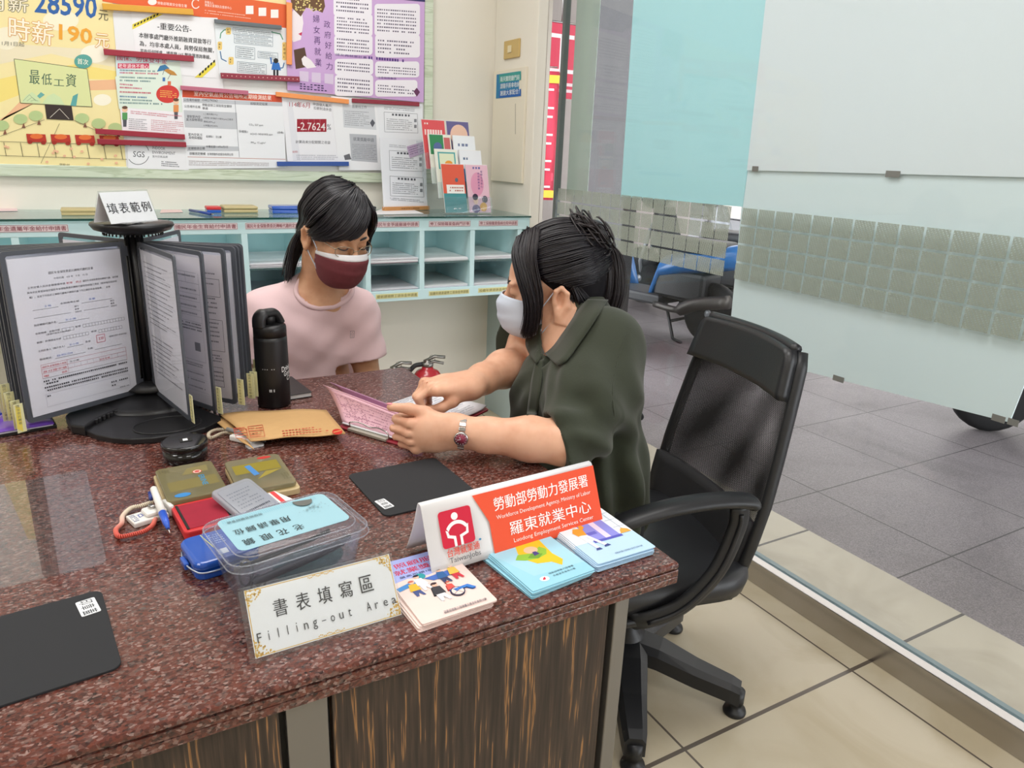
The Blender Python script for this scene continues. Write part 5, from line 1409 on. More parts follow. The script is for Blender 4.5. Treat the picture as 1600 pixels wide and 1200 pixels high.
def poster(name, quad, col, label, cat='poster', group=None, y=None):
    """a sheet pinned on the board; returns mesh, printer"""
    _pl[0] += 1
    yy = (YP - 0.0012 - 0.0011 * _pl[0]) if y is None else y
    P = [GY(px, py, yy) for px, py in quad]
    q = MB()
    vs = [tuple(p) for p in P] + [(p[0], yy + 0.0005, p[2]) for p in P]
    q.add(vs, [(3, 2, 1, 0), (4, 5, 6, 7)] + [(i, (i + 1) % 4, 4 + (i + 1) % 4, 4 + i) for i in range(4)], ink(col))
    pr = Print(q, (0, yy, 0), UX, UZ, 0.0001, 0.00003)
    return q, pr
def done(q, name, label, cat='poster', group=None): return single(q, name, label, cat, group)
# yellow wage poster
q, pr = poster('p', [(-120, -40), (172, -40), (199, 263), (-120, 262)], '#f2e2a8', '')
pr.poly([(-120, 150), (-30, 130), (50, 112), (120, 100), (185, 112), (186, 125), (100, 122), (0, 160), (-120, 200)], '#f3dd82')
pr.poly([(0, 190), (40, 150), (100, 128), (183, 124), (184, 140), (110, 142), (60, 158), (0, 186)], '#eebb92'); pr.poly([(0, 60), (40, 70), (110, 75), (178, 78), (181, 105), (140, 98), (80, 84), (0, 100)], '#ece0c0')
pr.ell(160, 156, 14, 9, '#f8f1dc'); pr.ell(148, 84, 22, 14, '#f6efdc'); pr.ell(95, 32, 28, 16, '#f5ecd0'); pr.ell(10, 60, 20, 18, '#f3ead0')
def outl(s, p0, p1, h, fill, edge, b=0.006):
    for dx, dy in ((-1, 0), (1, 0), (0, -1), (0, 1)): pr.text(s, (p0[0] + dx, p0[1] + dy), (p1[0] + dx, p1[1] + dy), h, edge, b)
    pr.text(s, p0, p1, h, fill, b)
outl('月薪', (-22, 16), (44, 20), 26, '#f4ead0', '#6a6450'); pr.text('28590', (54, 20), (151, 30), 36, '#3765a8', 0.02); pr.text('元', (154, 31), (169, 33), 16, '#6a6450', 0.004)
outl('時薪', (14, 61), (83, 72), 36, '#f8eeda', '#e2a85a'); pr.text('190', (92, 62), (144, 70), 25, '#eda63c', 0.02); outl('元', (149, 74), (170, 76), 22, '#f8eeda', '#e2a85a')
pr.text('1月1日起', (3, 71), (38, 73), 7, '#8a8676')
pr.poly([(22, 92), (136, 108), (144, 167), (32, 161)], '#dce0a4'); pr.frame([(22, 92), (136, 108), (144, 167), (32, 161)], 0.8, '#4b5040')
for i, g in enumerate('最低工資'): pr.text(g, (46 + i * 19, 131 + i * 1.4), (62 + i * 19, 132 + i * 1.4), (22, 18, 10, 20)[i], '#4e6c58', 0.004)
pr.ell(130, 96, 14, 11, '#5da39a'); pr.text('首次', (121, 100), (138, 102), 9, '#f2f0dc', 0.004)
pr.poly([(34, 160), (40, 150), (50, 144), (58, 150), (64, 161)], '#cfe0b0'); pr.poly([(58, 150), (64, 144), (70, 148), (62, 154)], '#6fb0aa'); pr.poly([(66, 162), (74, 150), (84, 146), (94, 152), (101, 164)], '#cfe0b0'); pr.poly([(110, 165), (114, 150), (122, 146), (119, 166)], '#5fa6a4')
for k in range(3): pr.path([(36 + k * 6, 158), (46 + k * 4, 148 + k * 4), (56 + k * 2, 158)], 0.5, '#8aa07a')
pr.poly([(70, 163), (112, 166), (115, 188), (73, 186)], '#3c3230'); pr.path([(78, 184), (93, 170), (108, 186)], 0.6, '#e9e2d4')
for (x, y) in ((32, 186), (56, 181), (128, 185), (154, 193), (3, 196), (180, 200)): pr.ell(x, y, 11, 8, '#b7c98e'); pr.poly([(x + 2, y + 14), (x + 8, y + 14), (x + 5, y + 6)], '#8a5a48')
pr.line((0, 213), (70, 187), 0.6, '#6a6250'); pr.line((116, 188), (180, 218), 0.6, '#6a6250'); pr.line((93, 193), (64, 255), 0.6, '#6a6250'); pr.line((0, 221), (196, 227), 0.7, '#6a6250'); pr.line((0, 243), (198, 249), 0.7, '#6a6250')
for k in range(8): pr.line((6 + k * 26, 222 + k * 0.8), (10 + k * 26, 244 + k * 0.8), 0.8, '#4c463c')
for k in range(4): pr.poly([(41 + k * 38, 209 + k * 0.8), (71 + k * 38, 210 + k * 0.8), (73 + k * 38, 222 + k * 0.8), (43 + k * 38, 222 + k * 0.8)], '#b93a2e'); pr.ell(57 + k * 38, 213 + k * 0.8, 10, 4, '#e4743c'); pr.ell(47 + k * 38, 222 + k, 4, 3, '#a03028', 10); pr.ell(68 + k * 38, 223 + k, 4, 3, '#a03028', 10)
rr = random.Random(2)
for k in range(14): pr.ell(rr.uniform(2, 190), rr.uniform(228, 256), 2.5, 2, '#eab896', 8)
pr.text('勞動部', (93, 259), (109, 260), 4, '#6a6658')
done(q, 'wage_poster', 'large yellow minimum wage poster at the left of the notice board')
# orange poster at the top
q, pr = poster('p', [(158, -40), (452, -40), (456, 49), (160, 2)], '#e0663a', '')
pr.poly([(176, -40), (452, -40), (452, 8), (300, -14)], '#efd9a0')
pr.ell(238, 3, 7, 5, '#f3e9e4'); pr.text('勞動部職業安全衛生署', (246, 7), (292, 12), 5, '#f8e4d8'); pr.path([(306 + 6 * math.cos(a_), 6 + 7 * math.sin(a_)) for a_ in np.linspace(0.6, 5.6, 14)], 1.6, '#f6e6de')
pr.text('財團法人', (320, 5), (334, 7), 4, '#f8e4d8'); pr.text('職業災害預防及重建中心', (320, 10), (362, 15), 4.5, '#f8e4d8'); pr.rows([(320, 14), (392, 23), (392, 31), (320, 22)], 2, '#f2c8b4', 0.3, seed=3)
for (x, y) in ((390, 16), (410, 19), (429, 22)): pr.rect(x - 6, y - 7, x + 6, y + 6, '#f0ece8')
done(q, 'safety_poster', 'orange and cream safety poster across the top of the notice board')
# plain backing sheets
q, pr = poster('p', [(176, 20), (340, 28), (360, 265), (198, 265)], '#e9e9ea', ''); done(q, 'backing_sheet', 'plain white backing sheet behind the notices beside the yellow poster', 'paper')
# important notice
q, pr = poster('p', [(205, 20), (334, 30), (338, 122), (215, 112)], '#edecee', '')
pr.poly([(207, 38), (207, 46), (255, 22), (243, 21)], '#e6d44c')
for k in range(8): pr.poly([(209 + k * 5, 42 - k * 2.4), (212 + k * 5, 40.5 - k * 2.4), (213 + k * 5, 37 - k * 2.4), (210 + k * 5, 38 - k * 2.4)], '#33322c')
pr.poly([(304, 121), (316, 121), (337, 102), (336, 94)], '#e6d44c')
for k in range(6): pr.poly([(311 + k * 4.4, 119 - k * 4), (314 + k * 4.4, 117 - k * 4), (314 + k * 4.4, 113 - k * 4), (311 + k * 4.4, 115 - k * 4)], '#33322c')
pr.text('-重要公告-', (246, 46), (299, 51), 11, '#3a3a3c', 0.01)
pr.text('本辦事處門廳外推銷融資貸款等行', (217, 59), (330, 70), 8.5, '#3a3a3c', 0.008); pr.text('為，均非本處人員，與勞保局無關，', (218, 72), (334, 83), 8.5, '#3a3a3c', 0.008); pr.text('若有任何疑慮，請直撥 165 警政署諮詢專線。', (219, 83), (329, 93), 7, '#3a3a3c', 0.006)
done(q, 'notice_sheet', 'white important notice sheet with yellow and black corner tape')
# flow chart
q, pr = poster('p', [(334, 30), (448, 44), (457, 128), (343, 118)], '#e6ebee', '')
pr.path([(344, 60), (345, 52), (350, 47), (356, 46)], 1.6, '#5a9a7a'); pr.path([(344, 80), (346, 92), (354, 96)], 1.6, '#3c6c9c'); pr.path([(424, 50), (438, 53), (442, 62)], 1.6, '#5a9a7a'); pr.path([(444, 98), (442, 106), (430, 107)], 1.6, '#3c6c9c')
for (x, y, w, h, s) in ((340, 78, 7, 13, '失能'), (353, 54, 8, 11, '申請'), (357, 101, 8, 12, '審核'), (441, 94, 7, 28, '給付')):
    pr.rect(x, y - h, x + w, y, '#e8c878', 2); pr.rows([(x + 2, y - h + 2), (x + w - 2, y - h + 2), (x + w - 2, y - 2), (x + 2, y - 2)], 2 if h < 20 else 4, '#6a5a3a', 0.6, 4, seed=x)
for (x0, y0, x1, y1, n) in ((364, 43, 426, 53, 3), (366, 53, 426, 60, 2), (366, 60, 426, 67, 2), (368, 72, 398, 90, 5), (403, 80, 434, 90, 3), (371, 96, 416, 112, 5)):
    pr.frame([(x0, y0), (x1, y0 + (x1 - x0) * .1), (x1, y1 + (x1 - x0) * .1), (x0, y1)], 0.6, '#7a8a96'); pr.rows([(x0 + 2, y0 + 1), (x1 - 2, y0 + 1 + (x1 - x0) * .1), (x1 - 2, y1 - 1 + (x1 - x0) * .1), (x0 + 2, y1 - 1)], n, '#69737c', 0.4, seed=x0)
pr.poly([(426, 97), (436, 98), (439, 110), (424, 109)], '#3a76c4'); pr.rect(427, 109, 430, 119, '#2b2b30'); pr.rect(432, 109, 435, 120, '#2b2b30'); pr.ell(431, 95, 4, 4, '#33302e', 12); pr.line((424, 100), (423, 90), 2, '#3a76c4')
done(q, 'flow_chart_sheet', 'pale flow chart sheet with a small blue man between the ruler strips')
# pension flyer
q, pr = poster('p', [(180, 84), (280, 90), (291, 213), (191, 206)], '#ece7ea', '')
pr.poly([(180, 86), (280, 92), (284, 140), (184, 152)], '#d6e6ea'); pr.poly([(180, 120), (230, 100), (281, 96), (290, 180), (186, 170)], '#dfeadd')
pr.poly([(192, 168), (288, 176), (291, 213), (191, 206)], '#efebef')
pr.text('國保、勞保雙年金', (183, 94), (261, 100), 9, '#c44a68', 0.01); pr.rect(184, 99, 233, 107, '#cc3f5c'); pr.text('老年退休不擔心', (185, 106), (232, 107), 6.5, '#f6eaea', 0.006)
for i, (y, c, x1) in enumerate(((110, '#6a8a8c', 243), (114, '#c25a72', 250), (121, '#6a8a8c', 244), (126, '#6a8a8c', 243), (132, '#c25a72', 215), (137, '#c25a72', 222), (144, '#c24a62', 236), (151, '#44749c', 230), (156, '#6a8a8c', 240), (161, '#6a8a8c', 254))): pr.rows([(187, y - 2), (x1, y), (x1, y + 3), (187, y + 1)], 1, c, 0.8, 2.4, seed=i)
pr.ell(262, 147, 18, 14, '#d2423c'); pr.rows([(250, 140), (276, 142), (276, 154), (250, 152)], 4, '#f0c060', 0.45, seed=4)
pr.poly([(245, 112), (250, 103), (258, 101), (265, 107), (256, 110)], '#3f7aa8'); pr.poly([(256, 110), (262, 107), (272, 112), (277, 118), (266, 117)], '#c08a44'); pr.line((257, 108), (254, 117), 0.7, '#555566'); pr.line((267, 115), (262, 124), 0.7, '#665555'); pr.rect(254, 121, 258, 127, '#4a76b4'); pr.rect(262, 127, 267, 133, '#d8744a')
for (x, y, c1, c2) in ((195, 178, '#5a9a5e', '#55555e'), (275, 166, '#e2945a', '#5c5a60')):
    pr.ell(x, y - 7, 4.5, 4.5, '#eec4a4', 14); pr.poly([(x - 4, y - 2), (x + 4, y - 2), (x + 4, y + 9), (x - 4, y + 9)], c1); pr.poly([(x - 3, y + 9), (x + 3, y + 9), (x + 2.5, y + 20), (x - 2.5, y + 20)], c2); pr.ell(x, y - 10, 4.5, 2.5, '#6a4a3a', 12)
pr.rows([(204, 172), (284, 180), (284, 186), (204, 178)], 2, '#d06a7c', 0.4, seed=7); pr.rows([(201, 184), (230, 186), (230, 204), (201, 202)], 6, '#8a8a92', 0.35, seed=8); pr.rows([(236, 186), (286, 190), (288, 208), (236, 204)], 6, '#d08a94', 0.35, seed=9)
done(q, 'pension_flyer', 'pale pension flyer with umbrellas and a red bubble left of the grey table sheet')
# test laboratory sheet
q, pr = poster('p', [(198, 206), (292, 212), (295, 266), (200, 263)], '#ebebee', '')
pr.path([(216 + 17 * math.cos(a_), 240 + 17 * math.sin(a_)) for a_ in np.linspace(0.25, 2.6, 18)], 0.9, '#4a4a50'); pr.path([(216 + 17 * math.cos(a_), 240 + 17 * math.sin(a_)) for a_ in np.linspace(3.9, 6.0, 16)], 0.9, '#4a4a50')
pr.text('SGS', (208, 245), (226, 246), 9, '#54545a', 0.004); pr.text('INDOOR', (238, 233), (258, 234.5), 4.5, '#6a6a72'); pr.text('ENVIRONMENT', (238, 240), (274, 242), 4.5, '#6a6a72')
pr.text('室內空氣品質', (238, 246), (262, 247), 3.5, '#5a5a62'); pr.rows([(252, 251), (280, 253), (280, 262), (252, 260)], 3, '#6a6a72', 0.5, seed=3)
done(q, 'laboratory_sheet', 'white sheet with a black open ring emblem at the bottom of the board')
# air quality table
q, pr = poster('p', [(282, 136), (442, 146), (447, 262), (292, 264)], '#ecedf0', '')
pr.poly([(285, 140), (441, 149), (442, 160), (285, 152)], '#d4573a'); pr.text('室內空氣品質公告場所定期檢測結果', (303, 150), (424, 157), 8, '#f6e6dc', 0.006)
pr.poly([(286, 153), (367, 157), (367, 163), (286, 160)], '#c3c5ca'); pr.poly([(367, 157), (442, 160), (442, 166), (367, 163)], '#c3c5ca'); pr.poly([(287, 172), (370, 176), (371, 202), (289, 199)], '#c3c5ca'); pr.poly([(291, 227), (372, 229), (373, 236), (292, 236)], '#c3c5ca')
pr.line((367, 157), (374, 246), 0.6, '#7a7c84'); pr.line((293, 245), (446, 249), 0.7, '#c07a6a')
pr.text('公告場所編號', (287, 158), (312, 159), 4.5, '#44464c'); pr.text('10402790062', (316, 158), (340, 159.5), 4, '#44464c'); pr.text('公告場所名稱', (288, 168), (313, 169.5), 4.5, '#44464c'); pr.text('勞動部勞工保險局宜蘭辦', (316, 166), (362, 168.5), 4.5, '#44464c'); pr.text('事處', (316, 171), (325, 171.5), 4, '#44464c')
pr.text('檢驗測定結果', (391, 164), (418, 165), 4.5, '#44464c'); pr.text('管制室內空', (292, 184), (313, 185), 4.5, '#44464c'); pr.text('氣污染物項目', (291, 189), (316, 190), 4.5, '#44464c')
pr.text('1.二氧化碳(CO₂)', (318, 180), (340, 181), 3.6, '#55575e'); pr.text('2.粒徑小於等於十微米(μm)之懸浮', (318, 186), (364, 189), 3.6, '#55575e'); pr.text('微粒(PM₁₀)', (318, 192), (336, 193), 3.6, '#55575e'); pr.text('3.甲醛(HCHO)', (318, 198), (340, 199), 3.6, '#55575e')
pr.text('室內空氣污', (294, 212), (316, 213), 4.5, '#44464c'); pr.text('染物採樣點', (295, 217), (316, 218), 4.5, '#44464c'); pr.text('採樣點1：洽公廳', (322, 215), (346, 216), 3.8, '#55575e'); pr.text('定期檢測日期', (294, 234), (320, 234), 4.5, '#44464c'); pr.text('中華民國114年6月5日', (322, 231), (356, 231.5), 3.8, '#44464c'); pr.text('檢驗測定機構', (296, 242), (321, 242.5), 4.5, '#44464c'); pr.text('台灣檢驗科技股份有限公司', (324, 242.5), (364, 243.5), 4, '#44464c')
pr.text('CO₂: 527 ppm', (389, 197), (411, 198), 3.8, '#55575e'); pr.text('採樣點1', (373, 207), (387, 208), 4, '#44464c'); pr.text('HCHO: ND(0.003) ppm', (391, 211.5), (426, 212.5), 3.8, '#55575e'); pr.text('(合格)', (433, 209), (443, 209.5), 4, '#44464c'); pr.text('PM₁₀: 15 μg/m³', (392, 225), (415, 225.5), 3.8, '#55575e')
pr.rows([(295, 250), (420, 254), (420, 260), (295, 259)], 3, '#9a8a8c', 0.35, seed=5)
done(q, 'air_quality_sheet', 'white and grey air quality results table with an orange red heading')
# wage contribution sheet
q, pr = poster('p', [(440, 150), (536, 160), (549, 256), (449, 252)], '#edecf0', ''); pr.poly([(448, 156), (456, 157), (470, 252), (458, 252)], '#e2e2e8')
pr.text('114年6月', (452, 167), (484, 169), 9, '#b8606a', 0.006); pr.text('年', (463, 167.5), (468, 168), 7, '#55555c', 0.004); pr.text('申請個人專戶', (489, 165), (517, 168), 5, '#55555c'); pr.text('扣薪制退休金', (490, 171), (518, 174), 5, '#55555c')
pr.rect(464, 186, 510, 206, '#9e2736'); pr.text('-2.7624', (465, 203), (508, 204), 12, '#f0e2e2', 0.004); pr.text('%', (511, 203), (517, 203), 9, '#4a4a52')
for k in range(4): pr.line((473 + k * 9, 186), (473 + k * 9, 206), 0.4, '#c98a92')
pr.text('計算尚未分配期間之收益', (462, 224), (516, 225), 5, '#5a5a62'); pr.rows([(463, 241), (545, 242), (545, 250), (464, 250)], 3, '#9a9aa4', 0.35, seed=4); pr.text('說明：', (457, 239), (466, 239), 3.5, '#c06a72')
done(q, 'contribution_sheet', 'white sheet with a dark red panel reading -2.7624%')
# purple poster
q, pr = poster('p', [(447, -40), (664, -40), (662, 160), (449, 141)], '#cda9d8', '')
pr.poly([(449, 120), (520, 128), (520, 146), (449, 141)], '#c49fd2')
pr.poly([(455, 20), (470, 4), (474, 36), (470, 62), (458, 66), (452, 52)], '#efe6ea'); pr.poly([(449, -40), (500, -40), (508, 10), (504, 20), (490, 14), (478, 12), (470, 26), (462, 18), (456, 12)], '#6d4f38')
rr = random.Random(5)
for k in range(60): pr.ell(rr.uniform(462, 502), rr.uniform(-5, 17), 1.4, 1.2, '#e8d68c', 7, lift=(k == 0))
pr.poly([(466, 53), (472, 50), (471, 56)], '#c83a5a'); pr.poly([(459, 78), (476, 74), (482, 104), (462, 108)], '#5b4334'); pr.poly([(471, 92), (476, 87), (486, 94), (494, 105), (480, 107), (473, 101)], '#efe8ea')
for i, g in enumerate('政府好給力'): pr.text(g, (506 + i * 0.9, 43 + i * 16.4), (516 + i * 0.9, 44 + i * 16.4), 11, '#5a3d74', 0.0)
for i, g in enumerate('婦女再就業'): pr.text(g, (489 + i * 0.8, 35 + i * 17), (499 + i * 0.8, 36 + i * 17), 12, '#5a3d74', 0.0)
for (x, y) in ((468, 111), (487, 113), (507, 115)): pr.poly([(x, y), (x + 14, y + 1), (x + 14, y + 17), (x, y + 15)], '#d9c8e0')
pr.rows([(468, 129), (512, 133), (512, 144), (468, 140)], 3, '#4a3a64', 0.5, 5, seed=3)
for i, (x0, y0, x1, y1) in enumerate(((521, -30, 581, 21), (522, 19, 582, 53), (522, 52, 582, 82), (523, 89, 583, 113), (523, 114, 583, 146), (585, 6, 656, 52), (586, 54, 656, 86), (586, 96, 655, 117), (586, 125, 652, 147))):
    pr.rect(x0, y0 + (3 if i < 5 else 0), x1, y1 + 4, '#f0ebf2', 5); n = max(3, int((y1 - y0) / 6.5))
    pr.rows([(x0 + 4, y0 + 6), (x1 - 5, y0 + 10), (x1 - 5, y1 + 2), (x0 + 4, y1 - 2)], n, '#6a6276', 0.42, 3.4, seed=20 + i)
pr.text('婦女再就業計畫', (524, 87), (573, 92), 4, '#5a3d84'); pr.rows([(575, 87), (640, 93), (640, 99), (575, 93)], 1, '#5a3d84', 0.7, 4, seed=3); pr.text('注意期限事項', (590, 123), (619, 125), 4, '#5a3d84')
pr.poly([(560, -40), (664, -40), (664, 3), (600, -3)], '#3c3a6a'); pr.poly([(646, 143), (651, 137), (656, 144), (651, 151)], '#6a3a5c')
done(q, 'women_employment_poster', 'large lilac poster with white text boxes and a woman in profile')
# black and white copies
q, pr = poster('p', [(517, 150), (605, 158), (611, 266), (530, 266)], '#eeeef1', '')
pr.poly([(535, 163), (585, 166), (588, 203), (537, 199)], '#d3d5da'); pr.text('我要找工作', (550, 169), (573, 170), 5, '#6a6c74'); pr.rows([(538, 172), (576, 174), (578, 199), (539, 196)], 8, '#8a8c94', 0.35, seed=6); pr.poly([(578, 192), (582, 186), (586, 192), (582, 199)], '#5c5c64')
pr.poly([(546, 209), (588, 211), (590, 254), (549, 251)], '#b9bbc1'); pr.text('就業獎勵申請', (552, 220), (584, 222), 6, '#6a6c74', 0.004); pr.rows([(550, 224), (587, 226), (589, 251), (551, 248)], 9, '#83858d', 0.35, seed=7); pr.poly([(537, 243), (546, 240), (549, 249), (539, 250)], '#6c6c72')
done(q, 'copied_notice_sheet', 'white sheet with two grey photocopied notices below the lilac poster')
q, pr = poster('p', [(588, 158), (660, 163), (662, 230), (594, 226)], '#ebecf0', '')
pr.rows([(600, 166), (648, 170), (648, 175), (600, 171)], 2, '#8a8c94', 0.4, seed=2)
def coupon(pr, x, y, s=1.0):
    pr.frame([(x, y), (x + 52, y + 3), (x + 53, y + 33), (x + 1, y + 31)], 0.5, '#7a7c84'); pr.rows([(x + 12, y + 2), (x + 47, y + 4), (x + 47, y + 8), (x + 12, y + 6)], 1, '#5a5c64', 0.8, 4.4, seed=1)
    pr.rows([(x + 4, y + 9), (x + 44, y + 12), (x + 44, y + 30), (x + 4, y + 28)], 6, '#7d7f88', 0.35, seed=3)
    for k in (0, 1): pr.rect(x + 47, y + 11 + k * 9, x + 51, y + 16 + k * 9, '#8a8c92')
coupon(pr, 600, 175)
done(q, 'printed_sheet', 'white sheet with a boxed coupon form at the right edge of the board', 'paper')
# magnetic strips
def strip(p0, p1, w, col, label, cat='magnetic strip', dots=False):
    _pl[0] += 1
    y = YP - 0.0215
    a, c = GY(p0[0], p0[1], y), GY(p1[0], p1[1], y)
    d = c - a; L = np.linalg.norm(d); u = d / L; v = np.array((-u[2], 0, u[0])); v = v if v[2] > 0 or abs(u[2]) > 0.9 else -v
    wm = w * 0.0024
    M = basis(a, u, v)
    if M[1][2] > 0: M = basis(a + v * 0, u, -v)
    q = MB(M); q.box((0, -wm / 2, -0.006), (L, wm / 2, 0.004), plain('strip_' + col.strip('#'), col, 0.4), 0.0016)
    if dots:
        for k in range(18): q.box((L * (k + 0.3) / 18, -wm * 0.1, 0.004), (L * (k + 0.5) / 18, wm * 0.1, 0.0044), ink('#d8a8a0'))
    return single(q, 'magnetic_strip', label, cat, 'magnetic strips on the board')
strip((160, 10), (302, 19), 8.5, '#d9a02c', 'mustard yellow magnetic strip at the top beside the yellow poster')
strip((162, 81), (303, 92), 8.5, '#9a1f35', 'crimson magnetic strip under the important notice')
strip((149, 205), (289, 214), 8, '#9a1f35', 'crimson magnetic strip across the pension flyer foot, the upper one')
strip((152, 221), (291, 226), 8, '#931c30', 'crimson magnetic strip just above the black ring emblem sheet, the lower one')
strip((335, 33), (440, 43), 6, '#5d6468', 'grey toothed magnetic strip over the flow chart')
strip((345, 118), (468, 124), 8.5, '#8e1f36', 'dotted dark red magnetic strip under the flow chart', dots=True)
strip((282, 137), (388, 145), 6.5, '#b9647c', 'dusty pink magnetic strip over the air quality table')
strip((452, 4), (452, 101), 9, '#f0954e', 'upright orange magnetic strip between flow chart and lilac poster')
strip((431, 147), (545, 159), 7.5, '#f0954e', 'orange magnetic strip over the dark red percentage sheet')
strip((550, 157), (655, 163), 7, '#8e1b32', 'crimson magnetic strip under the lilac poster')
strip((433, 256), (545, 256), 7.5, '#1f4a98', 'blue magnetic strip under the dark red percentage sheet')

# ================================================================== PIGEONHOLE SHELF
YS = 2.86
zt_, zb_ = GY(690, 341, YS)[2], GY(690, 466, YS)[2]
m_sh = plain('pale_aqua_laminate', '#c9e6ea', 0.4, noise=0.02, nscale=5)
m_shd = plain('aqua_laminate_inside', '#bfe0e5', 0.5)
XS0 = 0.9555 - 0.2376 * 8
t = thing('pigeonhole_shelf', 'pale aqua pigeonhole shelf of application forms along the back wall', 'shelf', (0.5, YS, zb_))
q = MB()
zA0, zA1 = zt_ - 0.052, zt_
q.box((XS0 - 0.02, YS, zA0), (XS - 0.003, YS + 0.02, zA1), m_sh, 0.002); part(q, 'header', t)
q = MB(); q.box((XS0 - 0.02, YS, zb_), (XS - 0.003, YS + 0.02, zb_ + 0.045), m_sh, 0.002); part(q, 'bottom_rail', t)
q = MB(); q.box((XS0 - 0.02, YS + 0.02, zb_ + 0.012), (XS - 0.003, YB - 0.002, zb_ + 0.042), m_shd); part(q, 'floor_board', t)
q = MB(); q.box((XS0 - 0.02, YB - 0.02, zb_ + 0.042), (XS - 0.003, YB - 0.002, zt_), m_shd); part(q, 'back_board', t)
for k in range(12):
    x = XS0 + 0.2376 * k
    if x > XS - 0.02: break
    q = MB(); q.box((x - 0.011, YS + 0.001, zb_ + 0.042), (x + 0.011, YB - 0.02, zA0 + 0.001), m_sh, 0.001); part(q, 'divider', t)
q = MB(); q.box((XS - 0.022, YS + 0.001, zb_ + 0.042), (XS - 0.003, YB - 0.02, zA0 + 0.001), m_sh, 0.001); part(q, 'divider', t)
zm = GY(690, 410, YS)[2]
m_gsh = clear_mat('green_edge_glass', (0.80, 0.93, 0.92), haze=0.10, hazecol='#cfe6e4', ior=1.5)
q = MB(); q.box((XS0 - 0.03, YS - 0.012, zt_ + 0.0005), (XS - 0.004, YB - 0.028, zt_ + 0.0085), clear_mat('glass_top', (0.83, 0.94, 0.93), haze=0.2, hazecol='#c9dedc', ior=1.5)); q.box((XS0 - 0.03, YS - 0.0135, zt_ + 0.0012), (XS - 0.004, YS - 0.0122, zt_ + 0.008), plain('green_glass_edge', '#1f4a44', 0.1)); part(q, 'glass_top', t)
labels = {8: '國民年金爭議審議申請書', 9: '勞工保險職業傷病門診單', 10: '勞工保險職業傷病住院申請書', 5: '國民年金生育給付申請書', 4: '國民年金遺屬年金給付申請書', 6: '國民年金保險費委託轉帳代繳約定書', 7: '國民年金保險給付申請書'}
lpx = {4: (-30, 106), 5: (271, 371), 6: (383, 468), 7: (490, 560), 8: (583, 655), 9: (670, 735), 10: (748, 809)}
for k in range(4, 11):
    x0, x1 = GY(lpx[k][0], 350, YS)[0], GY(lpx[k][1], 350, YS)[0]
    zc = zA0 + 0.029
    q = MB(); q.box((x0, YS - 0.0012, zc - 0.012), (x1, YS - 0.0001, zc + 0.012), ink('#ecd9dc'))
    pr = Print(q, (x0, YS - 0.0012, zc), UX, UZ, 0.0003, 0.0001); pr.metric = True
    pr.frame([(0.002, -0.0105), (x1 - x0 - 0.002, -0.0105), (x1 - x0 - 0.002, 0.0105), (0.002, 0.0105)], 0.0012, '#8a6a70')
    pr.text(labels[k], (0.006, -0.0075), (x1 - x0 - 0.006, -0.0075), 0.015, '#9a4a58', 0.006)
    part(q, 'label_card', t, 'pink label card')
ylab = {8: '提前請領勞工退休金申請書', 9: '投繳年資退還勞工退休金申請書', 10: '投繳年資退休金申請書'}
ypx = {8: (587, 653), 9: (670, 733), 10: (747, 800)}
for k in (8, 9, 10):
    x0, x1 = GY(ypx[k][0], 460, YS)[0], GY(ypx[k][1], 458, YS)[0]; zc = zb_ + 0.024
    q = MB(); q.box((x0, YS - 0.0012, zc - 0.010), (x1, YS - 0.0001, zc + 0.010), ink('#ddd9a2'))
    pr = Print(q, (x0, YS - 0.0012, zc), UX, UZ, 0.0003, 0.0001); pr.metric = True
    pr.text(ylab[k], (0.005, -0.007), (x1 - x0 - 0.005, -0.007), 0.013, '#8a804a', 0.006)
    part(q, 'label_card', t, 'yellow label card')
for k in range(4, 11):
    xa = XS0 + 0.2376 * k + 0.0115; xb = min(xa + 0.2376 - 0.023, XS - 0.023)
    q = MB(); q.box((xa, YS + 0.004, zm - 0.004), (xb, YB - 0.021, zm + 0.003), m_gsh); part(q, 'glass_shelf', t)
rr = random.Random(12)
spots = {4: 'far left', 5: 'third from left', 6: 'beside the bottle', 7: 'behind her head', 8: 'next to her shoulder', 9: 'middle', 10: 'far right'}
for k in range(4, 11):
    xa = XS0 + 0.2376 * k + 0.0125; xb = min(xa + 0.2376 - 0.025, XS - 0.024)
    for row, z0 in (('upper', zm + 0.0035), ('lower', zb_ + 0.0425)):
        h_ = rr.uniform(0.010, 0.02) if row == 'upper' else rr.uniform(0.008, 0.016)
        q = MB()
        n = 5
        for i in range(n):
            q.box((xa + rr.uniform(0, 0.003), YS + 0.006 + rr.uniform(0, 0.012), z0 + h_ * i / n), (xb - rr.uniform(0, 0.004), YB - 0.03, z0 + h_ * (i + 0.9) / n), ink(rr.choice(['#e6e6ea', '#e2e0e6', '#e9e8ea']) if i or k != 8 else '#e2c4d0'))
        nm = labels[k].replace(' ', '')
        lab = {'upper': 'upper', 'lower': 'lower'}[row]
        place = {4: 'at the far left behind the display stand', 5: 'left of the water bottle', 6: 'behind the water bottle', 7: 'behind the head of the woman in pink', 8: 'right beside the woman in pink', 9: 'between the two women', 10: 'nearest the glass front'}[k]
        single(q, 'form_pile', 'pile of blank forms in the %s pigeonhole %s' % (lab, place), 'forms', 'piles of forms in the pigeonholes')
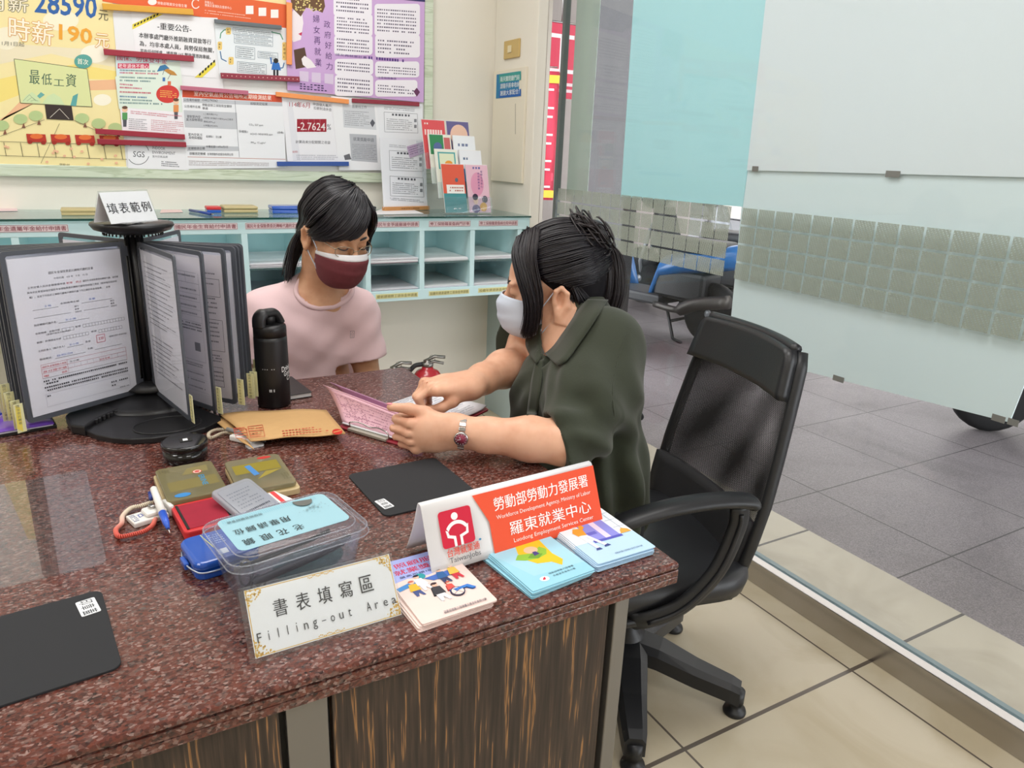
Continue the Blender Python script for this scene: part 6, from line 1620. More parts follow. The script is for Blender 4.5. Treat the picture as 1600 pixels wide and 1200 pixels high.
# ------------------------------------------------------------------ on the glass top
ZG = zt_ + 0.0088
def ong(px, py): return GZ(px, py, ZG)
def slabbox(name, label, cat, p0, p1, depth, h, m, bev=0.002, lid=None, group=None):
    a, c = ong(*p0), ong(*p1); y = (a[1] + c[1]) / 2
    t = thing(name, label, cat, ((a[0] + c[0]) / 2, y + depth / 2, ZG), group)
    q = MB(); q.box((a[0], y, ZG + 0.0004), (c[0], y + depth, ZG + h * 0.5), m, bev); part(q, 'base_tray', t)
    q = MB(); q.box((a[0] - 0.001, y - 0.001, ZG + h * 0.5 + 0.0003), (c[0] + 0.001, y + depth + 0.001, ZG + h), lid or m, bev * 1.5); part(q, 'lid', t)
    return t
m_gp = plain('gold_case', '#bfae7e', 0.4)
slabbox('stamp_pad', 'gold stamp pad on the glass shelf top left of the tent card', 'stamp pad', (96, 337), (151, 337), 0.09, 0.022, m_gp)
slabbox('stamp_pad', 'gold stamp pad on the glass shelf top beside the blue and red one', 'stamp pad', (350, 333), (404, 333), 0.10, 0.026, m_gp, 0.004)
slabbox('ink_pad', 'small blue ink pad with red lid on the glass shelf top', 'ink pad', (324, 333), (346, 333), 0.06, 0.024, m_bl, 0.002, m_red)
slabbox('stapler_box', 'long blue box on the glass shelf top left of the woman in pink', 'box', (426, 334), (490, 334), 0.08, 0.03, m_bl, 0.003)
slabbox('ink_pad', 'small black ink pad on the glass shelf top right of the woman in pink', 'ink pad', (553, 331), (588, 331), 0.06, 0.022, m_blk, 0.002)
a, c = ong(297, 331), ong(330, 337)
q = MB(); q.tube([a + np.array((0, 0, 0.006)), c + np.array((0, 0, 0.006))], 0.0055, plain('pen_navy', '#2c4592', 0.3), 10); q.tube([c + np.array((0, 0, 0.006)), c + (c - a) * 0.12 + np.array((0, 0, 0.005))], [0.004, 0.001], m_steel, 8)
single(q, 'ballpoint_pen', 'navy blue pen lying on the glass shelf top', 'pen')
for nm, lb, pts, col in (('paper_slip', 'pink and white paper slips at the far left of the glass shelf top', ((-20, 331), (28, 330), (26, 325), (-20, 325)), '#e8cdd0'), ('paper_slip', 'red and white paper slip on the glass shelf top right of the tent card', ((250, 333), (286, 332), (283, 328), (252, 328)), '#e6c9c6'), ('loose_sheet', 'white sheet lying on the glass shelf top before the standing form', ((575, 336), (662, 334), (640, 326), (600, 325)), '#e9e6e8')):
    P = [ong(*p) for p in pts]; q = MB(); q.add([(p[0], p[1], ZG + 0.0008) for p in P] + [(p[0], p[1], ZG + 0.0016) for p in P], [(3, 2, 1, 0), (4, 5, 6, 7), (0, 1, 5, 4), (1, 2, 6, 5), (2, 3, 7, 6), (3, 0, 4, 7)], ink(col)); single(q, nm, lb, 'paper')
# standing form in a wooden foot
a, c = ong(601, 330), ong(671, 328); T = rotz(a, deg_of(a, c)); L_ = float(np.linalg.norm(c - a))
t = thing('form_stand', 'white coupon form standing in a tan wooden foot on the glass shelf top', 'form stand', (a + c) / 2)
m_tan = plain('tan_wood', '#c98f56', 0.5, noise=0.1, nscale=20)
q = MB(T); q.box((0, -0.004, 0.0005), (L_, 0.02, 0.018), m_tan, 0.002)
pr = Print(q, np.array(T @ Vector((0, -0.004, 0.0))), np.array(T.to_3x3() @ Vector(UX)), np.array((0, 0, 1.0)), 0.0002, 0.0001); pr.metric = True
pr.text('勞動部勞工保險局', (L_ * .35, 0.006), (L_ * .75, 0.006), 0.007, '#8a5c34'); part(q, 'wooden_foot', t)
zt2 = GY(633, 217, a[1])[2] - ZG
q = MB(T); slab(q, (0.0, 0.006, 0.012), (L_ * .97, 0.006, 0.012), (L_ * .97, 0.022, zt2), (-0.004, 0.022, zt2), 0.003, ink('#eaebf1'))
po = np.array(T @ Vector((0, 0.006, 0.012))); pr = Print(q, po, np.array(T.to_3x3() @ Vector(UX)), np.array(T.to_3x3() @ Vector((0, 0.016, zt2 - 0.012))), 0.0003, 0.0001)
pr.rows([(608, 225), (634, 227), (634, 232), (608, 230)], 2, '#8a8c94', 0.4, seed=2); coupon(pr, 608, 235); coupon(pr, 609, 275); pr.rows([(609, 308), (662, 312), (662, 317), (609, 313)], 2, '#8a8c94', 0.4, seed=3)
pr.poly([(635, 229), (662, 221), (666, 238), (640, 247)], '#c2abc9'); pr.rows([(637, 230), (660, 223), (663, 236), (641, 243)], 4, '#6a587c', 0.35, seed=4)
part(q, 'form_sheet', t)
# brochure rack
a, c = ong(696, 333), ong(770, 331.5); a[1] = c[1] = YS + 0.10; 
a = GY(696, 333, YS + 0.09); c = GY(770, 333, YS + 0.09); a[2] = c[2] = ZG
T = rotz(a, 0); L_ = c[0] - a[0]; wB = L_ / 2
t = thing('brochure_rack', 'clear four tier brochure rack at the right end of the glass shelf top', 'brochure rack', (a + c) / 2)
m_rack = clear_mat('clear_rack', (0.93, 0.96, 0.97), haze=0.05, ior=1.48)
q = MB(T); slab(q, (-0.03, 0.11, 0.001), (L_ - 0.02, 0.11, 0.001), (L_ - 0.07, 0.15, 0.30), (-0.075, 0.15, 0.30), 0.002, m_rack); part(q, 'back_panel', t)
for i in range(4):
    y = 0.0 + i * 0.03; z = 0.004 + 0.06 * i
    q = MB(T); slab(q, (-0.018 * i, y, z), (L_ - 0.018 * i, y, z), (L_ - 0.018 * i - 0.004, y + 0.006, z + 0.07), (-0.018 * i - 0.004, y + 0.006, z + 0.07), 0.0015, m_rack); q.box((-0.018 * i, y, z - 0.001), (L_ - 0.018 * i, y + 0.028, z + 0.0005), m_rack); part(q, 'pocket', t)
def brochure(col, tier, label, art):
    i = tier; y = 0.006 + i * 0.03; z = 0.006 + 0.06 * i; x0 = col * wB + 0.004 - 0.018 * i; w = wB - 0.010; h = 0.205
    q = MB(T); slab(q, (x0, y, z), (x0 + w, y, z), (x0 + w - 0.012, y + 0.03, z + h), (x0 - 0.012, y + 0.03, z + h), 0.006, ink('#ece9e8'))
    o = np.array(T @ Vector((x0, y, z))); pr = Print(q, o, np.array((1.0, 0, 0)), np.array((-0.0, 0.03, h)), 0.0003, 0.0001); pr.metric = True
    art(pr, w, h); single(q, 'brochure', label, 'brochure', 'brochures in the clear rack')
sk = lambda pr, h: None
def quad_(pr, w, h, u0, v0, u1, v1, col): pr.poly([(u0 * w - 0.0575 * v0 * 0.205, v0 * h), (u1 * w - 0.0575 * v0 * 0.205, v0 * h), (u1 * w - 0.0575 * v1 * 0.205, v1 * h), (u0 * w - 0.0575 * v1 * 0.205, v1 * h)], col)
def art_a(pr, w, h): quad_(pr, w, h, 0, 0, 1, .4, '#4b9296'); quad_(pr, w, h, 0, .4, 1, 1, '#e0614a'); quad_(pr, w, h, .15, .4, .95, .58, '#f2ede9'); pr.rows([(w * .25, h * .55), (w * .85, h * .55), (w * .85, h * .43), (w * .2, h * .43)], 2, '#b8685c', 0.5, seed=2); pr.ell(w * .55, h * .68, 0.008, 0.009, '#5a6a7a', 12); pr.ell(w * .4, h * .08, 0.003, 0.003, '#e8eef0', 8); pr.rows([(w * .42, h * .1), (w * .75, h * .1), (w * .75, h * .07), (w * .42, h * .07)], 1, '#d8e4e6', .7, seed=3)
def art_b(pr, w, h): quad_(pr, w, h, 0, 0, 1, 1, '#e6bccb'); pr.ell(w * .4, h * .6, w * .3, h * .25, '#e09ab6'); pr.rows([(w * .2, h * .97), (w * .7, h * .97), (w * .7, h * .91), (w * .2, h * .91)], 1, '#6a6aa4', .7, seed=1); [pr.text(g, (w * .42, h * (.8 - k * .062)), (w * .52, h * (.8 - k * .062)), h * .045, '#5a4a8a') for k, g in enumerate('勞保職業災害')]; [pr.text(g, (w * .55, h * (.84 - k * .062)), (w * .65, h * (.84 - k * .062)), h * .045, '#5a4a8a') for k, g in enumerate('保障生活安心')]; pr.ell(w * .3, h * .26, .012, .018, '#f0c8b0', 14); pr.ell(w * .28, h * .33, .014, .014, '#3c3348', 14); pr.ell(w * .72, h * .28, .014, .016, '#3c3348', 14); pr.ell(w * .65, h * .12, .018, .02, '#e2a84a', 14); pr.ell(w * .3, h * .08, .02, .018, '#5a4a7a', 14)
def art_c(pr, w, h): quad_(pr, w, h, 0, 0, 1, 1, '#e9eadd'); quad_(pr, w, h, .12, .6, .9, .95, '#58a8a8'); quad_(pr, w, h, .18, .62, .84, .92, '#dfe6c8'); pr.ell(w * .5, h * .72, .018, .012, '#e59a3e', 14)
def art_d(pr, w, h): quad_(pr, w, h, 0, 0, 1, .62, '#4a94cc'); quad_(pr, w, h, 0, .62, 1, 1, '#e9ebf0'); quad_(pr, w, h, 0, 0, 1, .35, '#4a5a76'); pr.rows([(w * .05, h * .86), (w * .6, h * .86), (w * .6, h * .8), (w * .05, h * .8)], 1, '#6a7a94', .8, seed=3); quad_(pr, w, h, .84, .1, 1, .62, '#d2566a')
def art_e(pr, w, h): quad_(pr, w, h, 0, 0, 1, 1, '#e8e8da'); quad_(pr, w, h, .05, .6, .65, 1, '#3f8a5c'); pr.ell(w * .3, h * .75, .02, .02, '#5a6a9a', 14); quad_(pr, w, h, .68, .7, .95, .95, '#c86a6a')
def art_f(pr, w, h): quad_(pr, w, h, 0, 0, 1, 1, '#eaeef2'); pr.rows([(w * .1, h * .85), (w * .6, h * .85), (w * .6, h * .78), (w * .1, h * .78)], 1, '#7a86a4', .8, seed=2)
def art_g(pr, w, h): quad_(pr, w, h, 0, 0, 1, 1, '#dc5a5e'); pr.rows([(w * .0, h * .82), (w * .8, h * .82), (w * .8, h * .68), (w * .0, h * .68)], 1, '#f2dcd8', .8, .011, seed=2); pr.rows([(0, h * .95), (w * .3, h * .95), (w * .3, h * .9), (0, h * .9)], 1, '#f2dcd8', .7, seed=4)
def art_h(pr, w, h): quad_(pr, w, h, 0, 0, 1, 1, '#6c6694'); pr.ell(w * .45, h * .72, w * .4, h * .22, '#eac4ae'); pr.ell(w * .62, h * .66, .01, .006, '#c89a86', 12)
brochure(0, 0, 'brochure with teal foot and orange red top in the lowest tier', art_a); brochure(1, 0, 'pink brochure with drawn family in the lowest tier', art_b)
brochure(0, 1, 'cream brochure with a teal framed picture in the second tier', art_c); brochure(1, 1, 'white and sky blue brochure in the second tier', art_d)
brochure(0, 2, 'cream and green brochure in the third tier', art_e); brochure(1, 2, 'plain white headed brochure in the third tier', art_f)
brochure(0, 3, 'red brochure with white heading in the top tier', art_g); brochure(1, 3, 'purple brochure with a pale round face in the top tier', art_h)
# ------------------------------------------------------------------ pier face: switch, sticker, cabinet door
def on_pier(px, py): return GX(px, py, XS)
def pier_box(mb, p0, p1, x0, x1, m, bev=0.0015):
    a, c = on_pier(*p0), on_pier(*p1); mb.box((XS - x1, min(a[1], c[1]), min(a[2], c[2])), (XS - x0, max(a[1], c[1]), max(a[2], c[2])), m, bev)
    return a, c
t = thing('panel_door', 'flush cream panel door on the pier below the light switch', 'panel', on_pier(795, 200)); q = MB(); pier_box(q, (775, 112), (818, 287), 0.0, 0.012, plain('cream_panel', '#e4ddcb', 0.55), 0.002); part(q, 'door_leaf', t)
q = MB(); 
for k in range(24): c_ = on_pier(809, 163 + k * 2.0); q.box((XS - 0.0126, c_[1] - 0.003, c_[2] - 0.0016), (XS - 0.0119, c_[1] + 0.003, c_[2] + 0.0012), ink('#8a877c'))
part(q, 'lettering', t)
t = thing('light_switch', 'beige rocker light switch on the pier above the blue sticker', 'switch', on_pier(802, 78)); q = MB(); pier_box(q, (790, 65), (813, 89), 0.0, 0.009, plain('beige_switch', '#c9ac6c', 0.4), 0.003); part(q, 'plate', t)
q = MB(); pier_box(q, (797, 72), (802, 82), 0.009, 0.013, plain('cream_rocker', '#e2d5b0', 0.35), 0.001); part(q, 'rocker', t)
q = MB(); a, c = pier_box(q, (780, 117), (814, 151), 0.0125, 0.0135, ink('#2f7fae'), 0.0)
pr = Print(q, (XS - 0.0135, 0, 0), (0, -1, 0), UZ, 0.0002, 0.0001)
pr.poly([(780, 117), (814, 111), (814, 125), (780, 130)], '#3f9a94'); pr.poly([(780, 142), (814, 139), (814, 150), (780, 153)], '#2a62b0')
for i, (s, y) in enumerate((('雨天關閉廳門前', 128), ('請隨手將傘收納', 139), ('謝謝大家配合！', 150))): pr.text(s, (782, y), (812, y - 3.5), 8, '#e6f0f2', 0.004)
single(q, 'notice_sticker', 'blue green notice sticker with three white lines on the pier', 'sticker')

# ================================================================== FIRE EXTINGUISHERS
m_er = plain('extinguisher_red', '#b01f2c', 0.25, coat=0.4); m_lev = plain('extinguisher_metal', '#8d8a86', 0.35, metal=0.9); m_hose = plain('black_hose', '#1d1d1f', 0.5)
def extinguisher(x, y, s, rz, label):
    T = rotz((x, y, 0), rz) @ Matrix.Scale(s, 4)
    t = thing('fire_extinguisher', label, 'fire extinguisher', (x, y, 0), 'fire extinguishers behind the counter')
    q = MB(T); q.lathe([(0.06, 0.001), (0.068, 0.01), (0.069, 0.34), (0.062, 0.375), (0.045, 0.4), (0.024, 0.410), (0.022, 0.42)], m_er, 32)
    q.box((-0.028, -0.0705, 0.2), (0.028, -0.066, 0.36), ink('#e8e6e2'), 0.002); q.box((-0.028, -0.0712, 0.25), (0.028, -0.0705, 0.28), ink('#4a9a5c')); part(q, 'cylinder', t)
    q = MB(T); q.lathe([(0.022, 0.42), (0.024, 0.424), (0.024, 0.436), (0.012, 0.44), (0.012, 0.447), (0, 0.448)], m_lev, 18); part(q, 'valve', t)
    q = MB(T); q.tube([(-0.015, 0, 0.44), (0.03, 0, 0.462), (0.072, 0, 0.458)], 0.007, m_lev, 8, flat=((0, 1, 0), 1.6)); part(q, 'lever', t)
    q = MB(T); q.tube([(-0.015, 0, 0.432), (0.03, 0, 0.44), (0.066, 0, 0.432)], 0.006, m_lev, 8, flat=((0, 1, 0), 1.6)); part(q, 'carry_handle', t)
    q = MB(T); q.tube([(0.02 + 0.012 * math.cos(a_), 0.012, 0.45 + 0.014 * math.sin(a_)) for a_ in np.linspace(0, 6.28, 16, endpoint=False)], 0.0013, m_steel, 6, closed=True); part(q, 'pull_pin', t)
    q = MB(T); q.tube(catmull([(-0.02, 0, 0.43), (-0.06, -0.01, 0.42), (-0.09, -0.02, 0.36), (-0.085, -0.03, 0.22), (-0.08, -0.03, 0.12)], 6), 0.0095, m_hose, 10); part(q, 'hose', t)
    q = MB(T); q.tube([(-0.08, -0.03, 0.12), (-0.08, -0.03, 0.02)], [0.008, 0.016], m_hose, 12); part(q, 'nozzle', t)
    return t
e1 = GZ(668, 559, 0.47); e2 = GZ(616, 568, 0.46)
extinguisher(e1[0], e1[1], 1.03, -18, 'red fire extinguisher on the floor past the far corner of the counter')
extinguisher(e2[0], e2[1], 1.0, -10, 'fire extinguisher whose grey levers just clear the far counter edge, left of the other')
# ================================================================== OFFICE CHAIR
HUB = (1.065, 1.20, 0.0)
T = rotz(HUB, 167.3)
t = thing('office_chair', 'black office chair with see-through mesh back and leather head strip behind the woman in green', 'chair', HUB)
m_cp = plain('black_nylon', '#1f2023', 0.42); m_cu = plain('black_seat_cloth', '#1b1b1e', 0.8, noise=0.15, nscale=300); m_lt = plain('black_leatherette', '#232427', 0.38, bump=0.15, nscale=250)
def mesh_cloth():
    m, nt, bs = new_mat('black_mesh_cloth')
    out = nt.nodes['Material Output']; tc = N(nt, 'ShaderNodeTexCoord'); sp = N(nt, 'ShaderNodeSeparateXYZ'); nt.links.new(tc.outputs['Object'], sp.inputs[0])
    k = 2 * math.pi / 0.0042
    a = mth(nt, 'SINE', mth(nt, 'MULTIPLY', mth(nt, 'ADD', sp.outputs[1], mth(nt, 'MULTIPLY', sp.outputs[2], 0.6)), k))
    c = mth(nt, 'SINE', mth(nt, 'MULTIPLY', mth(nt, 'SUBTRACT', sp.outputs[1], mth(nt, 'MULTIPLY', sp.outputs[2], 0.6)), k))
    h = mth(nt, 'GREATER_THAN', mth(nt, 'ADD', a, c), 0.28)
    bs.inputs['Base Color'].default_value = lin('#17171a'); bs.inputs['Roughness'].default_value = 0.6
    tr = N(nt, 'ShaderNodeBsdfTransparent'); mx = N(nt, 'ShaderNodeMixShader')
    nt.links.new(h, mx.inputs[0]); nt.links.new(bs.outputs[0], mx.inputs[1]); nt.links.new(tr.outputs[0], mx.inputs[2]); nt.links.new(mx.outputs[0], out.inputs[0])
    return m
m_mesh = mesh_cloth()
TI = T.inverted()
R0 = 0.285
for k in range(5):
    aw = math.radians(-123 + 72 * k) - math.radians(167.3)
    d = (math.cos(aw), math.sin(aw))
    q = MB(T)
    rs = [(0.02, 0.145, 0.075, 0.05), (0.09, 0.135, 0.09, 0.045), (0.18, 0.108, 0.095, 0.036), (0.27, 0.088, 0.09, 0.028), (0.292, 0.080, 0.075, 0.024)]
    rings = []
    for r, zt2_, zb2_, w in rs:
        zc = zt2_ - 0.02; hh_ = 0.024
        n_ = (-d[1], d[0])
        rings.append([(d[0] * r + n_[0] * w * cx_, d[1] * r + n_[1] * w * cx_, zc + hh_ * cz_) for cx_, cz_ in ((-1, -1), (1, -1), (1, 0.5), (0.6, 1), (-0.6, 1), (-1, 0.5))])
    loft(q, rings, m_cp, True, True, False); part(q, 'leg', t)
    q = MB(T @ Matrix.Translation((d[0] * R0, d[1] * R0, 0)))
    q.lathe([(0.027, 0.0005), (0.0285, 0.006), (0.026, 0.014), (0.016, 0.018), (0.0155, 0.03), (0.019, 0.032), (0.019, 0.066)], m_cp, 24); part(q, 'glide_foot', t)
q = MB(T); q.lathe([(0.045, 0.09), (0.05, 0.12), (0.045, 0.155), (0.03, 0.165), (0.028, 0.30), (0.02, 0.305), (0.02, 0.36)], m_cp, 28); part(q, 'gas_column', t)
q = MB(T); q.box((-0.13, -0.09, 0.335), (0.13, 0.09, 0.372), m_cp, 0.012); part(q, 'tilt_mechanism', t)
q = MB(T)
def rr_ring(w, l, r, z, cx_=0.0): return [(y + cx_, x, z) for x, y in rect_pts(w, l, r, 7)]
loft(q, [rr_ring(0.40, 0.38, 0.09, 0.368, 0.02), rr_ring(0.47, 0.45, 0.11, 0.378, 0.02), rr_ring(0.48, 0.46, 0.11, 0.405, 0.02), rr_ring(0.47, 0.455, 0.11, 0.428, 0.02), rr_ring(0.42, 0.41, 0.10, 0.438, 0.02), rr_ring(0.2, 0.2, 0.05, 0.436, 0.02)], m_lt, True, True); part(q, 'seat', t)
for s in (1, -1):
    q = MB(T)
    y = 0.265 * s
    armp = catmull([(-0.115, y, 0.628), (-0.10, y, 0.64), (-0.02, y, 0.648), (0.08, y, 0.643), (0.17, y * 0.985, 0.622), (0.195, y * 0.985, 0.61)], 5)
    q.tube(armp, [0.018] + [0.027] * 20 + [0.024, 0.022, 0.02, 0.014, 0.008], m_cp, 14, flat=((0, 0, 1), 0.55)); part(q, 'armrest_pad', t)
    q = MB(T); sw = catmull([(-0.085, y, 0.63), (-0.085, y, 0.58), (-0.05, y * 1.0, 0.48), (0.02, y * 0.97, 0.40), (0.10, y * 0.9, 0.365), (0.12, y * 0.8, 0.362)], 6)
    q.tube(sw, [0.024, 0.024] + [0.023] * 24 + [0.026] * 5, m_cp, 12, flat=((0, 1, 0), 0.5))
    q.tube([p + np.array((0.004, 0.0125 * s, 0.0)) for p in sw[2:24]], 0.005, m_cp, 8); part(q, 'armrest_bracket', t)
    q = MB(T); q.box((0.03, y * 0.45, 0.352), (0.14, y * 0.92, 0.37), m_cp, 0.006); part(q, 'bracket_plate', t)
# back: width and set-back by height
zs = np.array([0.33, 0.40, 0.48, 0.58, 0.68, 0.78, 0.86, 0.905, 0.922])
bx = np.array([-0.175, -0.19, -0.205, -0.225, -0.245, -0.265, -0.283, -0.292, -0.296])
hw = np.array([0.20, 0.212, 0.222, 0.224, 0.215, 0.203, 0.19, 0.183, 0.170])
def back_pt(z, u, off=0.0):
    x = np.interp(z, zs, bx) + off + 0.028 * u * u; return (x, np.interp(z, zs, hw) * u - 0.03, z)
def back_grid(z0, z1, u0, u1, nz=16, nu=17, off=0.0): return [[back_pt(z, u, off) for u in np.linspace(u0, u1, nu)] for z in np.linspace(z0, z1, nz)]
q = MB(T); q.grid(back_grid(0.47, 0.825, -0.97, 0.97), m_mesh); part(q, 'mesh_back', t)
q = MB(T); q.grid(back_grid(0.47, 0.825, -0.95, 0.95, off=-0.022), m_mesh); part(q, 'rear_mesh', t)
q = MB(T); G_ = back_grid(0.812, 0.922, -1, 1, 10, 21, 0.004); q.grid(G_, m_lt, True, 0.026); q.tube([p for p in G_[-1]], 0.012, m_lt, 10); part(q, 'head_strip', t, 'black leatherette head strip')
for s in (1, -1):
    q = MB(T)
    q.tube([back_pt(z, s * 0.985, -0.012) for z in np.linspace(0.335, 0.915, 18)], [0.009] + [0.0105] * 16 + [0.009], m_cp, 10, flat=((1, 0, 0), 1.5)); part(q, 'back_rail', t)
q = MB(T); q.grid(back_grid(0.36, 0.535, -0.98, 0.98, 8, 17, 0.0), m_cu, True, 0.02); part(q, 'lumbar_cover', t)
q = MB(T); q.tube(catmull([(-0.10, -0.0, 0.35), (-0.18, 0.0, 0.345), (-0.215, -0.02, 0.40), (-0.22, -0.03, 0.46)], 5), 0.02, m_cp, 10, flat=((0, 1, 0), 2.0)); part(q, 'back_bracket', t)
# stool of the woman in pink
SX = (0.46, 2.0, 0.0)
t = thing('stool', 'dark padded stool under the woman in the pink shirt', 'stool', SX)
q = MB(Matrix.Translation(SX)); q.lathe([(0.17, 0.41), (0.19, 0.42), (0.19, 0.45), (0.16, 0.465), (0, 0.466)], m_lt, 32); part(q, 'seat', t)
for k in range(4):
    a_ = math.pi / 4 + k * math.pi / 2
    q = MB(Matrix.Translation(SX)); q.tube([(0.12 * math.cos(a_), 0.12 * math.sin(a_), 0.41), (0.17 * math.cos(a_), 0.17 * math.sin(a_), 0.001)], 0.012, m_cp, 10); part(q, 'leg', t)
# ================================================================== PEOPLE
# smooth field modelling: every body is one closed skin pulled from a blended distance field
class Field:
    def __init__(self, lo, hi, h):
        self.h = h; self.lo = np.array(lo, np.float32)
        self.n = np.ceil((np.array(hi) - np.array(lo)) / h).astype(int) + 1
        self.d = np.full(self.n, 1.0, np.float32)
        self.ax = [self.lo[i] + h * np.arange(self.n[i], dtype=np.float32) for i in range(3)]
    def put(self, fn, lo, hi, k=0.0, op='u'):
        pad = k + 3 * self.h
        a = np.maximum(0, np.floor((np.array(lo) - pad - self.lo) / self.h).astype(int)); b = np.minimum(self.n, np.ceil((np.array(hi) + pad - self.lo) / self.h).astype(int) + 1)
        if (b <= a).any(): return
        s = tuple(slice(a[i], b[i]) for i in range(3))
        X = self.ax[0][s[0]][:, None, None]; Y = self.ax[1][s[1]][None, :, None]; Z = self.ax[2][s[2]][None, None, :]
        e = fn(X, Y, Z).astype(np.float32); c = self.d[s]
        if op == 'u':
            if k > 0: g = np.maximum(k - np.abs(c - e), 0) / k; self.d[s] = np.minimum(c, e) - g * g * k * 0.25
            else: self.d[s] = np.minimum(c, e)
        elif op == 's':
            e = -e
            if k > 0: g = np.maximum(k - np.abs(c - e), 0) / k; self.d[s] = np.maximum(c, e) + g * g * k * 0.25
            else: self.d[s] = np.maximum(c, e)
    def limb(self, pts, rad, k=0.02, flat=None, op='u'):
        """a tapering limb along pts; flat=(direction, factor) squeezes it"""
        P = [np.asarray(p, float) for p in pts]; rad = [rad] * len(P) if isinstance(rad, (int, float)) else list(rad)
        for i in range(len(P) - 1):
            self._cone(P[i], P[i + 1], rad[i], rad[i + 1], k if (i == 0 or op == 's') else max(0.004, min(k, 0.6 * min(rad[i], rad[i + 1]))), flat, op)
    def _cone(self, a, b, r1, r2, k, flat, op):
        ab = b - a; L2 = float(ab.dot(ab)) + 1e-12; R = max(r1, r2) * (max(1.0, flat[1]) if flat else 1.0)
        if flat: fx = np.asarray(flat[0], float); fx = fx / np.linalg.norm(fx); inv = 1.0 / flat[1] - 1.0
        def fn(X, Y, Z):
            x, y, z = X - a[0], Y - a[1], Z - a[2]
            t = np.clip((x * ab[0] + y * ab[1] + z * ab[2]) / L2, 0, 1)
            x = x - t * ab[0]; y = y - t * ab[1]; z = z - t * ab[2]
            if flat:
                w = (x * fx[0] + y * fx[1] + z * fx[2]) * inv; x = x + w * fx[0]; y = y + w * fx[1]; z = z + w * fx[2]
            return (np.sqrt(x * x + y * y + z * z) - (r1 + (r2 - r1) * t)) * (min(1.0, flat[1]) if flat else 1.0)
        self.put(fn, np.minimum(a, b) - R, np.maximum(a, b) + R, k, op)
    def ell(self, c, r, Rm=None, k=0.02, op='u'):
        c = np.asarray(c, float); r = np.asarray(r, float); Rm = np.eye(3) if Rm is None else np.asarray(Rm, float)   # rows: local axes
        B = np.sqrt(((Rm.T * r) ** 2).sum(1))
        def fn(X, Y, Z):
            x, y, z = X - c[0], Y - c[1], Z - c[2]
            q = [(Rm[i, 0] * x + Rm[i, 1] * y + Rm[i, 2] * z) for i in range(3)]
            k0 = np.sqrt(sum((q[i] / r[i]) ** 2 for i in range(3))); k1 = np.sqrt(sum((q[i] / (r[i] * r[i])) ** 2 for i in range(3)))
            return k0 * (k0 - 1.0) / np.maximum(k1, 1e-6)
        self.put(fn, c - B, c + B, k, op)
    def cut(self, p, n, k=0.0):
        """remove the half space on the side n points to"""
        p = np.asarray(p, float); n = np.asarray(n, float) / np.linalg.norm(n)
        X, Y, Z = self.ax[0][:, None, None], self.ax[1][None, :, None], self.ax[2][None, None, :]
        self.d = np.maximum(self.d, ((X - p[0]) * n[0] + (Y - p[1]) * n[1] + (Z - p[2]) * n[2]).astype(np.float32))
    def ripple(self, fn, reach=0.03):
        i = np.nonzero(np.abs(self.d) < reach)
        self.d[i] += fn(self.ax[0][i[0]], self.ax[1][i[1]], self.ax[2][i[2]]).astype(np.float32)
    def skin(self):
        d = self.d; S = d < 0
        n0, n1, n2 = d.shape
        cnt = np.zeros((n0 - 1, n1 - 1, n2 - 1), np.int8)
        for i in (0, 1):
            for j in (0, 1):
                for k in (0, 1): cnt += S[i:n0 - 1 + i, j:n1 - 1 + j, k:n2 - 1 + k]
        act = np.nonzero((cnt > 0) & (cnt < 8)); del cnt
        I, J, K = act; m = len(I)
        idx = np.full((n0 - 1, n1 - 1, n2 - 1), -1, np.int32); idx[act] = np.arange(m)
        acc = np.zeros((m, 3)); num = np.zeros(m)
        cor = [(i, j, k) for i in (0, 1) for j in (0, 1) for k in (0, 1)]
        for a in cor:
            for ax in range(3):
                if a[ax]: continue
                b = list(a); b[ax] = 1
                va = d[I + a[0], J + a[1], K + a[2]]; vb = d[I + b[0], J + b[1], K + b[2]]
                x = (va < 0) != (vb < 0); t = np.where(x, va / np.where(x, va - vb, 1), 0)
                for c in range(3): acc[:, c] += np.where(x, a[c] + (t if c == ax else 0), 0)
                num += x
        V = (acc / num[:, None] + np.stack([I, J, K], 1)) * self.h + self.lo
        F = []
        for ax in range(3):
            u, v = (ax + 1) % 3, (ax + 2) % 3
            sl0 = [slice(None)] * 3; sl1 = [slice(None)] * 3
            sl0[ax] = slice(0, -1); sl1[ax] = slice(1, None)
            sl0[u] = sl1[u] = slice(1, -1); sl0[v] = sl1[v] = slice(1, -1)
            A, B = S[tuple(sl0)], S[tuple(sl1)]
            for flip in (False, True):
                e = np.nonzero((A & ~B) if not flip else (~A & B))
                c = [None] * 3; c[ax] = e[ax]; c[u] = e[u] + 1; c[v] = e[v] + 1
                def at(du, dv):
                    q = list(c); q[u] = q[u] - du; q[v] = q[v] - dv
                    return idx[q[0], q[1], q[2]]
                Q = np.stack([at(1, 1), at(0, 1), at(0, 0), at(1, 0)], 1)
                F.append(Q[:, ::-1] if flip else Q)
        F = np.concatenate(F)
        # one light relaxing pass
        for _ in range(1):
            s = np.zeros_like(V); w = np.zeros(len(V))
            for a, b in ((0, 1), (1, 2), (2, 3), (3, 0)):
                np.add.at(s, F[:, a], V[F[:, b]]); np.add.at(s, F[:, b], V[F[:, a]]); np.add.at(w, F[:, a], 1); np.add.at(w, F[:, b], 1)
            V = 0.5 * V + 0.5 * s / np.maximum(w, 1)[:, None]
        return V, F
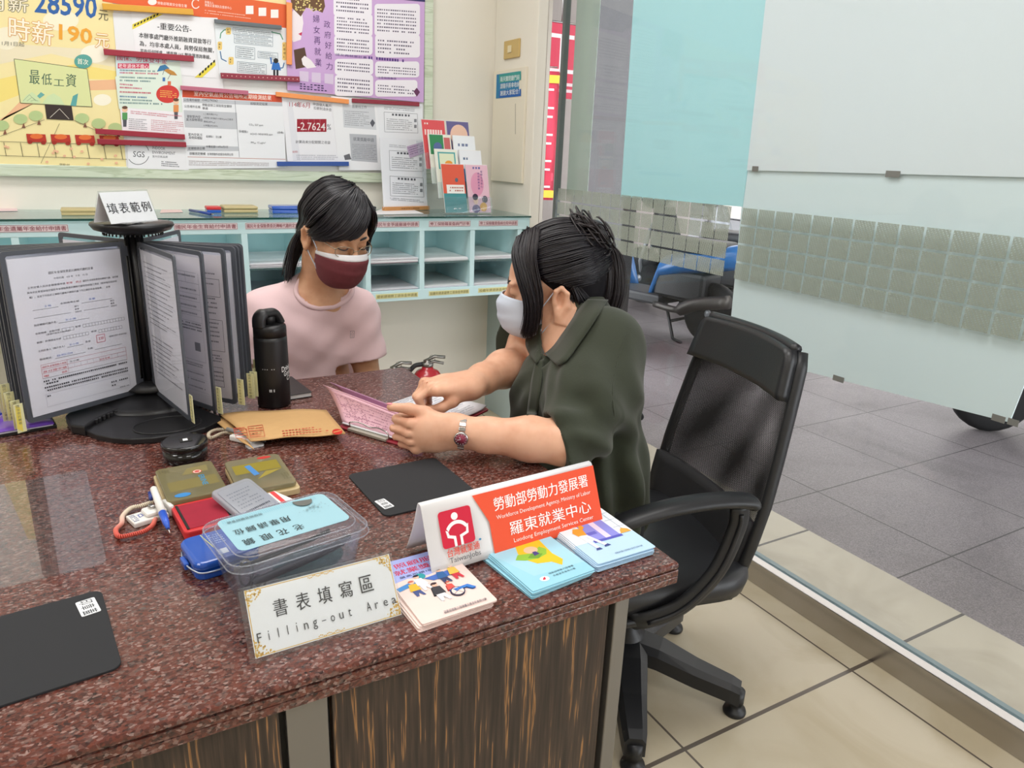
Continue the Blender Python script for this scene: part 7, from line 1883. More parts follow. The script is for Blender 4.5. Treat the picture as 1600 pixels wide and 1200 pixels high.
def mesh_np(name, V, F, m, parent, label=None):
    org = np.array(WORG[parent.name])
    me = bpy.data.meshes.new(name)
    me.vertices.add(len(V)); me.vertices.foreach_set('co', (V - org).astype(np.float32).ravel())
    me.loops.add(F.size); me.loops.foreach_set('vertex_index', F.astype(np.int32).ravel())
    me.polygons.add(len(F)); me.polygons.foreach_set('loop_start', np.arange(0, F.size, 4, dtype=np.int32))
    try: me.polygons.foreach_set('loop_total', np.full(len(F), 4, np.int32))
    except Exception: pass
    me.polygons.foreach_set('use_smooth', np.ones(len(F), bool))
    me.materials.append(m); me.update(calc_edges=True); me.validate()
    o = bpy.data.objects.new(name, me); COL.objects.link(o); o.parent = parent; WORG[o.name] = tuple(org)
    if label: o['label'] = label
    return o
def skin_mat(name, hexa, hex2):
    m, nt, b = new_mat(name)
    tc = N(nt, 'ShaderNodeTexCoord'); n = N(nt, 'ShaderNodeTexNoise'); n.inputs['Scale'].default_value = 26; n.inputs['Detail'].default_value = 4
    nt.links.new(tc.outputs['Object'], n.inputs['Vector'])
    nt.links.new(ramp(nt, n.outputs['Fac'], [(0.35, hex2), (0.62, hexa)]), b.inputs['Base Color'])
    b.inputs['Roughness'].default_value = 0.48; b.inputs['Subsurface Weight'].default_value = 0.12
    b.inputs['Subsurface Radius'].default_value = (0.01, 0.004, 0.002); b.inputs['Subsurface Scale'].default_value = 0.6
    return m
def hair_mat():
    m, nt, b = new_mat('black_hair')
    b.inputs['Base Color'].default_value = lin('#17131a'); b.inputs['Roughness'].default_value = 0.36; b.inputs['Specular IOR Level'].default_value = 0.55
    return m
m_hair = hair_mat(); m_cap = plain('hair_underlayer', '#120f14', 0.75, spec=0.2); m_hair2 = plain('brown_black_hair', '#211a1d', 0.42); m_hgrey = plain('grey_hair_strand', '#7a767a', 0.4)
class Head:
    def __init__(self, o, fwd, roll=0.0, s=1.0):
        f = np.array(fwd, float); f /= np.linalg.norm(f)
        r = np.cross(f, (0, 0, 1.0)); r /= np.linalg.norm(r); u = np.cross(r, f)
        c, sn = math.cos(math.radians(roll)), math.sin(math.radians(roll))
        r, u = r * c + u * sn, u * c - r * sn
        self.o = np.array(o, float); self.R = np.stack([r, f, u]); self.s = s       # rows: right, forward, up
    def __call__(self, x, y, z): return self.o + self.s * (self.R[0] * x + self.R[1] * y + self.R[2] * z)
    def M(self):
        m = Matrix.Identity(4)
        for i in range(3):
            for j in range(3): m[i][j] = self.R[j][i] * self.s
            m[i][3] = self.o[i]
        return m
    def e(self, F, c, r, k=0.02, op='u'): F.ell(self(*c), np.array(r) * self.s, self.R, k, op)
def head_field(F, H):
    H.e(F, (0, -0.018, 0.052), (0.073, 0.094, 0.082), 0.01)
    H.e(F, (0, 0.028, 0.03), (0.066, 0.066, 0.075), 0.02)
    H.e(F, (0, 0.030, -0.045), (0.056, 0.058, 0.060), 0.03)
    H.e(F, (0, 0.062, -0.083), (0.028, 0.026, 0.022), 0.03)
    F.limb([H(0, 0.092, 0.02), H(0, 0.103, -0.002), H(0, 0.112, -0.022)], np.array([0.007, 0.009, 0.0125]) * H.s, 0.012)
    for s in (-1, 1):
        H.e(F, (s * 0.011, 0.1, -0.025), (0.008, 0.01, 0.007), 0.008)
        H.e(F, (s * 0.037, 0.066, -0.018), (0.024, 0.022, 0.02), 0.02)
        H.e(F, (s * 0.031, 0.099, 0.016), (0.017, 0.012, 0.011), 0.012, 's')
        H.e(F, (s * 0.031, 0.081, 0.014), (0.0145, 0.0135, 0.0115), 0.005)
        H.e(F, (s * 0.030, 0.083, 0.033), (0.022, 0.011, 0.006), 0.012)
        H.e(F, (s * 0.077, -0.012, -0.010), (0.0065, 0.0185, 0.032), 0.003)
        H.e(F, (s * 0.0855, -0.009, -0.005), (0.0105, 0.0115, 0.0215), 0.0015, 's')
        F.limb([H(s * 0.080, 0.003, -0.012), H(s * 0.083, -0.004, 0.014), H(s * 0.084, -0.017, 0.020), H(s * 0.084, -0.028, 0.006), H(s * 0.083, -0.023, -0.020), H(s * 0.080, -0.008, -0.037)], np.array([0.0034, 0.0046, 0.005, 0.005, 0.0044, 0.006]) * H.s, 0.003)
        F.limb([H(s * 0.078, -0.002, -0.012), H(s * 0.0785, 0.0, -0.006)], 0.0036 * H.s, 0.004)
    H.e(F, (0, 0.092, -0.052), (0.022, 0.008, 0.009), 0.012)
def finger(F, pts, r0, r1, k=0.006):
    n = len(pts); F.limb(pts, [r0 + (r1 - r0) * i / (n - 1) for i in range(n)], k)
def strands(q, guides, n, jit, rad, m, seed=1, tip=0.35, segs=5, M=None, spread=1.0):
    """n thin locks interpolated between neighbouring guide lines"""
    r = random.Random(seed); g = [np.array(catmull(x, segs)) for x in guides]
    for _ in range(n):
        t = r.random() * (len(g) - 1) if len(g) > 1 else 0.0; i = min(int(t), len(g) - 2) if len(g) > 1 else 0; f = t - i
        a = g[i] * (1 - f) + g[min(i + 1, len(g) - 1)] * f
        j = np.array([r.gauss(0, jit) for _ in range(3)]); j2 = np.array([r.gauss(0, jit) for _ in range(3)])
        w = np.linspace(0, 1, len(a))[:, None]; a = a + j * (1 - w) * 0.7 + (j * 0.5 + j2 * 1.3 * spread) * w
        cutn = len(a) - (r.randint(0, 3) if r.random() < 0.5 else 0); a = a[:max(4, cutn)]
        R = rad * r.uniform(0.7, 1.3)
        q.tube([M @ Vector(p) for p in a] if M else a, [R * (1 - (1 - tip) * (s / (len(a) - 1)) ** 2) for s in range(len(a))], m, 4)
def mask_mesh(q, H, m, m2, pleats=3, band=0.0, dz=0.0, low=-.113):
    nv, nu = 22, 25; G = []
    for i in range(nv):
        v = i / (nv - 1)
        yc = np.interp(v, [0, .12, .3, .6, .85, 1], [.112, .122, .129, .124, .108, .080]); zc = np.interp(v, [0, .12, .3, .6, .85, 1], [.004, -.008, -.03, -.068, -.098 * low / -.113, low])
        zs_ = np.interp(v, [0, 1], [-.020, -.078]); ys_ = np.interp(v, [0, .5, 1], [.030, .032, .034]); xs_ = np.interp(v, [0, .5, 1], [.0705, .0695, .060])
        row = []
        for j in range(nu):
            u = -1 + 2 * j / (nu - 1); a = abs(u)
            x = xs_ * math.sin(a * math.pi / 2) * (1 if u > 0 else -1)
            c = math.cos(a * math.pi / 2); y = ys_ + (yc - ys_) * c ** 0.85; z = zs_ + (zc - zs_) * c ** 0.75
            p = 0.0016 * math.sin(min(1, max(0, (v - .12) / .8)) * math.pi * 2 * pleats) * c
            d = 0.0 if v > 0.08 else 0.0
            row.append(H(x, y + p * 1.2, z + p + dz))
        G.append(row)
    k = 3 if band else 0
    if band: q.grid(G[:k + 1], m2, True, 0.0018)
    q.grid(G[k:], m, True, 0.0018)
    return G
rip = lambda *ws: (lambda X, Y, Z: sum(a * np.sin(kx * X + ky * Y + kz * Z + p) for a, kx, ky, kz, p in ws))

# ------------------------------------------------------------------ the woman in green
m_skin = skin_mat('light_skin', '#e2b193', '#d59e80')
m_olive = plain('olive_green_cotton', '#292f1f', 0.85, noise=0.1, nscale=220, bump=0.12, sheen=0.15)
m_trs = plain('black_trousers', '#17181b', 0.85)
H = Head(GD(864, 455, 1.60), (-0.84, 0.49, -0.15), 0)
pt = thing('person', 'woman in an olive green shirt and white mask pointing at the white forms', 'person', (0.93, 1.2, 0.0))
shL, shR = GD(946, 542, 1.50), GD(832, 528, 1.70)
nb = GD(905, 505, 1.60); ches = np.array((0.89, 1.235, 0.80)); pel = np.array((0.905, 1.205, 0.54))
elL = np.array((0.712, 1.028, 0.792)); wrL = GZ(708, 674, 0.806)
elR = np.array((0.835, 1.40, 0.84)); wrR = GZ(730, 603, 0.842)
F = Field((0.40, 0.88, 0.0), (1.12, 1.58, 1.24), 0.0028)
head_field(F, H)
F.limb([H(0, -0.022, -0.03), H(0, -0.03, -0.075), nb], [0.050, 0.049, 0.056], 0.03)
bodyF = np.array((-0.975, 0.22, 0.0))
F.limb([nb + (0, 0, -0.03), ches + (0, 0, 0.03), (ches + pel) / 2 + (0, 0, -0.03), pel], [0.075, 0.088, 0.082, 0.095], 0.05, flat=((0.22, 0.975, 0), 1.45))
F.limb([nb + (0, 0, -0.04), shL], [0.05, 0.046], 0.04); F.limb([nb + (0, 0, -0.04), shR], [0.05, 0.046], 0.04)
F.limb([shL, (shL + elL) / 2, elL], [0.046, 0.043, 0.038], 0.03); F.limb([shR, (shR + elR) / 2, elR], [0.046, 0.043, 0.037], 0.03)
dL = (wrL - elL); dR = (wrR - elR)
F.limb([elL, elL + dL * .3 + (0, 0, .002), elL + dL * .7, wrL], [0.039, 0.040, 0.0315, 0.0265], 0.02)
F.limb([elR, elR + dR * .35, elR + dR * .75, wrR], [0.039, 0.041, 0.032, 0.0265], 0.02)
# left hand: thumb up, back of the hand to the front, closed on the sheet
hL = np.array((-0.86, 0.50, -0.03)); hL /= np.linalg.norm(hL); nL = np.array((-0.50, -0.86, 0.05)); uL = np.array((0.0, 0.05, 1.0))
def pL(f, u, n): return wrL + hL * f + uL * u + nL * n
F.limb([wrL, pL(0.035, 0.000, 0.0), pL(0.072, 0.004, 0.003)], [0.026, 0.026, 0.02], 0.02, flat=(nL, 0.62))
F.limb([wrL, pL(0.035, -0.010, 0.0), pL(0.068, -0.020, 0.001)], [0.024, 0.024, 0.019], 0.02, flat=(nL, 0.62))
for (u, f, b, r) in ((0.015, 0.078, 0.0, 0.0088), (-0.0025, 0.082, 0.002, 0.0088), (-0.0195, 0.078, 0.001, 0.0084), (-0.0345, 0.069, -0.002, 0.0076)):
    mcp = pL(f, u, 0.004 + b); pip = pL(f + 0.030, u + 0.004, -0.012 + b); dip = pL(f + 0.020, u + 0.004, -0.036); tip = pL(f - 0.002, u + 0.003, -0.042)
    finger(F, [pL(f - 0.03, u * 0.8, 0.0), mcp, pip, dip, tip], r, r * 0.82, 0.004)
    F.ell(mcp + nL * 0.0015, (0.0098, 0.0098, 0.0098), None, 0.006)
th = [pL(0.022, 0.010, -0.012), pL(0.052, 0.031, -0.014), pL(0.082, 0.040, -0.010), pL(0.116, 0.044, -0.006)]
F.limb(th, [0.0155, 0.012, 0.0105, 0.0078], 0.012)
for (u, f) in ((0.0062, 0.080), (-0.011, 0.080), (-0.027, 0.074)): F.limb([pL(f - 0.004, u, 0.0155), pL(f + 0.034, u + 0.003, -0.004), pL(f + 0.030, u + 0.003, -0.03)], 0.0021, 0.003, op='s')
# right hand: palm down, index finger set on the page, the rest curled
tipR = GZ(669, 641, 0.772); knR = GZ(690, 606, 0.846)
hR = knR - wrR; lR = float(np.linalg.norm(hR)); hR = hR / lR; upR = np.array((0, 0, 1.0)) - hR * hR[2]; upR /= np.linalg.norm(upR); sR = np.cross(hR, upR)   # sR: to the little finger
if sR[1] < 0: sR = -sR
def pR(f, s, u): return wrR + hR * f + sR * s + upR * u
MC = 0.082
for s in (-0.012, 0.004, 0.018): F.limb([wrR, pR(0.04, s, 0.002), pR(MC - 0.006, s * 1.5, 0.002)], [0.0255, 0.0215, 0.0155], 0.022, flat=(upR, 0.72))
mcp = pR(MC, -0.022, 0.002); mid = (mcp * 0.42 + tipR * 0.58) + upR * 0.012 + hR * 0.014
finger(F, [pR(0.04, -0.014, 0.0), mcp, mcp * 0.62 + tipR * 0.38 + upR * 0.012 + hR * 0.012, mcp * 0.3 + tipR * 0.7 + upR * 0.006 + hR * 0.006, tipR + (0, 0, 0.007)], 0.0105, 0.0074, 0.008)
for (s, r, e, dz) in ((-0.001, 0.0092, 0.028, -0.004), (0.0165, 0.0088, 0.024, -0.006), (0.032, 0.008, 0.018, -0.010)):
    a_ = pR(MC, s, 0.002); b_ = pR(MC + e, s, -0.014 + dz); c_ = pR(MC + e - 0.012, s - 0.002, -0.038 + dz); d_ = pR(MC + e - 0.034, s - 0.003, -0.040 + dz)
    finger(F, [pR(0.04, s * 0.8, 0.0), a_, b_, c_, d_], r, r * 0.82, 0.004); F.ell(a_ + upR * 0.001, (0.0105,) * 3, None, 0.008)
F.limb([pR(0.022, -0.015, -0.010), pR(0.046, -0.026, -0.022), pR(0.066, -0.022, -0.034), pR(0.082, -0.006, -0.042)], [0.015, 0.012, 0.0105, 0.008], 0.012)
for s in (-0.012, 0.008, 0.0245): F.limb([pR(MC - 0.002, s, 0.0135), pR(MC + 0.03, s, -0.008), pR(MC + 0.026, s, -0.036)], 0.0021, 0.003, op='s')
F.limb([nb + bodyF * 0.02 + (0, 0, -0.03), nb + bodyF * 0.035 + (0, 0, -0.09)], [0.055, 0.06], 0.03)
# hips and legs on the chair
for s in (-1, 1):
    lat = np.array((0.22, 0.975, 0.0)) * s
    hip = pel + lat * 0.085 + (0, 0, -0.005); kn = hip + bodyF * 0.36 + (0, 0, -0.03) + lat * 0.01; an = kn + np.array((0.02, 0, -0.38)) + bodyF * 0.02
    F.limb([hip, kn], [0.085, 0.056], 0.05); F.limb([kn, kn * .6 + an * .4, an], [0.055, 0.052, 0.036], 0.02); F.limb([an + (0, 0, -0.03), an + bodyF * 0.15 + (0, 0, -0.06)], [0.034, 0.025], 0.02, flat=((0, 0, 1), 0.8))
F.d = np.maximum(F.d, (0.012 - F.ax[2])[None, None, :])
V, Q = F.skin(); mesh_np('body', V, Q, m_skin, pt); FB = F
# nails
q = MB(); m_nail = plain('pink_nail', '#e08a92', 0.25, coat=0.3)
d_ = th[3] - th[2]; d_ /= np.linalg.norm(d_); b_ = basis(th[3] + d_ * 0.001 - nL * 0 + uL * 0.0062, d_, np.cross(uL, d_)); q.ell((0, 0, 0), (0.0068, 0.0052, 0.0018), m_nail, 14, 8, M=b_); part(q, 'thumb_nail', pt)
# trousers and shoes
F = Field((0.40, 0.95, 0.0), (1.16, 1.50, 0.68), 0.005)
for s in (-1, 1):
    lat = np.array((0.22, 0.975, 0.0)) * s
    hip = pel + lat * 0.085 + (0, 0, -0.005); kn = hip + bodyF * 0.36 + (0, 0, -0.03) + lat * 0.01; an = kn + np.array((0.02, 0, -0.36)) + bodyF * 0.02
    F.limb([pel + (0, 0, 0.05), pel], [0.10, 0.105], 0.03, flat=((0.22, 0.975, 0), 1.45)); F.limb([hip, kn], [0.093, 0.066], 0.04); F.limb([kn, an], [0.066, 0.056], 0.02)
V, Q = F.skin(); mesh_np('trousers', V, Q, m_trs, pt)
for s in (-1, 1):
    lat = np.array((0.22, 0.975, 0.0)) * s; an = pel + lat * 0.095 + bodyF * 0.38 + np.array((0.02, 0, -0.415))
    F = Field(an - (0.3, 0.14, 0.14), an + (0.14, 0.14, 0.06), 0.005); F.limb([an + (0, 0, -0.045), an + bodyF * 0.16 + (0, 0, -0.062)], [0.042, 0.034], 0.02, flat=((0, 0, 1), 0.9)); F.cut((0, 0, 0.004), (0, 0, -1)); V, Q = F.skin(); mesh_np('shoe', V, Q, m_trs, pt)
# loose shirt with folded elbow sleeves
F = Field((0.66, 0.88, 0.42), (1.18, 1.62, 1.08), 0.0036)
latv = np.array((0.22, 0.975, 0.0)); fl = (latv, 1.5)
F.limb([nb + (0.02, 0, -0.055), ches + (0.0, -0.005, 0.03), (ches + pel) / 2 + (0.005, -0.01, 0.0), pel + (0.005, -0.005, 0.02)], [0.072, 0.106, 0.110, 0.115], 0.05, flat=fl)
F.limb([nb + (0.012, 0.0, -0.018), shL + (0, 0, 0.006)], [0.058, 0.064], 0.05); F.limb([nb + (0.012, 0.0, -0.018), shR + (0, 0, 0.006)], [0.058, 0.062], 0.05)
F.limb([nb + bodyF * 0.03 + (0, 0, -0.09), ches + bodyF * 0.045 + (0, 0.01, 0.0), (ches + pel) / 2 + bodyF * 0.05, pel + bodyF * 0.06 + (0, 0, 0.04)], [0.075, 0.085, 0.095, 0.10], 0.05, flat=(latv, 1.25))
eL = elL + (shL - elL) * 0.02; eR = elR + (shR - elR) * 0.10
F.limb([shL, (shL + eL) / 2 + (0.012, 0.0, -0.012), eL + (0.012, 0.004, -0.008)], [0.068, 0.074, 0.064], 0.06)
F.limb([shR, (shR + eR) / 2, eR + (0, 0, -0.004)], [0.066, 0.066, 0.060], 0.05)
F.limb([nb + (-0.01, 0, -0.005), nb + (0.0, 0.0, 0.03)], [0.058, 0.056], 0.03)
def drape(X, Y, Z):
    th_ = np.arctan2(Y - 1.22, X - 0.87)
    return (0.0095 * np.sin(12 * th_ + 3.0 * np.sin(6 * Z + 2 * th_)) * (0.45 + 0.55 * np.sin(3 * th_ + 9 * Z)) * np.clip((0.95 - Z) * 5, 0, 1)
            + 0.0055 * np.sin(60 * X + 34 * Z + 3 * np.sin(16 * Z)) * np.clip((1.13 - Y) * 9, 0, 1) + 0.004 * np.sin(70 * (Z + 0.5 * X) + 4 * np.sin(25 * Y)) * np.clip((0.80 - X) * 12, 0, 1))
F.ripple(drape)
# open the cuffs, neck and hem so that arms and neck come out of cloth
def cuff(F, end, d, r, dep=0.05):
    d = d / np.linalg.norm(d); F.limb([end - d * dep, end + d * 0.12], [r * 0.9, r * 1.15], 0.006, op='s')
dl = (eL - shL) * 0.55 + dL * 0.45; F.cut  # cuff planes
def trim(F, p, n, reach):
    n = n / np.linalg.norm(n)
    def fn(X, Y, Z):
        a = (X - p[0]) * n[0] + (Y - p[1]) * n[1] + (Z - p[2]) * n[2]
        rr_ = np.sqrt(np.maximum((X - p[0]) ** 2 + (Y - p[1]) ** 2 + (Z - p[2]) ** 2 - a * a, 0))
        return np.maximum(np.maximum(-a, a - 0.09), rr_ - reach)
    F.put(fn, p - 0.2, p + 0.2, 0.0, 's')
cL = eL + (0.004, 0.004, -0.008); cL = cL + dL * 0.10; trim(F, cL, dL * 0.75 + (eL - shL) * 0.35, 0.11); F.limb([cL + (shL - cL) * 0.03, cL + dL * 0.5], [0.046, 0.056], 0.004, op='s')
cR = eR + (shR - eR) * 0.02; trim(F, cR, dR * 0.8 + (eR - shR) * 0.3, 0.11); F.limb([cR + (shR - cR) * 0.25, cR + dR * 0.5], [0.044, 0.052], 0.004, op='s')
F.cut(pel + (0, 0, -0.055), (0, 0, -1))
F.limb([nb + (-0.02, 0.005, -0.02), H(0, -0.03, -0.06)], [0.052, 0.075], 0.006, op='s')
vcut = [GD(872, 497, 1.555), GD(862, 528, 1.52), GD(852, 556, 1.50), GD(848, 572, 1.50)]
F.limb(vcut, [0.045, 0.036, 0.020, 0.004], 0.006, op='s'); F.limb([p + ray(862, 530) / FPX * 0.05 for p in vcut], [0.04, 0.03, 0.016, 0.003], 0.004, op='s')
V, Q = F.skin(); mesh_np('shirt', V, Q, m_olive, pt)
def hit(px, py, lift, d0=1.3, d1=2.0):
    """where the line of sight meets cloth or skin, lifted towards the viewer"""
    for d in np.arange(d0, d1, 0.0015):
        p = GD(px, py, d)
        for f in (F, FB):
            i_ = np.round((p - f.lo) / f.h).astype(int)
            if (i_ >= 0).all() and (i_ < f.n).all() and f.d[tuple(i_)] < 0: return p - ray(px, py) / FPX * lift
    return GD(px, py, 1.55)
def cloth_leaf(q, top, bot, lift=0.006, nrow=5):
    A_ = catmull([(x, y, l) for x, y, l in top], 5); B_ = catmull([(x, y, l) for x, y, l in bot], 5); G_ = []
    for r_ in range(nrow):
        t_ = r_ / (nrow - 1); G_.append([hit(*(a * (1 - t_) + b * t_)) for a, b in zip(A_, B_)])
    G_ = np.array(G_)
    for _ in range(4): G_[:, 1:-1] = (G_[:, :-2] + 2 * G_[:, 1:-1] + G_[:, 2:]) / 4; G_[1:-1] = (G_[:-2] + 2 * G_[1:-1] + G_[2:]) / 4
    q.grid(G_, m_olive, True, 0.003)
q = MB(); cloth_leaf(q, [(918, 468, .012), (905, 484, .014), (893, 503, .014), (880, 522, .014), (866, 542, .012), (852, 554, .010)], [(950, 470, .008), (939, 487, .009), (922, 513, .010), (904, 539, .011), (887, 563, .011), (873, 572, .010)]); part(q, 'collar_leaf', pt)
q = MB(); cloth_leaf(q, [(846, 506, .012), (843, 520, .012), (845, 536, .012), (851, 552, .010)], [(826, 516, .008), (820, 534, .010), (826, 552, .010), (838, 568, .010)]); part(q, 'collar_leaf', pt)
q = MB(); cloth_leaf(q, [(850, 560, .008), (846, 590, .006), (842, 622, .006), (840, 638, .006), (839, 648, .006)], [(836, 566, .008), (830, 592, .006), (826, 622, .006), (824, 638, .006), (823, 648, .006)]); part(q, 'shirt_placket', pt)
q = MB(); sm = [hit(x, y, 0.0004) for x, y, _ in catmull([(984, 512, 0), (972, 540, 0), (962, 575, 0), (957, 612, 0), (960, 650, 0)], 6)]; q.tube(sm, 0.0014, m_olive, 6); part(q, 'armhole_seam', pt)
del F, FB
# mask
q = MB(); m_mask = plain('white_mask_fabric', '#ccd5e4', 0.75, bump=0.1, nscale=500); mask_mesh(q, H, m_mask, m_mask, 3, 0, 0.006, -.100); part(q, 'face_mask', pt)
q = MB()
for s in (-1, 1):
    q.tube(catmull([H(s * 0.068, 0.03, -0.022), H(s * 0.074, 0.012, -0.002), H(s * 0.0765, -0.006, 0.018)], 6), 0.0013, m_mask, 6); q.tube(catmull([H(s * 0.061, 0.035, -0.078), H(s * 0.07, 0.012, -0.055), H(s * 0.0745, -0.012, -0.036)], 6), 0.0013, m_mask, 6)
part(q, 'ear_loop', pt)
q = MB()
for s in (-1, 1): q.tube(catmull([H(s * 0.016, 0.096, 0.032), H(s * 0.03, 0.0925, 0.0375), H(s * 0.047, 0.079, 0.033)], 5), 0.0022, m_hair2, 6, flat=(H.R[2], 1.5))
part(q, 'eyebrows', pt)
# hair: a swept-back cap, side fringe, knot and loose tail
F = Field(H.o - 0.2, H.o + 0.22, 0.0033)
H.e(F, (0, -0.026, 0.062), (0.084, 0.104, 0.086), 0.01); H.e(F, (0, -0.060, 0.0), (0.066, 0.058, 0.055), 0.03); H.e(F, (0, -0.08, 0.095), (0.045, 0.04, 0.03), 0.02)
H.e(F, (0.0, 0.095, 0.012), (0.060, 0.062, 0.080), 0.008, 's'); H.e(F, (-0.088, 0.018, -0.026), (0.03, 0.038, 0.043), 0.006, 's'); H.e(F, (0.088, 0.018, -0.026), (0.03, 0.038, 0.043), 0.006, 's'); H.e(F, (0, 0.05, -0.075), (0.1, 0.08, 0.06), 0.01, 's')
V, Q = F.skin(); hb = mesh_np('hair', V, Q, m_cap, pt)
q = MB(); MH = H.M()
CAPC, CAPR = np.array((0, -0.026, 0.062)), np.array((0.0845, 0.1045, 0.0865))
def over(p, k=1.03, c=CAPC, r=CAPR):
    d = np.asarray(p, float) - c; return c + d / max(1e-6, math.sqrt(((d / r) ** 2).sum())) * k
def wrap(a, b, via=None, k=1.03, n=6):
    a, b = np.array(a, float), np.array(b, float); out = []
    for i in range(n):
        t = i / (n - 1); p = a * (1 - t) + b * t
        if via is not None: p = p + np.array(via) * math.sin(math.pi * t)
        out.append(over(p, k + 0.02 * math.sin(math.pi * t)))
    return out
for s in (-1, 1):      # swept back from brow and temple to the knot
    g = [wrap((s * x0, y0, z0), (s * ex, -0.105, ez), (s * vx, 0, vz)) for x0, y0, z0, ex, ez, vx, vz in ((0.004, 0.068, 0.112, 0.0, 0.115, 0.0, 0.05), (0.016, 0.06, 0.112, 0.006, 0.11, 0.01, 0.05), (0.032, 0.05, 0.105, 0.012, 0.105, 0.03, 0.04), (0.05, 0.04, 0.095, 0.016, 0.095, 0.05, 0.03), (0.062, 0.03, 0.075, 0.018, 0.085, 0.06, 0.01), (0.072, 0.022, 0.05, 0.018, 0.075, 0.06, 0.0), (0.078, 0.014, 0.038, 0.016, 0.06, 0.06, -0.01), (0.077, -0.012, 0.034, 0.014, 0.05, 0.05, -0.01), (0.07, -0.038, 0.014, 0.01, 0.04, 0.05, -0.01), (0.05, -0.055, -0.04, 0.008, 0.03, 0.03, -0.01))]
    strands(q, g, 560, 0.0016, 0.0014, m_hair, 3 + s, 0.6, M=MH)
    strands(q, [[(s * 0.074, -0.04, 0.022), (s * 0.075, -0.048, -0.01), (s * 0.066, -0.055, -0.045), (s * 0.04, -0.075, -0.06)], [(s * 0.07, -0.05, 0.02), (s * 0.066, -0.07, -0.01), (s * 0.05, -0.085, -0.04), (s * 0.02, -0.10, -0.04)]], 150, 0.003, 0.0014, m_hair, 8 + s, 0.5, M=MH)
part(q, 'swept_strands', hb)
q = MB()
g = [[(-0.010, 0.066, 0.122), (-0.040, 0.078, 0.098), (-0.066, 0.073, 0.05), (-0.076, 0.064, 0.005), (-0.074, 0.066, -0.035), (-0.064, 0.078, -0.075)],
     [(-0.016, 0.055, 0.130), (-0.052, 0.066, 0.098), (-0.079, 0.058, 0.048), (-0.085, 0.050, 0.0), (-0.082, 0.052, -0.038), (-0.074, 0.064, -0.082)],
     [(-0.03, 0.035, 0.141), (-0.068, 0.05, 0.094), (-0.087, 0.043, 0.042), (-0.089, 0.037, 0.0), (-0.086, 0.040, -0.034), (-0.082, 0.050, -0.072)],
     [(-0.04, 0.018, 0.143), (-0.08, 0.032, 0.088), (-0.091, 0.03, 0.042), (-0.090, 0.029, 0.014), (-0.087, 0.033, -0.016), (-0.085, 0.040, -0.05)]]
strands(q, g[:3], 420, 0.0028, 0.0013, m_hair, 11, 0.2, M=MH); strands(q, g[2:], 110, 0.003, 0.0011, m_hair2, 12, 0.15, M=MH); strands(q, [[(x * -1, y, z) for x, y, z in l] for l in g[1:3]], 160, 0.003, 0.0013, m_hair, 13, 0.2, M=MH)
strands(q, [[(-0.076, -0.03, 0.0), (-0.078, -0.03, -0.04), (-0.07, -0.024, -0.10)], [(-0.07, -0.04, 0.0), (-0.068, -0.045, -0.05), (-0.06, -0.03, -0.11)]], 14, 0.002, 0.0008, m_hair, 15, 0.3, M=MH)
part(q, 'side_fringe', hb)
q = MB(); r_ = random.Random(21)
for k in range(120):     # knot: loose loops round the back of the crown
    ph = r_.uniform(0, 6.28); R1 = r_.uniform(0.02, 0.044); c0 = np.array((r_.gauss(0, 0.012), -0.092 + r_.gauss(0, 0.01), 0.118 + r_.gauss(0, 0.01))); tl = r_.uniform(-0.5, 0.5)
    pts_ = [c0 + np.array((R1 * 1.2 * math.cos(a_), R1 * math.sin(a_) * math.cos(tl) * 0.9, R1 * math.sin(a_) * 0.8 + 0.012 * math.sin(a_ * 2 + ph))) for a_ in np.linspace(ph, ph + r_.uniform(2.5, 5), 18)]
    q.tube([MH @ Vector(p) for p in pts_], [0.0012] + [0.0021] * 16 + [0.0008], m_hair2, 5)
F = Field(H.o - 0.16, H.o + 0.22, 0.0036); H.e(F, (0, -0.096, 0.116), (0.040, 0.032, 0.030), 0.01); V, Q = F.skin()
q.add(V, [tuple(f) for f in Q], m_hair2, True)
part(q, 'hair_knot', hb)
q = MB()
g = [[(0.0, -0.112, 0.108), (-0.012, -0.136, 0.07), (-0.016, -0.132, 0.0), (-0.012, -0.112, -0.06), (-0.006, -0.095, -0.105)],
     [(0.012, -0.108, 0.105), (0.005, -0.15, 0.06), (0.0, -0.155, -0.01), (0.0, -0.135, -0.065), (-0.004, -0.11, -0.115)],
     [(-0.02, -0.098, 0.10), (-0.03, -0.115, 0.05), (-0.032, -0.108, 0.0), (-0.026, -0.095, -0.045), (-0.02, -0.085, -0.08)]]
strands(q, g, 230, 0.004, 0.0012, m_hair2, 31, 0.2, M=MH); part(q, 'loose_tail', hb)
# wrist watch
wv = dL / np.linalg.norm(dL); wc = wrL - wv * 0.018
x_, y_, z_ = [np.array(v) for v in frame_z(wv)]
wR = 0.0305
q = MB(); nlk = 22
for k in range(nlk):
    a_ = 2 * math.pi * k / nlk; rd = x_ * math.cos(a_) + y_ * math.sin(a_)
    B_ = basis(wc + rd * wR, np.cross(rd, wv) * -1, wv); q.box((-0.0036, -0.0062, -0.001), (0.0036, 0.0062, 0.0018), m_steel, 0.0008, M=B_)
wt = part(q, 'wristwatch', pt, 'steel bracelet watch')
fd = (CP - wc); fd = fd - wv * fd.dot(wv); fd /= np.linalg.norm(fd); fd = fd * 0.94 + np.array((0, 0, -0.34)); fd -= wv * fd.dot(wv); fd /= np.linalg.norm(fd)
B_ = basis(wc + fd * (wR + 0.001), np.cross(fd, wv) * -1, wv)
q = MB(B_); q.lathe([(0.0, -0.001), (0.0125, -0.001), (0.0135, 0.002), (0.0128, 0.0045), (0.0112, 0.005)], m_steel, 32); q.tube([(0, 0.0, 0.001), (0, 0.0, 0.001)], 0.001, m_steel, 4); part(q, 'watch_case', wt)
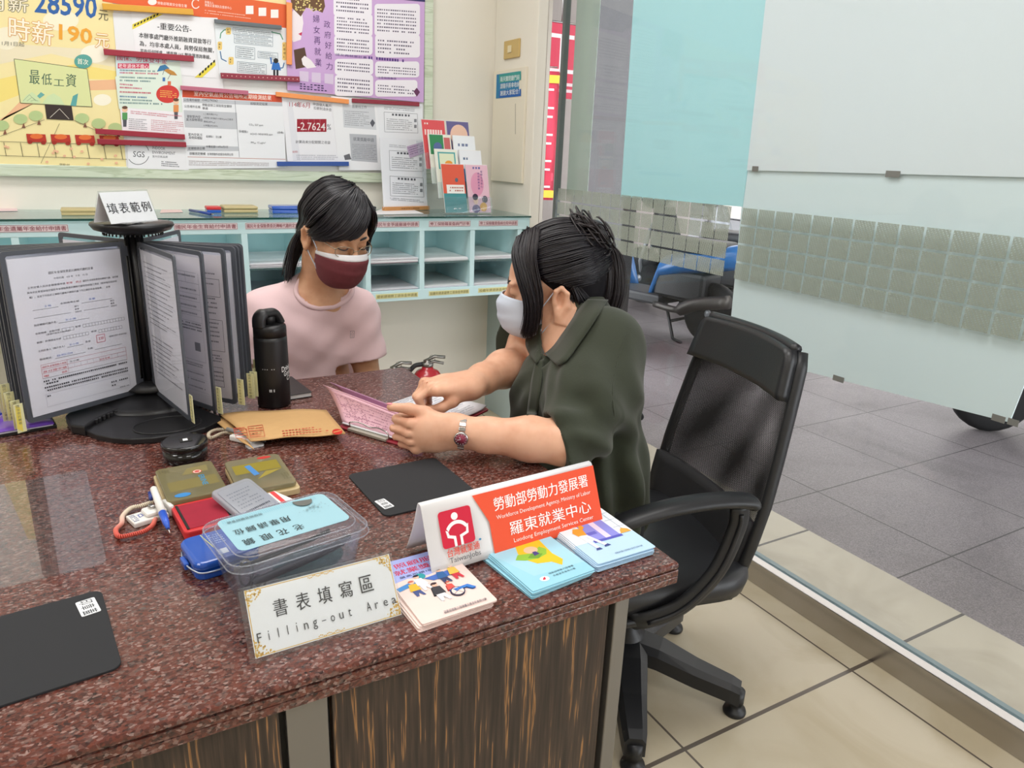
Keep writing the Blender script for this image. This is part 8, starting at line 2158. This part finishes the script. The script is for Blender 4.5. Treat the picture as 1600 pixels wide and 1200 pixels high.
q = MB(B_); q.lathe([(0.0108, 0.0051), (0.0, 0.0052)], plain('wine_red_dial', '#8e2f46', 0.5), 28)
for k in range(12):
    a_ = k * math.pi / 6; q.box((0.0092 * math.cos(a_) - 0.0005, 0.0092 * math.sin(a_) - 0.0005, 0.0052), (0.0092 * math.cos(a_) + 0.0005, 0.0092 * math.sin(a_) + 0.0005, 0.0056), m_lab)
q.tube([(0, 0, 0.0056), (0.004, 0.003, 0.0056)], 0.0004, m_lab, 4); q.tube([(0, 0, 0.0056), (-0.002, 0.007, 0.0056)], 0.0004, m_lab, 4); part(q, 'watch_dial', wt, 'wine red dial')

# ------------------------------------------------------------------ the woman in pink
m_skin2 = skin_mat('warm_skin', '#d7a581', '#c8936f')
m_tee = plain('pale_pink_jersey', '#e3c4c6', 0.85, noise=0.03, nscale=300, sheen=0.1)
H = Head(GD(523, 369, 1.82), (0.25, -0.90, -0.34), 2.0, 0.915)
pt = thing('person', 'woman in a pale pink t-shirt, glasses and dark red mask looking down at the forms', 'person', (0.48, 1.97, 0.0))
shR, shL = GD(416, 489, 1.93), GD(556, 490, 1.99)
nb = GD(497, 450, 1.93); ches = np.array((0.475, 1.945, 0.78)); pel = np.array((0.46, 2.0, 0.55)); bodyF = np.array((0.2, -0.98, 0.0)); latv = np.array((0.98, 0.2, 0.0))
elL = np.array((0.625, 1.885, 0.665)); wrL = np.array((0.575, 1.72, 0.605)); elR = np.array((0.285, 1.93, 0.665)); wrR = np.array((0.38, 1.74, 0.605))
F = Field((0.18, 1.42, 0.0), (0.76, 2.2, 1.28), 0.0033)
head_field(F, H)
F.limb([H(0, -0.02, -0.03), H(0, -0.03, -0.08), nb + (0, 0, -0.01)], [0.049, 0.048, 0.054], 0.03)
for s in (-1, 1): F.limb([H(s * 0.05, -0.02, -0.05), nb + bodyF * 0.055 + latv * s * 0.012 + (0, 0, -0.03)], [0.012, 0.009], 0.02)
F.limb([nb + (0, 0, -0.05), ches + (0, 0, 0.04), (ches + pel) / 2, pel], [0.07, 0.084, 0.08, 0.092], 0.05, flat=(latv, 1.4))
for (s_, e_, w_) in ((shL, elL, wrL), (shR, elR, wrR)):
    F.limb([nb + (0, 0, -0.045), s_], [0.040, 0.040], 0.04); F.limb([s_, (s_ + e_) / 2, e_], [0.042, 0.039, 0.034], 0.03); F.limb([e_, e_ * .65 + w_ * .35, w_], [0.034, 0.035, 0.023], 0.02)
    d = (w_ - e_) / np.linalg.norm(w_ - e_); sd = np.cross(d, (0, 0, 1.0)); sd /= np.linalg.norm(sd); up = np.cross(sd, d)
    for o_ in (-0.016, 0.0, 0.016): F.limb([w_, w_ + d * 0.07 + sd * o_ * 1.3], [0.021, 0.015], 0.02, flat=(up, 0.65))
    for i, o_ in enumerate((-0.028, -0.0095, 0.009, 0.027)):
        f0 = w_ + d * 0.075 + sd * o_; L_ = (0.058, 0.07, 0.066, 0.052)[i]; finger(F, [f0 - d * 0.02, f0 + d * L_ * 0.5 - up * 0.003, f0 + d * L_ * 0.8 - up * 0.014, f0 + d * L_ * 0.95 - up * 0.026], 0.0088, 0.0072)
    ti = 1 if (w_ is wrR) else -1
    F.limb([w_ + d * 0.02 + sd * 0.016 * ti, w_ + d * 0.05 + sd * 0.036 * ti - up * 0.006, w_ + d * 0.078 + sd * 0.044 * ti - up * 0.014], [0.014, 0.011, 0.008], 0.012)
for s in (-1, 1):
    hip = pel + latv * s * 0.08; kn = hip + bodyF * 0.38 + (0, 0, -0.01); an = kn + np.array((0, 0.02, -0.42))
    F.limb([hip, kn], [0.08, 0.054], 0.05); F.limb([kn, kn * .6 + an * .4, an], [0.053, 0.05, 0.035], 0.02); F.limb([an + (0, 0, -0.03), an + bodyF * 0.14 + (0, 0, -0.06)], [0.034, 0.025], 0.02, flat=((0, 0, 1), 0.8))
F.d = np.maximum(F.d, (0.012 - F.ax[2])[None, None, :])
V, Q = F.skin(); mesh_np('body', V, Q, m_skin2, pt); del F
F = Field((0.18, 1.42, 0.0), (0.76, 2.2, 0.70), 0.005)
F.limb([pel + (0, 0, 0.06), pel], [0.093, 0.10], 0.03, flat=(latv, 1.45))
for s in (-1, 1):
    hip = pel + latv * s * 0.08; kn = hip + bodyF * 0.38 + (0, 0, -0.01); an = kn + np.array((0, 0.02, -0.40)); F.limb([hip, kn], [0.09, 0.064], 0.04); F.limb([kn, an], [0.064, 0.055], 0.02)
V, Q = F.skin(); mesh_np('trousers', V, Q, plain('navy_trousers', '#2a2e3a', 0.85), pt)
for s in (-1, 1):
    an = pel + latv * s * 0.08 + bodyF * 0.38 + np.array((0, 0.02, -0.45)); F = Field(an - (0.14, 0.3, 0.12), an + (0.14, 0.12, 0.06), 0.005); F.limb([an + (0, 0, -0.04), an + bodyF * 0.15 + (0, 0, -0.058)], [0.042, 0.034], 0.02, flat=((0, 0, 1), 0.9)); F.cut((0, 0, 0.004), (0, 0, -1)); V, Q = F.skin(); mesh_np('shoe', V, Q, m_trs, pt)
F = Field((0.2, 1.78, 0.52), (0.76, 2.2, 1.0), 0.0034)
F.limb([nb + (0, 0.01, -0.06), ches + (0, 0, 0.04), (ches + pel) / 2 + (0, -0.01, 0.0), pel + (0, 0, 0.03)], [0.079, 0.100, 0.103, 0.108], 0.05, flat=(latv, 1.42))
F.limb([nb + (0, 0.008, -0.022), shL + (0, 0, 0.004)], [0.054, 0.054], 0.05); F.limb([nb + (0, 0.008, -0.022), shR + (0, 0, 0.004)], [0.054, 0.054], 0.05)
hL_ = shL + (elL - shL) * 0.62; hR_ = shR + (elR - shR) * 0.62
F.limb([shL, hL_], [0.057, 0.062], 0.04); F.limb([shR, hR_], [0.057, 0.062], 0.04)
F.ripple(lambda X, Y, Z: 0.0034 * np.sin(40 * X + 25 * Z + 4 * np.sin(14 * Z)) * np.clip((0.9 - Z) * 6, 0, 1) + 0.0009 * np.sin(80 * (Z - 0.7 * np.abs(X - 0.48)) + 3) + 0.001 * np.sin(60 * X - 70 * Z))
trim(F, hL_, elL - shL, 0.1); F.limb([hL_ + (shL - hL_) * 0.3, hL_ + (elL - shL) * 0.4], [0.044, 0.056], 0.004, op='s'); trim(F, hR_, elR - shR, 0.1); F.limb([hR_ + (shR - hR_) * 0.3, hR_ + (elR - shR) * 0.4], [0.044, 0.056], 0.004, op='s')
F.cut(pel + (0, 0, -0.02), (0, 0, -1))
nkc = nb + bodyF * 0.022 + (0, 0, -0.03); nkn = bodyF * 0.5 + np.array((0, 0, 1.0)); nkn /= np.linalg.norm(nkn); nkf = np.cross(nkn, latv); nkf = nkf if nkf.dot(bodyF) > 0 else -nkf
def samp(p): i = np.clip(np.round((p - F.lo) / F.h).astype(int), 0, F.n - 1); return float(F.d[tuple(i)])
nring = []
for k in range(40):
    a_ = 2 * math.pi * k / 40; p = nkc + latv * 0.077 * math.cos(a_) + nkf * 0.054 * math.sin(a_) + nkn * 0.12
    while samp(p) > 0.0005 and (p - nkc).dot(nkn) > -0.09: p = p - nkn * 0.001
    nring.append(p)
nring = [(nring[k - 1] + 2 * nring[k] + nring[(k + 1) % 40]) / 4 for k in range(40)]
def neckcut(X, Y, Z):
    x, y, z = X - nkc[0], Y - nkc[1], Z - nkc[2]
    u = (x * latv[0] + y * latv[1] + z * latv[2]) / 0.069; v = (x * nkf[0] + y * nkf[1] + z * nkf[2]) / 0.041
    return (np.sqrt(u * u + v * v) - 1.0) * 0.074
F.put(neckcut, nkc - 0.14, nkc + 0.14, 0.0, 's')
V, Q = F.skin(); mesh_np('t_shirt', V, Q, m_tee, pt); del F
q = MB(); q.tube(nring, 0.0062, m_tee, 10, closed=True); part(q, 'neckband', pt)
q = MB(); c0 = GD(549, 522, 1.868); u_ = GD(552.5, 521.6, 1.872) - GD(545.5, 522, 1.864); v_ = np.array((0, 0.02, 1.0)); pr = Print(q, c0, u_, v_, 0.0045, 0.0001); pr.metric = True
pr.frame([(-0.0055, -0.009), (0.0055, -0.009), (0.0055, 0.009), (-0.0055, 0.009)], 0.0009, '#6a6468'); pr.text('凸', (-0.003, -0.003), (0.003, -0.003), 0.009, '#6a6468'); pr.line((-0.0035, -0.006), (0.0035, -0.006), 0.0009, '#6a6468'); part(q, 'chest_emblem', pt, 'small grey emblem')
# mask, glasses, lashes, brows
m_wine = plain('dark_red_mask_fabric', '#6e3036', 0.85, noise=0.12, nscale=140, bump=0.15)
q = MB(); mask_mesh(q, H, m_wine, plain('white_mask_band', '#e6e4e6', 0.7), 3, 1, -0.006); part(q, 'face_mask', pt)
q = MB()
for s in (-1, 1):
    q.tube(catmull([H(s * 0.0695, 0.031, -0.02), H(s * 0.075, 0.012, 0.0), H(s * 0.077, -0.006, 0.018)], 6), 0.0014, m_mask, 6); q.tube(catmull([H(s * 0.061, 0.036, -0.078), H(s * 0.07, 0.012, -0.055), H(s * 0.0745, -0.012, -0.036)], 6), 0.0014, m_mask, 6)
    if s < 0 or True: q.tube(catmull([H(s * 0.0695, 0.032, -0.022), H(s * 0.070, 0.034, -0.05), H(s * 0.062, 0.038, -0.08), H(s * 0.034, 0.066, -0.105)], 6), 0.0014, m_mask, 6)
part(q, 'ear_loop', pt)
q = MB()
for s in (-1, 1):
    q.tube(catmull([H(s * 0.017, 0.0935, 0.010), H(s * 0.025, 0.0965, 0.0065), H(s * 0.036, 0.0945, 0.006), H(s * 0.046, 0.087, 0.0085)], 5), 0.0013, m_hair, 6)
part(q, 'eyelashes', pt)
q = MB()
for s in (-1, 1): q.tube(catmull([H(s * 0.014, 0.0945, 0.033), H(s * 0.03, 0.0935, 0.0385), H(s * 0.048, 0.079, 0.0335)], 5), [0.0014] + [0.0021] * 8 + [0.001] * 2, m_hair2, 6, flat=(H.R[2], 1.5))
part(q, 'eyebrows', pt)
m_gf = plain('spectacle_metal', '#b3a48e', 0.25, metal=0.9); m_lens = clear_mat('spectacle_lens', (0.98, 0.98, 0.97), ior=1.4)
q = MB()
for s in (-1, 1):
    cen = np.array((s * 0.0325, 0.108, 0.004))
    rim = []
    for k in range(30):
        a_ = 2 * math.pi * k / 30; x = 0.0245 * math.copysign(abs(math.cos(a_)) ** 0.75, math.cos(a_)); z = 0.0155 * math.copysign(abs(math.sin(a_)) ** 0.8, math.sin(a_))
        rim.append(H(cen[0] + x, cen[1] - 0.32 * max(0, (cen[0] + x) * s - 0.02) - 0.0, cen[2] + z))
    q.tube(rim, 0.00095, m_gf, 6, closed=True)
    q.tube(catmull([H(s * 0.057, 0.096, 0.010), H(s * 0.066, 0.075, 0.012), H(s * 0.0745, 0.02, 0.014), H(s * 0.078, -0.015, 0.012)], 5), 0.0012, m_gf, 6)
q.tube(catmull([H(-0.009, 0.109, 0.008), H(0, 0.112, 0.010), H(0.009, 0.109, 0.008)], 4), 0.001, m_gf, 6)
sp_ = part(q, 'spectacles', pt, 'thin metal spectacles')
for s in (-1, 1):
    q = MB(); cen = np.array((s * 0.0325, 0.108, 0.004)); ring_ = []
    for k in range(24):
        a_ = 2 * math.pi * k / 24; x = 0.0237 * math.copysign(abs(math.cos(a_)) ** 0.75, math.cos(a_)); z = 0.0147 * math.copysign(abs(math.sin(a_)) ** 0.8, math.sin(a_)); ring_.append(H(cen[0] + x, cen[1] - 0.32 * max(0, (cen[0] + x) * s - 0.02), cen[2] + z))
    q.add(ring_ + [sum(ring_) / 24], [(i, (i + 1) % 24, 24) for i in range(24)], m_lens, True); part(q, 'lens', sp_)
q = MB(); q.ell(tuple(H(0.079, -0.006, -0.042)), (0.0022,) * 3, m_gf, 10, 8); part(q, 'earring', pt)
# hair: crown, sloping fringe, one side behind the ear, length tied at the back
F = Field(H.o - 0.2, H.o + 0.22, 0.0033)
H.e(F, (0, -0.026, 0.060), (0.083, 0.104, 0.088), 0.01); H.e(F, (0, -0.058, -0.01), (0.07, 0.06, 0.07), 0.03)
H.e(F, (0.004, 0.10, -0.006), (0.062, 0.066, 0.074), 0.008, 's'); H.e(F, (0.092, 0.012, -0.034), (0.036, 0.05, 0.044), 0.008, 's'); H.e(F, (-0.092, 0.03, -0.05), (0.03, 0.06, 0.06), 0.008, 's'); H.e(F, (0, 0.05, -0.085), (0.1, 0.08, 0.07), 0.01, 's')
V, Q = F.skin(); hb = mesh_np('hair', V, Q, m_cap, pt)
q = MB(); MH = H.M()
g = [[(-0.018, 0.02, 0.152), (0.03, 0.045, 0.138), (0.064, 0.050, 0.094), (0.080, 0.034, 0.052), (0.083, 0.014, 0.026), (0.082, -0.004, 0.012)],
     [(-0.020, 0.025, 0.151), (0.016, 0.062, 0.134), (0.052, 0.074, 0.092), (0.072, 0.060, 0.052), (0.080, 0.036, 0.026), (0.082, 0.014, 0.012)],
     [(-0.022, 0.030, 0.150), (0.0, 0.075, 0.128), (0.035, 0.096, 0.085), (0.062, 0.082, 0.042), (0.076, 0.054, 0.020), (0.081, 0.026, 0.010)],
     [(-0.024, 0.040, 0.146), (-0.006, 0.085, 0.120), (0.022, 0.104, 0.084), (0.042, 0.101, 0.056), (0.058, 0.089, 0.040), (0.068, 0.074, 0.030)],
     [(-0.028, 0.046, 0.143), (-0.018, 0.088, 0.116), (0.002, 0.106, 0.088), (0.016, 0.108, 0.064), (0.030, 0.105, 0.050), (0.042, 0.098, 0.042)],
     [(-0.030, 0.048, 0.142), (-0.028, 0.088, 0.114), (-0.018, 0.105, 0.092), (-0.008, 0.109, 0.070), (0.004, 0.109, 0.056), (0.016, 0.107, 0.048)]]
strands(q, g, 1150, 0.0026, 0.00135, m_hair, 41, 0.35, M=MH)
g2 = [[(0.03, 0.056, 0.136), (0.05, 0.082, 0.10), (0.068, 0.075, 0.06), (0.079, 0.05, 0.02), (0.082, 0.045, -0.03), (0.078, 0.05, -0.075)], [(0.034, 0.03, 0.142), (0.066, 0.05, 0.10), (0.083, 0.04, 0.05), (0.087, 0.03, 0.0), (0.086, 0.03, -0.04), (0.083, 0.034, -0.08)], [(0.03, 0.0, 0.146), (0.072, 0.01, 0.10), (0.088, 0.005, 0.05), (0.09, 0.0, 0.0), (0.086, 0.0, -0.05), (0.078, 0.0, -0.09)]]
g2 = [[(-x, y, z) for x, y, z in l] for l in g2]; g2[0][0:3] = [(-0.036, 0.046, 0.14), (-0.062, 0.07, 0.10), (-0.078, 0.062, 0.058)]
strands(q, g2, 300, 0.0025, 0.0013, m_hair, 42, 0.25, M=MH)
g3 = [[(0.02, 0.03, 0.146), (-0.035, 0.045, 0.125), (-0.072, 0.03, 0.075), (-0.083, 0.0, 0.035), (-0.078, -0.04, 0.0), (-0.06, -0.08, -0.03)], [(0.016, 0.0, 0.149), (-0.045, 0.005, 0.128), (-0.082, -0.01, 0.07), (-0.084, -0.03, 0.02), (-0.072, -0.06, -0.015), (-0.05, -0.095, -0.04)], [(0.01, -0.03, 0.148), (-0.04, -0.045, 0.13), (-0.075, -0.06, 0.07), (-0.074, -0.075, 0.02), (-0.06, -0.09, -0.02), (-0.035, -0.11, -0.05)], [(0.0, -0.06, 0.14), (0.0, -0.11, 0.11), (0.0, -0.132, 0.06), (0.0, -0.135, 0.01), (0.0, -0.13, -0.03), (0.0, -0.12, -0.06)]]
g3 = [[(-x, y, z) for x, y, z in l] for l in g3]
g3 = [[tuple(over(p, 1.035)) if i < 4 else p for i, p in enumerate(l)] for l in g3]
g3 = [[(-0.03, 0.0, 0.15), (-0.05, -0.03, 0.135), (-0.06, -0.06, 0.11), (-0.05, -0.1, 0.07), (-0.03, -0.12, 0.02), (-0.02, -0.12, -0.04)]] + g3[::-1]
strands(q, g3, 1100, 0.0025, 0.00135, m_hair, 43, 0.4, M=MH)
strands(q, [g[0], g[2]], 9, 0.003, 0.0006, m_hgrey, 47, 0.3, M=MH); strands(q, g3[-2:], 12, 0.003, 0.0006, m_hgrey, 48, 0.3, M=MH)
part(q, 'hair_strands', hb)
q = MB()
g4 = [[(-0.05, -0.085, -0.01), (-0.068, -0.085, -0.06), (-0.082, -0.07, -0.11), (-0.092, -0.05, -0.155)], [(-0.03, -0.11, -0.02), (-0.05, -0.115, -0.07), (-0.066, -0.10, -0.12), (-0.078, -0.075, -0.165)], [(0.0, -0.115, -0.03), (-0.01, -0.125, -0.09), (-0.03, -0.12, -0.15), (-0.05, -0.10, -0.2)]]
g4 = [[(-x, y, z) for x, y, z in l] for l in g4]
strands(q, g4, 330, 0.0035, 0.0014, m_hair, 44, 0.25, M=MH)
part(q, 'tied_length', hb)
